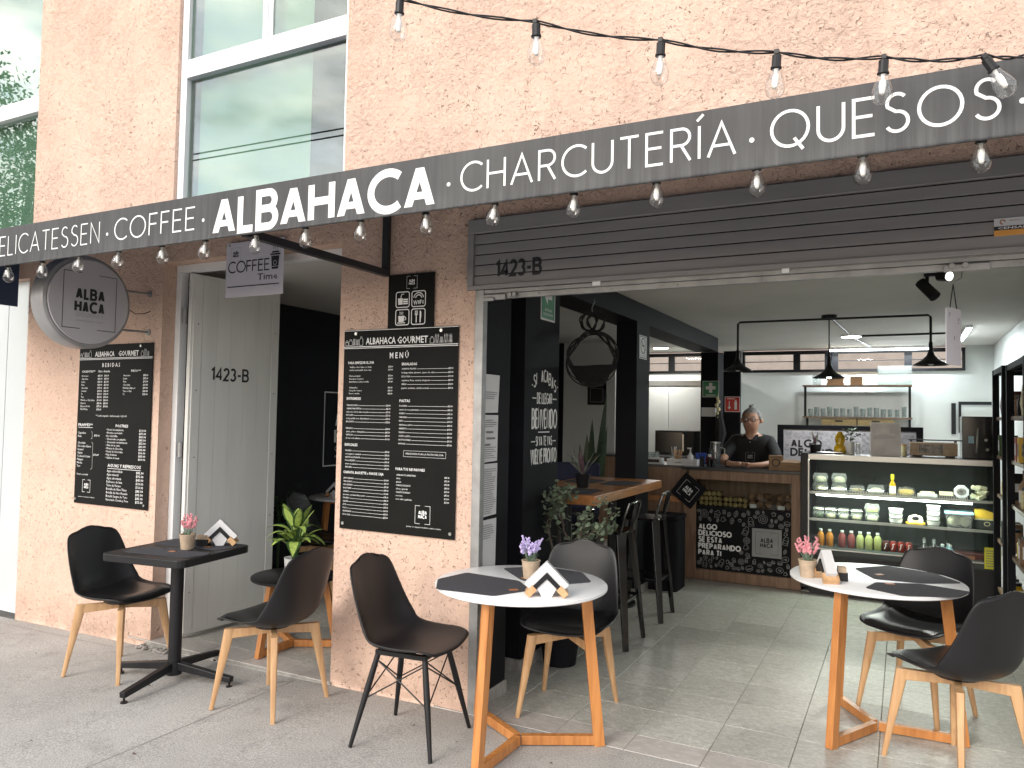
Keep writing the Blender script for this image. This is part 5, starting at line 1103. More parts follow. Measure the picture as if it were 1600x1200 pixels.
# hanging wreath shelf
wr = thing('wicker_hanger', 'round dark wicker hanging basket in front of the second pillar', 'hanging basket', (-1.955, 5.0, 1.93)); rn = random.Random(3)
def ring(b, cx, cz, r, n, rad, yj=.008, sq_=1):
    for k in range(n):
        ph = rn.uniform(0, 6.28); m_ = rn.choice((2, 3, 4)); rr_ = r * rn.uniform(.88, 1.04)
        b.tube([(cx + (rr_ + .075 * r * sin(m_ * a + ph)) * cos(a), yj * sin((m_ + 1) * a + ph), cz + (rr_ + .075 * r * sin(m_ * a + ph)) * sin(a) * sq_) for a in [2 * pi * i / 40 for i in range(40)]], rad, 5, closed=True)
b = MB(); ring(b, 0, 0, .180, 7, .0050, .014, 1.06); b.build('main_ring', 'wicker', wr, True)
b = MB(); ring(b, -.025, .265, .065, 3, .006); ring(b, .03, .262, .065, 3, .006); b.build('top_loops', 'wicker', wr, True)
b = MB()
for k in range(16): zz = -.17 + k * .008; hw = sqrt(max(.0004, .18 ** 2 - zz ** 2)) * .98; b.tube([(-hw, .01, zz), (-hw * .3, -.025 - .01 * (k % 2), zz - .006), (hw * .3, -.03 + .01 * (k % 2), zz), (hw, .01, zz + .004)], .0055, 5)
b.build('woven_pocket', 'wicker', wr, True)
MB().tube([(.0, 0, .33), (-.004, 0, .36), (.006, 0, .385), (.018, 0, .40), (.012, 0, .42)], .0028, 6).build('hook', 'galv', wr)
for (zc, l) in ((2.02, 'upper black frame on the white partition'), (1.81, 'lower black frame on the white partition')):
    t = thing('picture_frame', l, 'picture frame', (-3.63, 9.48, zc)); MB().box(-.13, .13, 0, .018, -.13, .13).build('frame', 'metal', t)
    b = MB().ribbon([(-.09, -.09), (.09, -.09), (.09, .09), (-.09, .09)], .006, (0, -.001, 0), X_, Z_, True); b.build('inner_line', 'lightink', t)
# mural strokes
b = MB(); rn = random.Random(2)
for k in range(16):
    z = .9 + k * .085; b.ribbon([(x * .05, z + .10 * sin(x * .7 + k) + x * .012) for x in range(9)], .035 if k % 2 else .02, (-4.85, 9.497, 0), X_, Z_)
m_ = b.build('mural', 'printwhite'); tag(m_, 'pale brush stroke mural on the black partition', 'mural')
# logo on black side wall
b = MB(); logo(b, (-5.1485, 6.25, 1.35), Vector((0, 1, 0)), Z_, .74, lw=.016); m_ = b.build('wall_emblem', 'printwhite'); tag(m_, 'white ALBA HACA bracket mark painted on the black side wall', 'emblem')

# ================================================================== COUNTER
ct = thing('counter', 'wood counter with a doodle-patterned ALGO DELICIOSO front panel', 'counter', (0, 0, 0))
b = MB().box(-1.88, -1.762, 7.28, 7.32, 0, 1.03).box(-.902, -.818, 7.28, 7.32, 0, 1.03).box(-1.7619, -.9021, 7.28, 7.32, .945, 1.03).box(-1.7619, -.9021, 7.28, 7.32, 0, .098)
b.build('front_frame', 'walnut', ct, bevel=.003)
MB().box(-1.88, -1.85, 7.321, 7.75, 0, 1.029).build('side_panel', 'walnut', ct); MB().box(-.848, -.818, 7.321, 7.75, 0, 1.029).build('side_panel', 'walnut', ct); MB().box(-1.849, -.849, 7.73, 7.75, 0, 1.029).build('rear_panel', 'walnut', ct)
MB().box(-1.9, -.817, 7.265, 7.80, 1.031, 1.058).build('counter_top', 'slate', ct, bevel=.003)
MB().box(-1.849, -.849, 7.33, 7.72, .672, .69).build('display_shelf', 'shelfwood', ct)
MB().box(-1.761, -.903, 7.300, 7.306, .70, .944).build('display_glass', 'caseglass', ct)
MB().box(-1.761, -.903, 7.297, 7.303, .0985, .695).build('poster_panel', 'black', ct)
b = MB(); PO = (-1.757, 7.2958, .105)
doodles(b, PO, X_, Z_, .85, .585, 210, 5, .0032, .018, .046, avoid=((.0, .40, .12, .43), (.50, .78, .13, .43)))
b.build('doodle_print', 'printgrey', ct)
b = MB()
for i, s in enumerate(('ALGO', 'DELICIOSO', 'SE ESTA', 'PREPARANDO', 'PARA TI')): strokes(b, s, .042, .0125, (-1.735, 7.2945, .478 - i * .061), X_, Z_, sp=.34, fit=(.165, .30, .215, .385, .205)[i])
b.build('poster_lettering', 'printwhite', ct)
MB().box(-1.245, -.985, 7.292, 7.2945, .26, .52).build('logo_plate', 'printgrey', ct)
b = MB(); logo(b, (-1.115, 7.2915, .39), X_, Z_, .20, sub=False, lw=.013); b.build('emblem', 'darkink', ct)
# left wing of the counter
cl = thing('side_counter', 'lower wood counter wing beside the second pillar', 'counter', (0, 0, 0))
MB().box(-2.6, -1.905, 7.45, 7.48, .75, 1.03).box(-2.6, -1.905, 7.45, 7.48, 0, .70).build('front_panel', 'walnut', cl, bevel=.002)
MB().box(-2.6, -1.905, 7.40, 7.80, .701, .749).build('ledge', 'barwood', cl)
MB().box(-2.6, -1.905, 7.44, 8.0, 1.031, 1.056).build('counter_top', 'slate', cl)
# jars of cookies in the niche
rn = random.Random(4)
def cookiepack(i, x, z, m_, n_, label):
    t = thing('cookie_pack', label, 'cookie pack', (x, 7.42, z), 0, 'cookie packs in the counter display')
    for k in range(n_):
        c = MB().cyl((k * .044, -.055, .022), (k * .044, .07, .022), .021, n=12).build('cookie', m_, t, True)
    MB().box(-.024, n_ * .044 - .02, -.058, .072, 0, .045).build('wrapper', 'wrap', t)
for i, (x, z, m_, n_, l) in enumerate(((-1.73, .691, 'cookie', 5, 'pack of pale cookies at the bottom left of the counter display'), (-1.73, .738, 'cookie', 5, 'pack of pale cookies stacked second, at the left of the counter display'), (-1.70, .785, 'cookie', 4, 'topmost pack of pale cookies at the left of the counter display'),
      (-1.50, .691, 'cookie', 5, 'lower pack of pale cookies in the middle of the counter display'), (-1.50, .738, 'cookie', 5, 'upper pack of pale cookies in the middle of the counter display'))): cookiepack(i, x, z, m_, n_, l)
for i, (x, z, l) in enumerate(((-1.27, .691, 'lower bag of brown rolls with a white tag right of the pale cookies'), (-1.27, .765, 'upper bag of brown rolls right of the pale cookies'), (-1.02, .691, 'lower bag of brown rolls at the right end of the counter display'), (-1.02, .765, 'upper bag of brown rolls at the right end of the counter display'))):
    t = thing('bread_roll_bag', l, 'bread bag', (x, 7.43, z), 0, 'bags of brown rolls in the counter display')
    for k in range(3 if x < -1.1 else 2): MB().ball((k * .075, 0, .036), .036, 10, .95).build('roll', 'cookiedark', t, True)
    if z < .7: MBB(-.01, .05, -.06, -.058, .005, .04).build('paper_tag', 'paper', t)
# items on the counter
def simple(name, label, cat, loc, parts, group=None, rz=0):
    t = thing(name, label, cat, loc, rz, group)
    for nm, mbx, m_, sm in parts: mbx.build(nm, m_, t, sm)
    return t
tg = thing('hanging_tag', 'dark square ALBA HACA plaque hung by a corner from the counter', 'plaque', (-1.835, 7.262, 1.0))
b = MB(); q = .7071; U1 = Vector((cos(radians(38)), 0, -sin(radians(38)))); V1 = Vector((sin(radians(38)), 0, cos(radians(38))))
b.obox((0, 0, -.17), U1, Y_, V1, .125, .006, .125); b.build('plaque_board', 'charcoal', tg, bevel=.004)
b = MB(); logo(b, Vector((0, -.0075, -.17)), U1, V1, .155, sub=False, lw=.014); b.build('emblem', 'printwhite', tg)
MB().tube([(0, 0, -.005), (-.012, -.01, .02), (0, -.01, .045), (.012, -.01, .02), (0, 0, -.005)], .004, 6).build('cord', 'metal', tg)
simple('wooden_crate', 'white slatted tray of supplies on the counter left side', 'crate', (-2.09, 7.42, 1.0565), [('slats', MB().box(0, .30, 0, .008, .0, .025).box(0, .30, 0, .008, .032, .062).box(0, .30, .15, .158, 0, .062).box(0, .008, .0085, .149, 0, .062).box(.292, .30, .0085, .149, 0, .062).box(.0085, .2915, .0085, .149, 0, .004), 'paper', False)])
b = MB(); rn = random.Random(7)
for k in range(16): a = rn.uniform(0, 6.28); b.cyl((.012 * cos(a), .012 * sin(a), .02), (.045 * cos(a), .035 * sin(a), .145), .0035, n=5)
simple('stirrer_cup', 'cup of wooden stirrers on the white tray', 'cup', (-2.00, 7.50, 1.061), [('cup', MB().lathe([(.028, 0), (.035, .08), (.033, .08), (.03, .01)], n=14, cap=False), 'kraft', True), ('stirrers', b, 'beech', False)])
b = MB(); rn = random.Random(8)
for k in range(8): a = rn.uniform(0, 6.28); b.cyl((.01 * cos(a), .01 * sin(a), .02), (.03 * cos(a), .03 * sin(a), .17), .003, n=5)
simple('straw_cup', 'clear cup of straws behind the white tray', 'cup', (-2.08, 7.62, 1.061), [('cup', MB().lathe([(.025, 0), (.03, .1), (.028, .1)], n=12, cap=False), 'jar', True), ('straws', b, 'paper', False)])
simple('sanitiser_bottle', 'pump bottle of sanitiser on the counter', 'bottle', (-1.88, 7.52, 1.0585), [('bottle_body', MB().lathe([(.028, 0), (.03, .01), (.03, .09), (.012, .115), (.012, .125)], n=14), 'paper', True), ('pump', MB().cyl((0, 0, .125), (0, 0, .16), .006, n=8).box(-.03, .01, -.006, .006, .16, .172), 'paper', False)])
simple('blue_tub', 'bright blue plastic tub on the counter', 'tub', (-1.80, 7.62, 1.0585), [('tub_body', MB().lathe([(.04, 0), (.055, .12), (.05, .12), (.045, .02)], n=16, cap=False), 'bluebin', True)])
simple('sauce_bottle', 'dark bottle with red label on the counter', 'bottle', (-1.70, 7.55, 1.0585), [('bottle_body', MB().lathe([(.026, 0), (.026, .10), (.010, .13), (.010, .17)], n=12), 'metal', True), ('bottle_label', MB().lathe([(.0265, .03), (.0265, .085)], n=12, cap=False), 'red', True)])
for i, (x, hh) in enumerate(((-1.735, .10), (-1.665, .12), (-1.63, .08))): simple('spice_jar', 'small dark spice jar on the counter, ' + place(i, 3), 'jar', (x, 7.40, 1.0585), [('jar_body', MB().lathe([(.021, 0), (.022, hh * .7), (.016, hh * .8)], n=12), 'metal', True), ('lid', MB().cyl((0, 0, hh * .8), (0, 0, hh), .017, n=12), 'paper' if i == 1 else 'metal', True)], 'spice jars on the counter')
simple('glass_jug', 'tall clear glass jug beside the person', 'jug', (-1.665, 7.66, 1.0585), [('jug_body', MB().lathe([(.05, 0), (.06, .02), (.055, .16), (.048, .22)], n=16, cap=False), 'jar', True), ('lid', MB().cyl((0, 0, .22), (0, 0, .235), .05, n=14), 'steel', True), ('jug_handle', MB().tube([(.05, 0, .18), (.09, 0, .17), (.09, 0, .07), (.055, 0, .05)], .006, 6), 'steel', True)])
t = thing('cookie_box', 'kraft window box with a round logo on the counter', 'box', (-1.11, 7.36, 1.0585), radians(5)); MBB(0, .125, 0, .05, 0, .135).build('box_body', 'kraft', t, bevel=.002)
b = MB().ribbon(arc(.062, .068, .032, .032, 0, 345, 20), .010, (0, -.0012, 0), X_, Z_, True); text(b, 'GALLETAS', .012, (.02, -.0014, .113), X_, Z_, w=.085, bold=.01); text(b, 'delicias', .012, (.03, -.0014, .014), X_, Z_, w=.06); b.build('print', 'darkink', t)
t = thing('cookie_box', 'long kraft box behind the display case corner on the counter', 'box', (-1.005, 7.34, 1.0585), radians(-2)); MB().box(0, .185, 0, .09, 0, .075).add([(0, 0, .0755), (.185, 0, .0755), (.185, .09, .0755), (0, .09, .0755), (.03, .045, .10), (.15, .045, .10)], [(0, 1, 5, 4), (1, 2, 5), (2, 3, 4, 5), (3, 0, 4)]).build('box_body', 'kraft', t)
b = MB(); text(b, 'pan dulce', .012, (.055, -.0014, .035), X_, Z_, w=.085); b.build('print', 'darkink', t)

# ================================================================== PERSON
px_, py_ = -1.345, 7.82
per = thing('person', 'person in black polo and glasses, grey hair in a bun, leaning on the counter', 'person', (px_, py_, 0))
def skin_obj(name, m_, nodes, edges, sub=2):
    me = bpy.data.meshes.new(name); me.from_pydata([n_[:3] for n_ in nodes], edges, []); o = bpy.data.objects.new(name, me); C.objects.link(o); o.parent = per; me.materials.append(M[m_])
    mo = o.modifiers.new('skin', 'SKIN'); mo.use_smooth_shade = True
    sv = me.skin_vertices[0].data
    for i, n_ in enumerate(nodes):
        r = n_[3]; sv[i].radius = (r if not isinstance(r, tuple) else r[0], r if not isinstance(r, tuple) else r[1])
    sv[0].use_root = True
    sb = o.modifiers.new('sub', 'SUBSURF'); sb.levels = sub; sb.render_levels = sub
    return o
N = [(0, .20, .86, (.17, .12)), (0, .17, 1.02, (.165, .115)), (0, .09, 1.18, (.18, .115)), (0, .03, 1.30, (.13, .09)), (0, .0, 1.375, .062), (0, -.012, 1.41, .058), (0, -.03, 1.45, (.080, .085)), (0, -.025, 1.50, (.092, .102)), (0, -.015, 1.56, (.091, .102)), (0, -.01, 1.598, (.074, .086)),
     (.16, .04, 1.30, .062), (.235, -.08, 1.17, .046), (.235, -.22, 1.105, .037), (.15, -.335, 1.093, .029), (.07, -.385, 1.088, .025), (.02, -.40, 1.087, (.034, .020)),
     (-.16, .04, 1.30, .062), (-.235, -.08, 1.17, .046), (-.235, -.22, 1.105, .037), (-.145, -.345, 1.093, .029), (-.06, -.40, 1.092, .025), (-.015, -.415, 1.10, (.034, .020)),
     (.10, .20, .80, .10), (.11, .20, .46, .062), (.11, .24, .09, .042), (.12, .12, .04, .038), (-.10, .20, .80, .10), (-.11, .20, .46, .062), (-.11, .24, .09, .042), (-.12, .12, .04, .038)]
E_ = [(i, i + 1) for i in range(9)] + [(3, 10), (10, 11), (11, 12), (12, 13), (13, 14), (14, 15), (3, 16), (16, 17), (17, 18), (18, 19), (19, 20), (20, 21), (0, 22), (22, 23), (23, 24), (24, 25), (0, 26), (26, 27), (27, 28), (28, 29)]
skin_obj('body', 'skin', N, E_)
S = [(0, .19, .88, (.185, .14)), (0, .17, 1.02, (.185, .135)), (0, .09, 1.18, (.205, .135)), (0, .035, 1.30, (.15, .108)), (0, .01, 1.352, (.082, .074)), (.165, .04, 1.295, .080), (.238, -.07, 1.18, .066), (.242, -.15, 1.135, .060), (-.165, .04, 1.295, .080), (-.238, -.07, 1.18, .066), (-.242, -.15, 1.135, .060)]
skin_obj('polo_shirt', 'shirt', S, [(0, 1), (1, 2), (2, 3), (3, 4), (3, 5), (5, 6), (6, 7), (3, 8), (8, 9), (9, 10)])
TR = [(0, .20, .86, (.18, .13)), (.10, .20, .78, .115), (.11, .20, .46, .078), (.11, .24, .11, .062), (-.10, .20, .78, .115), (-.11, .20, .46, .078), (-.11, .24, .11, .062)]
skin_obj('trousers', 'shirt', TR, [(0, 1), (1, 2), (2, 3), (0, 4), (4, 5), (5, 6)])
for sg in (1, -1):                                             # five fingers a hand, clasped over each other
    nodes, ed = [(sg * .02 if sg > 0 else -.015, -.40 if sg > 0 else -.412, 1.088 if sg > 0 else 1.10, .016)], []
    bx = nodes[0]
    for f in range(4):
        b0 = len(nodes); y_ = bx[1] - .026 + f * .016; zz = bx[2] + (.006 if sg < 0 else 0)
        nodes += [(bx[0] - sg * .03, y_, zz, .0085), (bx[0] - sg * .058, y_ - .004, zz + .004, .0078), (bx[0] - sg * (.078 - abs(f - 1) * .006), y_ - .006, zz - .008, .0066)]; ed += [(0, b0), (b0, b0 + 1), (b0 + 1, b0 + 2)]
    b0 = len(nodes); nodes += [(bx[0] - sg * .008, bx[1] - .032, bx[2] + .012, .0095), (bx[0] - sg * .030, bx[1] - .046, bx[2] + .014, .0080)]; ed += [(0, b0), (b0, b0 + 1)]
    skin_obj('hand', 'skin', nodes, ed, 1)
hb = MB(); n = 28; vs = []; m_ = 9
for i in range(m_ + 1):                                        # swept-back hair: low at the nape, high at the forehead
    for k in range(n):
        a = 2 * pi * k / n; fr = max(0, -sin(a)); lo = -.75 + (1.30 + .10 * sin(5 * a)) * fr ** .5; ph_ = lo + (pi / 2 - .02 - lo) * (i / m_)
        q_ = 1 + .02 * sin(9 * a); vs.append((.0965 * q_ * cos(ph_) * cos(a), .000 + .109 * q_ * cos(ph_) * sin(a), 1.540 + .102 * sin(ph_)))
hb.add(vs, [(i * n + k, i * n + (k + 1) % n, (i + 1) * n + (k + 1) % n, (i + 1) * n + k) for i in range(m_) for k in range(n)] + [tuple(range(m_ * n, (m_ + 1) * n))])
hb.ball((-.004, .01, 1.650), .026, 12, .8).ball((.010, .012, 1.662), .015, 10)
hb.build('hair', 'hair', per, True)
fc = MB().ball((-.034, -.113, 1.522), .011, 8, .8).ball((.034, -.113, 1.522), .011, 8, .8); fc.build('eyes', 'paper', per, True)
fc = MB().ball((-.034, -.1225, 1.521), .0045, 6).ball((.034, -.1225, 1.521), .0045, 6); fc.build('pupils', 'darkink', per, True)
fc = MB().add([(0, -.118, 1.527), (-.017, -.115, 1.485), (.017, -.115, 1.485), (0, -.147, 1.488), (0, -.118, 1.478)], [(0, 1, 3), (0, 3, 2), (1, 4, 3), (3, 4, 2)]); fc.build('nose', 'skin', per, True)
fc = MB().tube([(-.026, -.110, 1.452), (0, -.121, 1.455), (.026, -.110, 1.452)], [.002, .005, .002], 6); fc.build('mouth', mat('lips', (.28, .10, .08), .5), per, True)
fc = MB().ball((-.096, -.005, 1.51), .017, 8, 1.5).ball((.096, -.005, 1.51), .017, 8, 1.5); fc.build('ears', 'skin', per, True)
g_ = MB()
for sg in (-1, 1): g_.tube([(sg * .034 + .026 * cos(a), -.136, 1.519 + .018 * sin(a)) for a in [2 * pi * k / 14 for k in range(14)]], .003, 5, closed=True); g_.cyl((sg * .060, -.134, 1.522), (sg * .099, -.01, 1.525), .0022, n=5)
g_.cyl((-.008, -.137, 1.523), (.008, -.137, 1.523), .0022, n=5); g_.build('glasses', 'metal', per, True)
b = MB().tube([(-.052, -.118, 1.548), (-.034, -.124, 1.553), (-.016, -.124, 1.549)], .004, 5).tube([(.052, -.118, 1.548), (.034, -.124, 1.553), (.016, -.124, 1.549)], .004, 5); b.build('eyebrows', 'hair', per, True)
b = MB(); logo(b, (0.0, -.075, 1.155), X_, Vector((0, .30, 1)).normalized(), .085, sub=False, lw=.02); b.build('shirt_emblem', 'printgrey', per)
b = MB().add([(-.05, -.062, 1.372), (-.075, -.03, 1.378), (-.06, -.075, 1.315), (-.012, -.082, 1.318)], [(0, 1, 2, 3)]).add([(.05, -.062, 1.372), (.075, -.03, 1.378), (.06, -.075, 1.315), (.012, -.082, 1.318)], [(3, 2, 1, 0)]); b.build('collar', 'shirt', per)
b = MB().ball((0, -.085, 1.335), .005, 6).ball((0, -.088, 1.30), .005, 6); b.build('shirt_buttons', 'paper', per)
b = MB().tube([(-.165 + .034 * cos(a) * .6, -.33 + .034 * cos(a) * .6, 1.093 + .034 * sin(a)) for a in [2 * pi * k / 12 for k in range(12)]], .005, 5, closed=True); b.build('bracelet', 'metal', per)

# ================================================================== DISPLAY CASE
dc = thing('display_case', 'black refrigerated display case full of cheeses and drinks', 'display case', (0, 0, 0))
X0, X1, YF, YB = -.815, .69, 7.20, 7.95
MB().box(X0, -.752, YF, YB, .05, 1.235).build('side_panel', 'metal', dc, bevel=.006); MB().box(.662, X1, YF, YB, .05, 1.235).build('side_panel', 'metal', dc, bevel=.006)
MB().box(-.7519, .6619, YF, YB, .05, .345).box(-.74, .65, YF + .02, YB, .0, .0499).build('base', 'metal', dc)
MB().box(-.7519, .6619, YF + .02, YB, 1.20, 1.225).build('top_panel', 'slate', dc, bevel=.002)
MB().box(-.7519, .6619, YF, YF + .0195, 1.178, 1.226).build('top_trim', 'steel', dc, bevel=.002)
MB().box(-.7519, .6619, YB - .02, YB, .345, 1.199).build('back_liner', 'fridgein', dc)
MB().box(-.7519, .6619, YF + .02, YB - .021, .3451, .40).build('bottom_deck', 'fridgein', dc)
for z in (.885, .648):
    MB().box(-.7519, .6619, YF + .08, YB - .021, z, z + .008).build('glass_shelf', 'caseglass', dc)
    MB().box(-.7519, .6619, YF + .065, YF + .079, z - .012, z + .010).build('shelf_edge', 'steel', dc)
b = MB()
for k in range(86): b.box(-.60 + k * .0125, -.60 + k * .0125 + .006, YF + .084, YF + .088, .894, .918)
f = b.build('price_comb', 'steel', dc); f['kind'] = 'stuff'
MB().box(-.69, .50, YF + .066, YF + .082, .858, .8715).build('led_strip', 'caseled', dc)
MB().box(-.7519, .6619, YF + .001, YF + .006, .402, 1.177).build('front_glass', 'caseglass', dc)
MB().box(-.7519, -.742, YF - .004, YF + .0005, .40, 1.178).box(.652, .6619, YF - .004, YF + .0005, .40, 1.178).box(-.7419, .6519, YF - .004, YF + .0005, .396, .406).build('glass_trim', 'steel', dc)
def area(name, loc, sx, sy, p, col, rot, parent=None):
    l = bpy.data.lights.new(name, 'AREA'); l.shape = 'RECTANGLE'; l.size = sx; l.size_y = sy; l.energy = p; l.color = col
    o = bpy.data.objects.new(name, l); C.objects.link(o); o.location = loc; o.rotation_euler = rot
    if parent: o.parent = parent
    return o
area('case_lamp', (-.1, YF + .10, .852), 1.2, .03, 5.5, (.92, 1, .84), (radians(-12), 0, 0), dc)
area('case_lamp', (-.1, YF + .09, 1.17), 1.3, .03, 4.0, (.95, 1, .88), (radians(-15), 0, 0), dc)
YS = 7.42
def clam(label, x, z, w=.11, d=.11, h=.055, food='cream', dome=True, grp='clear takeaway tubs in the display case'):
    t = thing('food_tub', label, 'food tub', (x, YS, z), 0, grp)
    MB().add([(-w * .42, -d * .42, 0), (w * .42, -d * .42, 0), (w * .42, d * .42, 0), (-w * .42, d * .42, 0), (-w * .5, -d * .5, h * .5), (w * .5, -d * .5, h * .5), (w * .5, d * .5, h * .5), (-w * .5, d * .5, h * .5), (-w * .4, -d * .4, h), (w * .4, -d * .4, h), (w * .4, d * .4, h), (-w * .4, d * .4, h)],
             [(0, 3, 2, 1), (0, 1, 5, 4), (1, 2, 6, 5), (2, 3, 7, 6), (3, 0, 4, 7), (4, 5, 9, 8), (5, 6, 10, 9), (6, 7, 11, 10), (7, 4, 8, 11), (8, 9, 10, 11)]).build('tub', 'clearplastic', t)
    rr_ = random.Random(label); b = MB(); b.lathe([(w * .34, .003), (w * .38, h * .30), (w * .33, h * .48), (w * .18, h * .62), (.001, h * .66)], n=12, cap=False); b.build('food', food, t, True)
    return t
i = 0
TOP = [(-.665, .895, .13, .075, 'cream', 'lower left tub of cake'), (-.665, .971, .13, .08, 'pale', 'upper left tub of cake'), (-.51, .895, .13, .075, 'cream', 'lower tub second from left'), (-.51, .971, .13, .085, 'pale', 'upper tub second from left'), (-.365, .895, .125, .06, 'cookie', 'shallow tub third from left'), (-.215, .895, .14, .075, 'pale', 'tub left of the oil bottle')]
for x, z, w_, h_, fd, l in TOP: clam('clear plastic ' + l + ' on the top shelf of the display case', x, z, w_, .12, h_, fd)
simple('oil_bottle', 'small oil bottle with a yellow cap on the top shelf of the display case', 'bottle', (-.085, YS - .03, .894), [('bottle_body', MB().lathe([(.024, 0), (.026, .01), (.026, .09), (.011, .115), (.011, .13)], n=14), 'amber', True), ('bottle_label', MB().lathe([(.0266, .012), (.0266, .075)], n=14, cap=False), 'paper', True), ('cap', MB().cyl((0, 0, .13), (0, 0, .175), .014, n=12), 'yellow', True)])
simple('pastry_pack', 'wrapped golden pastry on the top shelf of the display case', 'pastry', (.02, YS, .894), [('pastry', MB().lathe([(.05, 0), (.065, .02), (.055, .045), (.001, .052)], n=14, cap=False), 'cheese', True), ('wrapper', MB().lathe([(.06, 0), (.075, .03), (.06, .065), (.001, .075)], n=9, cap=False), 'clearplastic', False)])
simple('food_tray', 'white foam tray of pale cheese on the top shelf of the display case', 'food tray', (.18, YS, .894), [('tray', MB().prism(rr(-.075, -.06, .15, .12, .02), 0, .02), 'porcelain', False), ('food', MB().lathe([(.06, .02), (.055, .038), (.001, .042)], n=12, cap=False), 'pale', True)])
simple('food_tray', 'dark tray of sliced cheese on the top shelf of the display case', 'food tray', (.32, YS, .894), [('tray', MB().prism(rr(-.06, -.06, .12, .12, .02), 0, .015), 'metal', False), ('food', MBB(-.05, .05, -.05, .05, .016, .045), 'pale', False)])
t = thing('boxed_cheese', 'upright round boxed cheese with a printed label in the display case', 'cheese', (.43, YS - .03, .894)); MB().prism([(.058 * cos(a + .39), .055 + .058 * sin(a + .39)) for a in [k * pi / 4 for k in range(8)]], -.02, .02, (0, 0, 0), X_, Z_).build('box', 'paper', t)
b = MB(); b.prism([(.036 * cos(a), .055 + .03 * sin(a)) for a in [k * pi / 8 for k in range(16)]], .0202, .0212, (0, 0, 0), X_, Z_); b.build('box_label', 'photo2', t)
t = thing('cheese_pile', 'pile of pale cheese blocks at the right end of the top shelf', 'cheese', (.56, YS, .894)); rn = random.Random(3)
for k in range(9):
    o = MB().obox((0, 0, 0), X_, Y_, Z_, .033, .03, .016).build('cheese_block', 'pale', t, bevel=.006); o.location = (rn.uniform(-.06, .05), rn.uniform(-.04, .04), .02 + (k // 3) * .035); o.rotation_euler = (0, rn.uniform(-.5, .5), rn.uniform(-.5, .5))
MIDX = [(-.68, 'leafy'), (-.58, 'cream'), (-.475, 'pale'), (-.37, 'cream')]
for k, (x, fd) in enumerate(MIDX):
    clam('clear tub of salad on the middle shelf of the display case, ' + ORD[k], x, .657, .10, .11, .058, 'leaf' if fd == 'leafy' else fd)
    clam('clear tub of sliced cheese stacked on the middle shelf tubs, ' + ORD[k], x, .7155, .10, .11, .03, 'pale')
clam('lower tub of the pair left of the stacked white lidded tubs', -.245, .657, .115, .11, .07, 'pale'); clam('open-topped clear tub stacked highest on the middle shelf', -.245, .728, .125, .11, .075, 'limeleaf')
def lidtub(label, x, z, n_, w_=.065, h_=.045):
    for k in range(n_):
        t = thing('lidded_tub', '%s, %s of its stack' % (label, ('bottom tub', 'second tub', 'third tub', 'top tub')[k if k < n_ - 1 else 3]), 'food tub', (x, YS - .02, z + k * h_), 0, 'white lidded tubs in the display case')
        MB().lathe([(w_ * .82, 0), (w_ * .93, h_ * .72)], n=18).build('tub', 'porcelain', t, True); MB().lathe([(w_, h_ * .74), (w_, h_ * .98), (w_ * .9, h_ * .99)], n=18).build('lid', 'clearplastic' if k < n_ - 1 else 'porcelain', t, True)
lidtub('white lidded tub left of the round cheese', -.06, .657, 3, .058, .04); lidtub('white lidded tub right of the round cheese', .225, .657, 4, .055, .042)
simple('round_cheese', 'round cream cheese with a dark label on a yellow board', 'cheese', (.09, YS - .03, .657), [('board', MB().lathe([(.075, 0), (.075, .012)], n=20), 'cheese', True), ('cheese', MB().lathe([(.058, .0125), (.06, .03), (.05, .062), (.001, .078)], n=18, cap=False), 'pale', True), ('cheese_label', MB().prism([(.028 * cos(a), .050 + .018 * sin(a)) for a in [k * pi / 6 for k in range(12)]], .056, .058, (0, 0, 0), X_, Z_), 'darkink', False)])
simple('storage_box', 'large clear box of white cheese balls on the middle shelf', 'storage box', (.41, YS, .657), [('box_body', MB().add([(-.085, -.09, 0), (.085, -.09, 0), (.085, .09, 0), (-.085, .09, 0), (-.10, -.10, .11), (.10, -.10, .11), (.10, .10, .11), (-.10, .10, .11)], [(0, 3, 2, 1), (0, 1, 5, 4), (1, 2, 6, 5), (2, 3, 7, 6), (3, 0, 4, 7)]), 'clearplastic', False), ('lid', MB().box(-.105, .105, -.105, .105, .111, .125), 'blue', False), ('cheese_ball', MB().ball((-.04, -.03, .047), .044, 12).ball((.045, -.03, .045), .042, 12).ball((0, .05, .045), .042, 10), 'pale', True)])
simple('cheese_block', 'yellow wrapped cheese block on a dark box in the display case', 'cheese', (.59, YS, .738), [('block', MB().prism([(-.065, 0), (.07, 0), (.07, .05), (0, .075), (-.065, .07)][::-1], -.05, .05, (0, 0, 0), X_, Z_), 'cheese', False)])
t = simple('cheese_carton', 'dark green carton with a ring mark under the yellow cheese', 'carton', (.59, YS, .657), [('carton_body', MBB(-.07, .07, -.05, .05, 0, .08), 'fridgein', False)])
b = MB().ribbon(arc(.02, .04, .02, .016, 0, 340, 14), .006, (0, -.0512, 0), X_, Z_, True).box(-.0705, .0705, -.0505, .0505, .0705, .0805); b.build('ring_mark', 'cream', t)
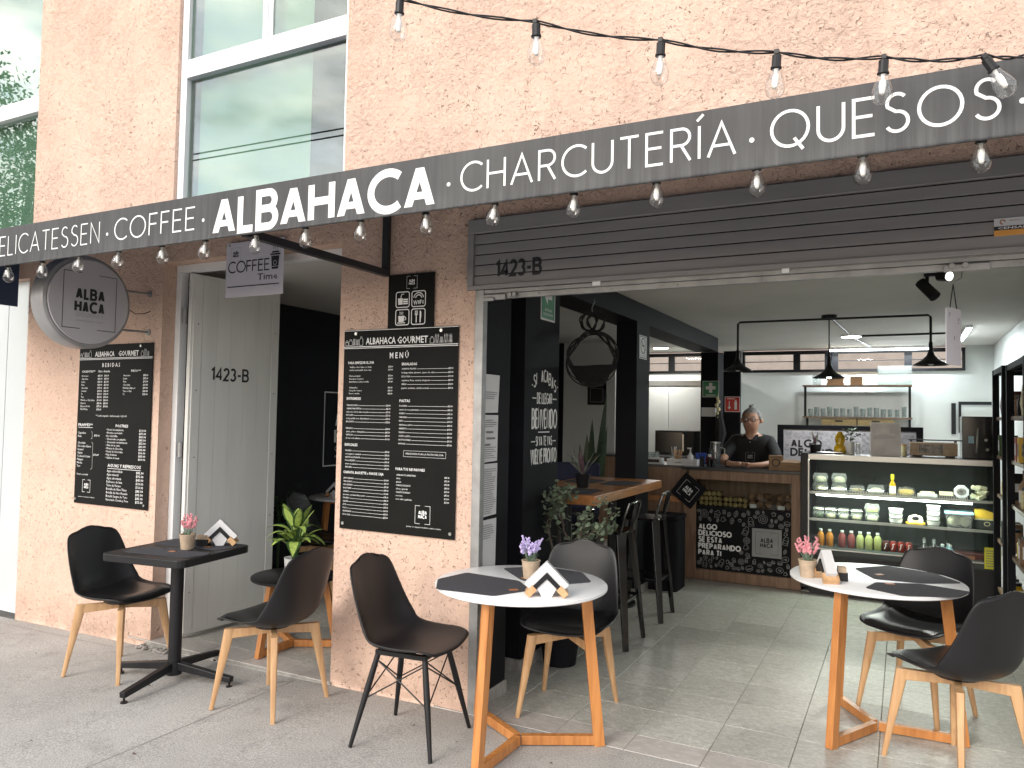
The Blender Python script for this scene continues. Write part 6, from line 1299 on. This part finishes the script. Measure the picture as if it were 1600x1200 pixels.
# drinks
YD = 7.40
def bottle(label, x, liq, h=.150, r=.031, grp='juice bottles on the bottom deck of the display case'):
    t = thing('juice_bottle', label, 'bottle', (x, YD, .4005), 0, grp); q = r * .95
    MB().lathe([(q, 0), (r, .004), (r, h * .62), (q * .7, h * .78), (.013, h * .84), (.013, h * .88)], n=14).build('bottle_body', liq, t, True)
    MB().cyl((0, 0, h * .885), (0, 0, h), .015, n=12).build('cap', 'porcelain', t, True)
for k, (x, liq, nm) in enumerate(((-.664, 'juice_o', 'orange juice bottle, left one of two'), (-.590, 'juice_o', 'orange juice bottle, right one of two'), (-.487, 'juice_p', 'pink juice bottle, left one of two'), (-.412, 'juice_p', 'pink juice bottle, right one of two'), (-.342, 'juice_g', 'yellow-green juice bottle, left one of three'), (-.272, 'juice_g', 'yellow-green juice bottle, middle one of three'), (-.202, 'juice_g', 'yellow-green juice bottle, right one of three'))):
    bottle(nm + ' in the display case', x, liq)
for k, (x, m_) in enumerate(((-.138, 'candark'), (-.08, 'canred'), (-.02, 'canred'), (.04, 'canred'))):
    t = thing('drink_can', 'red drink can on the bottom deck of the display case, ' + place(k, 4), 'can', (x, YD, .4005), 0, 'drink cans in the display case'); MB().lathe([(.022, 0), (.027, .006), (.027, .078), (.023, .086), (.022, .088)], n=16).build('can_body', m_, t, True)
    MB().lathe([(.0232, .0865), (.0235, .089), (.021, .089)], n=16, cap=False).build('can_rim', 'steel', t, True); b = MB(); b.ribbon([(-.012, .02), (.0, .045), (-.004, .065), (.012, .07)], .006, (0, -.0278, 0), X_, Z_); b.build('can_print', 'printwhite', t)
for k, x in enumerate((.155, .228)): simple('glass_bottle', 'clear glass bottle in the display case, ' + ('left one of two' if k == 0 else 'right one of two'), 'bottle', (x, YD, .4005), [('bottle_body', MB().lathe([(.030, 0), (.031, .06), (.014, .10), (.012, .15)], n=14), 'jar', True), ('bottle_label', MB().lathe([(.0132, .10), (.0125, .13)], n=12, cap=False), 'paper', True)], 'clear glass bottles in the display case')
for k, (x, y) in enumerate(((.29, YD - .04), (.345, YD - .04), (.335, YD + .04))): simple('water_bottle', 'small water bottle with blue base in the display case, ' + ('front left', 'front right', 'rear')[k], 'bottle', (x, y, .4005), [('bottle_body', MB().lathe([(.027, 0), (.029, .05), (.012, .08), (.012, .09)], n=12), 'blue', True), ('cap', MB().cyl((0, 0, .09), (0, 0, .105), .013, n=10), 'porcelain', True)], 'water bottles in the display case')
simple('meat_pack', 'flat red packs of sliced meat at the bottom right of the display case', 'meat pack', (.50, YD, .4005), [('pack', MBB(-.12, .10, -.08, .08, 0, .05), 'candark', False), ('front_label', MBB(-.12, .02, -.0815, -.0802, .005, .03), 'tag', False)])
t = simple('price_notice', 'yellow notice taped on the display case glass', 'notice', (.575, YF - .006, .36), [('sheet', MBB(0, .115, 0, .002, 0, .17), 'yellow', False)]); b = MB()
for k in range(7): b.quad((0, -.001, 0), X_, Z_, .012, .10, .14 - k * .02, .146 - k * .02)
b.build('print', 'ink', t)
# on top of the case
ZT = 1.2255
t = thing('potted_plant', 'purple grassy plant in a dark pot on the display case', 'potted plant', (-.72, 7.50, ZT)); rn = random.Random(31)
MB().lathe([(.04, 0), (.055, .08), (.05, .08)], n=16).build('pot', 'metal', t, True)
for i in range(24): a = rn.uniform(0, 6.28); lf = MB(); blade(lf, (0, 0, .07), (cos(a) * .45, sin(a) * .45, rn.uniform(.8, 1.6)), rn.uniform(.10, .18), .005, .1, 4); lf.build('leaf', 'purpleleaf' if i % 2 else 'paleleaf', t, True)
t = simple('amber_jar', 'yellow glass ornament bottle on the display case', 'bottle', (-.51, 7.50, ZT), [('bottle_body', MB().lathe([(.045, 0), (.055, .02), (.052, .06), (.035, .09), (.045, .12), (.042, .16), (.02, .19), (.02, .20)], n=16), 'amber', True)])
t = thing('potted_plant', 'leafy plant in a tall white cylinder pot on the display case', 'potted plant', (-.425, 7.46, ZT)); rn = random.Random(33)
MB().cyl((0, 0, 0), (0, 0, .115), .035, .037, 20).build('pot', 'porcelain', t, True)
lf = MB()
for i in range(60): a = rn.uniform(0, 6.28); b0 = Vector((rn.gauss(0, .035), rn.gauss(0, .03), .13 + rn.random() * .10)); blade(lf, b0, (cos(a), sin(a), rn.uniform(-.2, .8)), .045, .014, .2, 3)
lf.tube([(0, 0, .11), (.01, 0, .18)], .004, 5); f = lf.build('foliage', 'leaf', t); f['kind'] = 'stuff'
simple('salt_shaker', 'small chrome and glass shaker on the display case', 'shaker', (-.36, 7.46, ZT), [('shaker_body', MB().lathe([(.018, 0), (.02, .05), (.016, .075)], n=12), 'jar', True), ('cap', MB().lathe([(.017, .076), (.017, .095), (.005, .102)], n=12), 'steel', True)])
simple('plate', 'white plate on the display case edge', 'plate', (-.585, 7.34, ZT), [('dish', MB().lathe([(.05, 0), (.08, .008), (.11, .014), (.11, .017), (.07, .010)], n=28), 'porcelain', True)])
ph = thing('photo_stand', 'acrylic stand with a coffee photo on the display case', 'photo stand', (-.26, 7.44, ZT)); MBB(0, .24, 0, .006, 0, .29).build('stand', 'porcelain', ph); MBB(.006, .234, -.0015, -.0002, .006, .284).build('photograph', 'photo1', ph)
b = MB().prism([(.02, .14), (.2, .15), (.21, .17), (.1, .19), (.02, .17)], .0018, .0024, (0, 0, 0), X_, Z_).prism([(.15, .20), (.22, .19), (.225, .27), (.16, .27)], .0018, .0024, (0, 0, 0), X_, Z_); b.build('photo_highlight', 'paper', ph)
simple('small_canister', 'small yellow canister next to the photo stand', 'canister', (.005, 7.50, ZT), [('canister_body', MB().cyl((0, 0, 0), (0, 0, .09), .022, n=14), 'cream', True), ('lid', MB().cyl((0, 0, .0905), (0, 0, .105), .024, n=14), 'beech', True)])
ts_ = thing('ticket_machine', 'pale till box with a printed picture panel on the display case', 'till', (.05, 7.46, ZT)); MB().box(0, .36, 0, .16, .012, .125).build('till_body', 'paperpot', ts_, bevel=.01); MBB(.07, .25, -.002, -.0003, .03, .11).build('picture_panel', 'photo2', ts_); MB().box(-.01, .39, .10, .15, .140, .150).box(0, .02, .11, .14, .126, .139).box(.34, .36, .11, .14, .126, .139).build('paper_rail', 'metal', ts_); MBB(.02, .09, .01, .10, 0, .0115).build('rubber_foot', 'metal', ts_); MBB(.27, .34, .01, .10, 0, .0115).build('rubber_foot', 'metal', ts_)
cm = thing('coffee_machine', 'tall glossy black coffee machine on the right of the display case', 'coffee machine', (.44, 7.42, ZT)); MB().box(0, .225, .0, .30, 0, .355).build('machine_body', 'glossblack', cm, bevel=.006); MBB(.02, .205, -.004, -.0005, .02, .33).build('front_panel', 'glossblack', cm); MB().tube([(.10, -.006, .05), (.105, -.02, .12), (.11, -.02, .2), (.115, -.006, .26)], .008, 8).build('steam_wand', 'steel', cm, True); MB().box(.045, .085, -.03, -.005, .13, .19).build('spout', 'blue', cm, bevel=.004); MB().cyl((.17, -.012, .16), (.17, -.005, .16), .012, n=14).cyl((.18, -.012, .08), (.18, -.005, .08), .012, n=14).build('knob', 'galv', cm)
# board behind: ALGO DELICIOSO screen
sb_ = thing('patterned_screen', 'black framed doodle screen lettered ALGO DELICIOSO behind the display case', 'screen', (-1.16, 8.25, 0))
MB().box(0, 1.33, 0, .04, 1.43, 1.475).box(0, .06, 0, .04, .3, 1.43).box(1.27, 1.33, 0, .04, .3, 1.43).build('screen_frame', 'black', sb_); MBB(.0601, 1.2699, .012, .03, .3, 1.4299).build('screen_panel', 'signgrey', sb_)
b = MB(); doodles(b, (.06, .0112, .95), X_, Z_, 1.21, .47, 400, 12, .0035, .016, .04, avoid=((.05, .34, .10, .38),)); b.build('doodle_print', 'lightink', sb_)
b = MB(); strokes(b, 'ALGO', .066, .019, (.135, .0105, 1.255), X_, Z_, sp=.3, fit=.285); strokes(b, 'DELICIOSO', .066, .019, (.135, .0105, 1.165), X_, Z_, sp=.3, fit=.56); b.build('lettering', 'darkink', sb_)
# ------------------------------------------------------------------ wall shelf with glasses
ws = thing('wall_shelf', 'two-tier black metal wall shelf holding glasses on the back wall', 'shelf', (0, 0, 0))
MB().box(-1.22, .105, 10.98, 11.27, 1.985, 2.005).build('upper_board', 'shelfwood', ws); MB().box(-1.22, .105, 10.98, 11.27, 1.560, 1.580).build('lower_board', 'shelfwood', ws)
for a_, b_, c_, d_ in ((-1.20, 10.98, 1.5801, 1.9849), (.06, 10.98, 1.5801, 1.9849), (-1.20, 11.24, 1.40, 1.559), (.06, 11.24, 1.40, 1.559)): MBB(a_, a_ + .03, b_, b_ + .03, c_, d_).build('upright', 'metal', ws)
rn = random.Random(14)
gl = [( -1.13 + k * .0815) for k in range(15)]
for k, x in enumerate(gl):
    hh = rn.uniform(.10, .145); r = rn.uniform(.028, .036); dark = k > 12
    simple('drinking_glass', 'clear drinking glass on the wall shelf, ' + place(k, 15), 'glass', (x, 11.08, 1.5805), [('glass_body', MB().lathe([(r * .85, 0), (r, hh), (r * .94, hh), (r * .8, .008), (.001, .008)], n=14, cap=False), 'jar', True)], 'glasses on the wall shelf')
for k, (x, l) in enumerate(((-.98, 'left'), (-.535, 'right'))): simple('wicker_basket', 'flat wicker basket hung under the wall shelf, %s one' % l, 'basket', (x, 11.0, 1.468), [('basket_body', MBB(0, .43, 0, .22, 0, .085), 'basket', False), ('grip', MBB(.17, .26, -.004, -.0005, .045, .065), 'metal', False)], 'wicker baskets under the shelf')
simple('glass_jar', 'empty glass jar on top of the wall shelf', 'jar', (-1.05, 11.1, 2.0055), [('jar_body', MB().lathe([(.05, 0), (.055, .01), (.055, .13), (.045, .15)], n=16, cap=False), 'jar', True)])
simple('wooden_box', 'stack of brown flat boxes on top of the wall shelf', 'box', (-.92, 11.05, 2.0055), [('box_body', MB().box(0, .21, 0, .15, 0, .035).box(.01, .20, 0, .15, .037, .07).box(0, .21, 0, .15, .072, .10), 'kraft', False)])
simple('wooden_box', 'square brown box on top of the wall shelf', 'box', (-.63, 11.05, 2.0055), [('box_body', MBB(0, .15, 0, .15, 0, .115), 'kraft', False)])
simple('acrylic_box', 'clear acrylic organiser standing on top of the wall shelf', 'organiser', (-.30, 11.02, 2.0055), [('organiser_shell', MB().box(0, .005, 0, .18, 0, .26).box(.40, .405, 0, .18, 0, .26).box(.0055, .3995, .17, .175, 0, .26).box(.0055, .3995, 0, .005, 0, .15), 'clearplastic', False)])
# back cabinets, kitchen clutter left
cb = thing('tall_cabinet', 'pale tall double door cabinet at the back left of the kitchen', 'cabinet', (0, 0, 0))
MB().box(-3.7, -2.26, 10.72, 11.25, 0, 2.04).build('carcass', 'paint', cb)
MB().box(-3.69, -3.0, 10.70, 10.719, .05, 1.98).build('door', 'paint', cb, bevel=.003); MB().box(-2.995, -2.27, 10.70, 10.719, .05, 1.98).build('door', 'paint', cb, bevel=.003)
MBB(-3.7, -2.26, 10.69, 10.71, 1.985, 2.06).build('cornice', 'steel', cb); MB().cyl((-3.0, 10.69, 1.35), (-3.0, 10.69, 1.95), .008, n=8).build('handle', 'alu', cb)
MBB(-3.5, -2.26, 10.8, 11.2, 2.041, 2.14).build('top_box', 'blind', cb)
simple('microwave', 'dark microwave oven on the back worktop', 'microwave', (-2.86, 9.6, 1.06), [('oven_body', MBB(0, .50, 0, .35, 0, .30), 'metal', False), ('oven_door', MBB(.02, .36, -.01, -.001, .02, .28), 'glossblack', False), ('oven_handle', MBB(.365, .38, -.03, -.011, .04, .26), 'steel', False)])
simple('back_worktop', 'dark worktop along the kitchen behind the counter', 'worktop', (0, 0, 0), [('worktop_slab', MBB(-3.6, -2.25, 9.0, 10.0, 1.03, 1.058), 'slate', False), ('cupboard_front', MBB(-3.6, -2.25, 9.03, 9.98, 0, 1.029), 'walnut', False)])
rn = random.Random(44)
for k in range(9):
    x = -2.55 + (k % 5) * .075; z = 1.0565; y = 7.6 + (k // 5) * .12; hh = rn.uniform(.09, .2)
    simple('glass_cup', 'clear glass at the left end of the counter wing, ' + ('front row ' if k < 5 else 'back row ') + place(k % 5, 5 if k < 5 else 4), 'glass', (x, y, z), [('cup_body', MB().lathe([(.022, 0), (.03, hh), (.028, hh), (.02, .006)], n=12, cap=False), 'jar', True)], 'glasses on the counter wing')
simple('napkin_tray', 'white box on the counter wing beside the pillar', 'box', (-2.33, 7.50, 1.0565), [('tray_body', MBB(0, .16, 0, .1, 0, .06), 'paper', False), ('slot', MBB(.02, .14, -.002, -.0005, .015, .045), 'metal', False)])
simple('apron', 'dark apron hanging by the counter pillar', 'apron', (-1.985, 9.32, 1.15), [('cloth', MB().tube([(0, 0, .50), (.0, .01, .38), (.02, 0, .2), (.0, 0, .0)], [.02, .05, .07, .03], 8), 'shirt', True), ('hook', MB().cyl((0, 0, .50), (0, .06, .52), .006, n=6), 'galv', False)])
simple('ladle_string', 'string of pale dried decorations by the counter pillar', 'decoration', (-2.0, 9.30, 1.52), [('beads', MB().ball((0, 0, .25), .02, 6).ball((.01, 0, .21), .026, 6).ball((-.01, 0, .17), .024, 6).ball((.01, 0, .12), .028, 6).ball((0, 0, .07), .024, 6).ball((.01, 0, .02), .02, 6).cyl((0, 0, .26), (0, .05, .32), .003, n=5), 'cream', True)])
simple('whiteboard_frame', 'thin black frame on the back wall behind the coffee machine', 'frame', (.63, 11.25, 1.40), [('frame_bars', MB().box(0, .36, 0, .02, .36, .40).box(-.08, -.03, 0, .02, -.02, .38).box(0, .03, 0, .02, 0, .36), 'metal', False)])

# ------------------------------------------------------------------ right-hand product shelves
def unit(label, y0, y1, ztop, seed):
    t = thing('product_shelf', label, 'shelf', (0, 0, 0), 0, 'black metal product shelves along the side wall'); x0, x1 = .655, 1.0
    for x in (x0, x1):
        for y in (y0, y1): MB().box(x - .022, x + .022 if x == x0 else 1.018, y - .022, y + .022, 0, ztop).build('post', 'charcoal', t)
    MB().box(x0 + .0221, x1 - .0221, y0 - .018, y0 + .018, ztop - .04, ztop).box(x0 + .0221, x1 - .0221, y1 - .018, y1 + .018, ztop - .04, ztop).box(x0 - .018, x0 + .018, y0 + .0221, y1 - .0221, ztop - .04, ztop).build('top_rail', 'charcoal', t)
    for z in (.22, .60, .95, 1.25, 1.55): MB().box(x0 + .001, .996, y0 + .024, y1 - .024, z, z + .025).box(x0 + .0222, .976, y0 - .02, y0 + .0239, z, z + .025).build('shelf_board', 'shelfwood', t)
    rn = random.Random(seed)
    return t
unit('black metal product shelf next to the display case', 6.50, 7.12, 1.945, 1); unit('black metal product shelf nearest the entrance, at the right edge', 5.38, 6.22, 1.93, 2)
rn = random.Random(77); kinds = ('jar', 'bottle', 'bag', 'box'); cnt = 0
cols = [('canred', 'red'), ('cheese', 'yellow'), ('pale', 'pale'), ('kraft', 'brown'), ('candark', 'dark red'), ('paper', 'white'), ('amber', 'amber'), ('leaf', 'green'), ('metal', 'black'), ('dogfood', 'brown'), ('cookiedark', 'brown'), ('metal', 'black'), ('cream', 'cream')]
for ui, (y0, y1, un) in enumerate(((5.45, 6.15, 'near product shelf'), (6.56, 7.06, 'far product shelf'))):
    for zi, z in enumerate((.2455, .6255, .9755, 1.2755, 1.5755)):
        y = y0; k = 0; lv = ('lowest', 'second', 'middle', 'fourth', 'top')[zi]
        while y < y1:
            kd = kinds[rn.randrange(4)]; m_, cn = cols[rn.randrange(len(cols))]; x = .715; lab = '%s %s, %s tier of the %s, %s from the front' % (cn, kd, lv, un, ('first', 'second', 'third', 'fourth', 'fifth', 'sixth')[min(k, 5)])
            if kd == 'jar': simple('jar', lab, 'jar', (x, y, z), [('jar_body', MB().lathe([(.04, 0), (.044, .01), (.044, .10), (.034, .118)], n=14), m_, True), ('lid', MB().cyl((0, 0, .1185), (0, 0, .138), .038, n=14), 'metal', True)], 'goods on the product shelves')
            elif kd == 'bottle': simple('bottle', lab, 'bottle', (x, y, z), [('bottle_body', MB().lathe([(.035, 0), (.036, .01), (.036, .14), (.013, .18), (.013, .22)], n=14), m_, True), ('bottle_label', MB().lathe([(.0366, .03), (.0366, .11)], n=14, cap=False), 'paper', True), ('cap', MB().cyl((0, 0, .2205), (0, 0, .24), .015, n=10), 'metal', True)], 'goods on the product shelves')
            elif kd == 'bag': simple('snack_bag', lab, 'bag', (x, y, z), [('bag_body', MB().add([(-.06, -.03, 0), (.06, -.03, 0), (.06, .04, 0), (-.06, .04, 0), (-.07, -.045, .08), (.07, -.045, .08), (.07, .05, .08), (-.07, .05, .08), (-.06, 0, .19), (.06, 0, .19), (.06, .006, .19), (-.06, .006, .19)], [(0, 3, 2, 1), (0, 1, 5, 4), (1, 2, 6, 5), (2, 3, 7, 6), (3, 0, 4, 7), (4, 5, 9, 8), (5, 6, 10, 9), (6, 7, 11, 10), (7, 4, 8, 11), (8, 9, 10, 11)]), m_, True), ('bag_label', MBB(-.04, .04, -.05, -.047, .06, .12), 'paper', False)], 'goods on the product shelves')
            else: simple('carton', lab, 'carton', (x, y, z), [('carton_body', MBB(-.06, .06, -.045, .045, 0, .16), m_, False), ('carton_label', MB().box(-.0612, -.0602, -.035, .035, .04, .12).box(-.045, .045, -.0462, -.0452, .04, .12), 'photo2' if rn.random() < .5 else 'paper', False)], 'goods on the product shelves')
            y += rn.uniform(.115, .15); k += 1

# ------------------------------------------------------------------ lamps
pn = thing('pendant_lamp', 'black three-arm ceiling lamp with conical shades, middle one lit', 'pendant lamp', (0, 7.7, 0))
MB().tube([(-1.46, 0, 2.05), (-1.46, 0, 2.468), (-1.44, 0, 2.485), (-.62, 0, 2.485), (.20, 0, 2.485), (.22, 0, 2.468), (.22, 0, 2.12)], .011, 8).cyl((-.62, 0, 2.12), (-.62, 0, 2.485), .006, n=8).cyl((-.62, 0, 2.487), (-.62, 0, 2.519), .07, n=20).build('arm', 'metal', pn, True)
for x, z in ((-1.46, 2.0), (-.62, 1.925), (.22, 2.035)):
    s_ = MB().lathe([(.145, 0), (.142, .006), (.075, .045), (.035, .085), (.018, .13), (.016, .20), (.012, .21)], (x, 0, z), 28, False).build('lamp_shade', 'metal', pn, True); so = s_.modifiers.new('t', 'SOLIDIFY'); so.thickness = .002
    MB().cyl((x, 0, z + .2), (x, 0, z + .24), .009, n=8).build('cable', 'metal', pn); MB().ball((x, 0, z + .028), .032, 12).build('bulb', 'bulbglow' if x == -.62 else 'lampwhite', pn, True)
area('pendant_light', (-.62, 0, 1.915), .16, .16, 5, (.95, 1, 1), (0, 0, 0), pn)
for (x, y, l) in ((-.535, 9.6, 'round ceiling light above the counter, lit'), (-3.03, 10.4, 'round ceiling light over the left kitchen, lit')):
    t = simple('ceiling_light', l, 'ceiling light', (x, y, 2.519), [('light_housing', MB().cyl((0, 0, -.018), (0, 0, 0), .115, n=28), 'alu', True), ('diffuser', MB().cyl((0, 0, -.021), (0, 0, -.0182), .105, n=28), 'ledsoft', False)], 'round ceiling lights'); area('ceiling_glow', (0, 0, -.024), .2, .2, 9, (1, .96, .9), (0, 0, 0), t)
t = simple('tube_light', 'long fluorescent tube above the back windows, lit', 'tube light', (-.90, 11.12, 2.49), [('tube_housing', MBB(0, 1.22, -.02, .02, .0, .028), 'alu', False), ('tube', MB().cyl((0.01, 0, -.012), (1.21, 0, -.012), .0115, n=12), 'led', True)]); area('tube_glow', (.6, -.02, -.028), 1.2, .05, 22, (.86, .96, 1), (radians(-12), 0, 0), t)
t = simple('tube_light', 'short lit fluorescent tube pointing towards the back on the right', 'tube light', (.60, 8.9, 2.49), [('tube_housing', MBB(-.03, .03, 0, 1.2, 0, .028), 'alu', False), ('tube', MB().cyl((0, .01, -.013), (0, 1.19, -.013), .014, n=12), 'led', True)]); area('tube_glow', (0, .6, -.03), .05, 1.2, 9, (.88, .97, .96), (0, 0, 0), t)
simple('conduit', 'thin black ceiling conduit joining the lamps', 'conduit', (0, 0, 0), [('pipe', MB().cyl((-.535, 9.6, 2.51), (.60, 9.55, 2.51), .012, n=8).cyl((-.62, 7.75, 2.51), (-.535, 9.5, 2.51), .010, n=8).cyl((-.535, 9.7, 2.51), (-.38, 11.0, 2.51), .01, n=8), 'metal', False)])
sp = thing('spotlight', 'black double ceiling spotlight near the entrance', 'spotlight', (.155, 5.75, 2.519))
MB().box(-.03, .10, -.02, .02, -.02, 0).build('track', 'metal', sp); MB().cyl((-.01, 0, -.02), (-.012, -.01, -.06), .012, n=8).cyl((-.05, .01, -.055), (.035, -.05, -.165), .036, .038, 18).build('lamp_head', 'metal', sp, True)
MB().cyl((.06, 0, -.02), (.115, -.055, -.035), .034, .036, 18).build('lamp_head', 'metal', sp, True); MB().cyl((.1155, -.0555, -.0353), (.118, -.058, -.036), .028, n=18).build('lens', 'ledsoft', sp)
def spot(loc, to, p, ang, par):
    l = bpy.data.lights.new('spot_beam', 'SPOT'); l.energy = p; l.spot_size = radians(ang); l.spot_blend = .5; l.shadow_soft_size = .03; l.color = (.98, 1, .92)
    o = bpy.data.objects.new('spot_beam', l); C.objects.link(o); o.parent = par; o.location = loc; d = Vector(to) - (Vector(loc) + par.location); o.rotation_euler = (-d).to_track_quat('Z', 'Y').to_euler()
spot((-.055, -.06, -.18), (-.55, 4.5, 0), 30, 46, sp); spot((.125, -.062, -.045), (.05, 4.7, 0), 45, 34, sp)
hs = thing('hanging_sign', 'white rounded board hanging by a cord from a hook on the shutter', 'sign', (.185, 3.60, 1.76))
b = MB(); U2 = Vector((.42, .90, 0)).normalized(); b.prism(rr(-.07, 0, .14, .235, .012), -.0025, .0025, (0, 0, 0), U2, Z_); b.build('board', 'coffeewhite', hs, bevel=.001)
b = MB(); N2 = U2.cross(Z_); O2 = N2 * .003; b.quad(O2, U2, Z_, .0, .006, .105, .12); b.ribbon(arc(.045, .185, .008, .011, 0, 300, 8), .003, O2, U2, Z_); b.ribbon(arc(-.04, .205, .006, .008, 0, 300, 8), .003, O2, U2, Z_); b.build('print', 'ink', hs)
MB().tube([U2 * -.035 + Z_ * .225, Vector((0, 0, .335)), U2 * .035 + Z_ * .225], .0022, 6).build('cord', 'metal', hs)
MB().tube([(0, 0, .335), (.012, 0, .345), (.03, 0, .36), (.032, 0, .385), (.018, -.01, .402), (-.015, -.06, .405), (-.03, -.12, .395), (-.028, -.16, .385)], .003, 6).build('hook', 'galv', hs)

# ================================================================== across the street (seen only in the window reflections)
t = thing('street_tree', 'leafy tree across the street, mirrored in the upper left window', 'tree', (-18.6, -3.6, -.16)); rn = random.Random(10)
MB().tube([(0, 0, 0), (.1, 0, 2.5), (-.1, .1, 4.5), (.2, 0, 7)], [.22, .17, .13, .06], 10).tube([(-.05, .05, 4), (1.1, .4, 6.3), (1.6, .5, 7.8)], [.09, .06, .03], 7).tube([(0, 0, 3.8), (-1.2, -.3, 5.8), (-1.7, -.4, 7.2)], [.09, .06, .03], 7).build('trunk', 'bark', t, True)
lf = MB()
cl_ = [(Vector((rn.gauss(0, 1.3), rn.gauss(0, 1.3), 6.8 + rn.gauss(0, 1.7))), rn.uniform(.5, 1.0)) for k in range(52)]
for c, r in cl_:
    for k in range(320):
        d = Vector((rn.gauss(0, 1), rn.gauss(0, 1), rn.gauss(0, 1))).normalized() * r * rn.uniform(.5, 1.05); p = c + d; u = Vector((rn.gauss(0, 1), rn.gauss(0, 1), rn.gauss(0, 1))).normalized(); v = u.cross(d).normalized() if u.cross(d).length > .01 else X_
        lf.add([p - u * .055, p + v * .028, p + u * .055, p - v * .028], [(0, 1, 2, 3)])
f = lf.build('crown', 'treeleaf', t)
wi = thing('power_lines', 'pair of dark power lines across the street, mirrored in the window', 'power lines')
for z, dy in ((10.9, 0), (10.65, .05)):
    MB().tube([(-60 + 12 * i, -12 + dy, z - .3 * sin(pi * (i % 3) / 3)) for i in range(11)], .026, 6).build('wire', 'metal', wi)
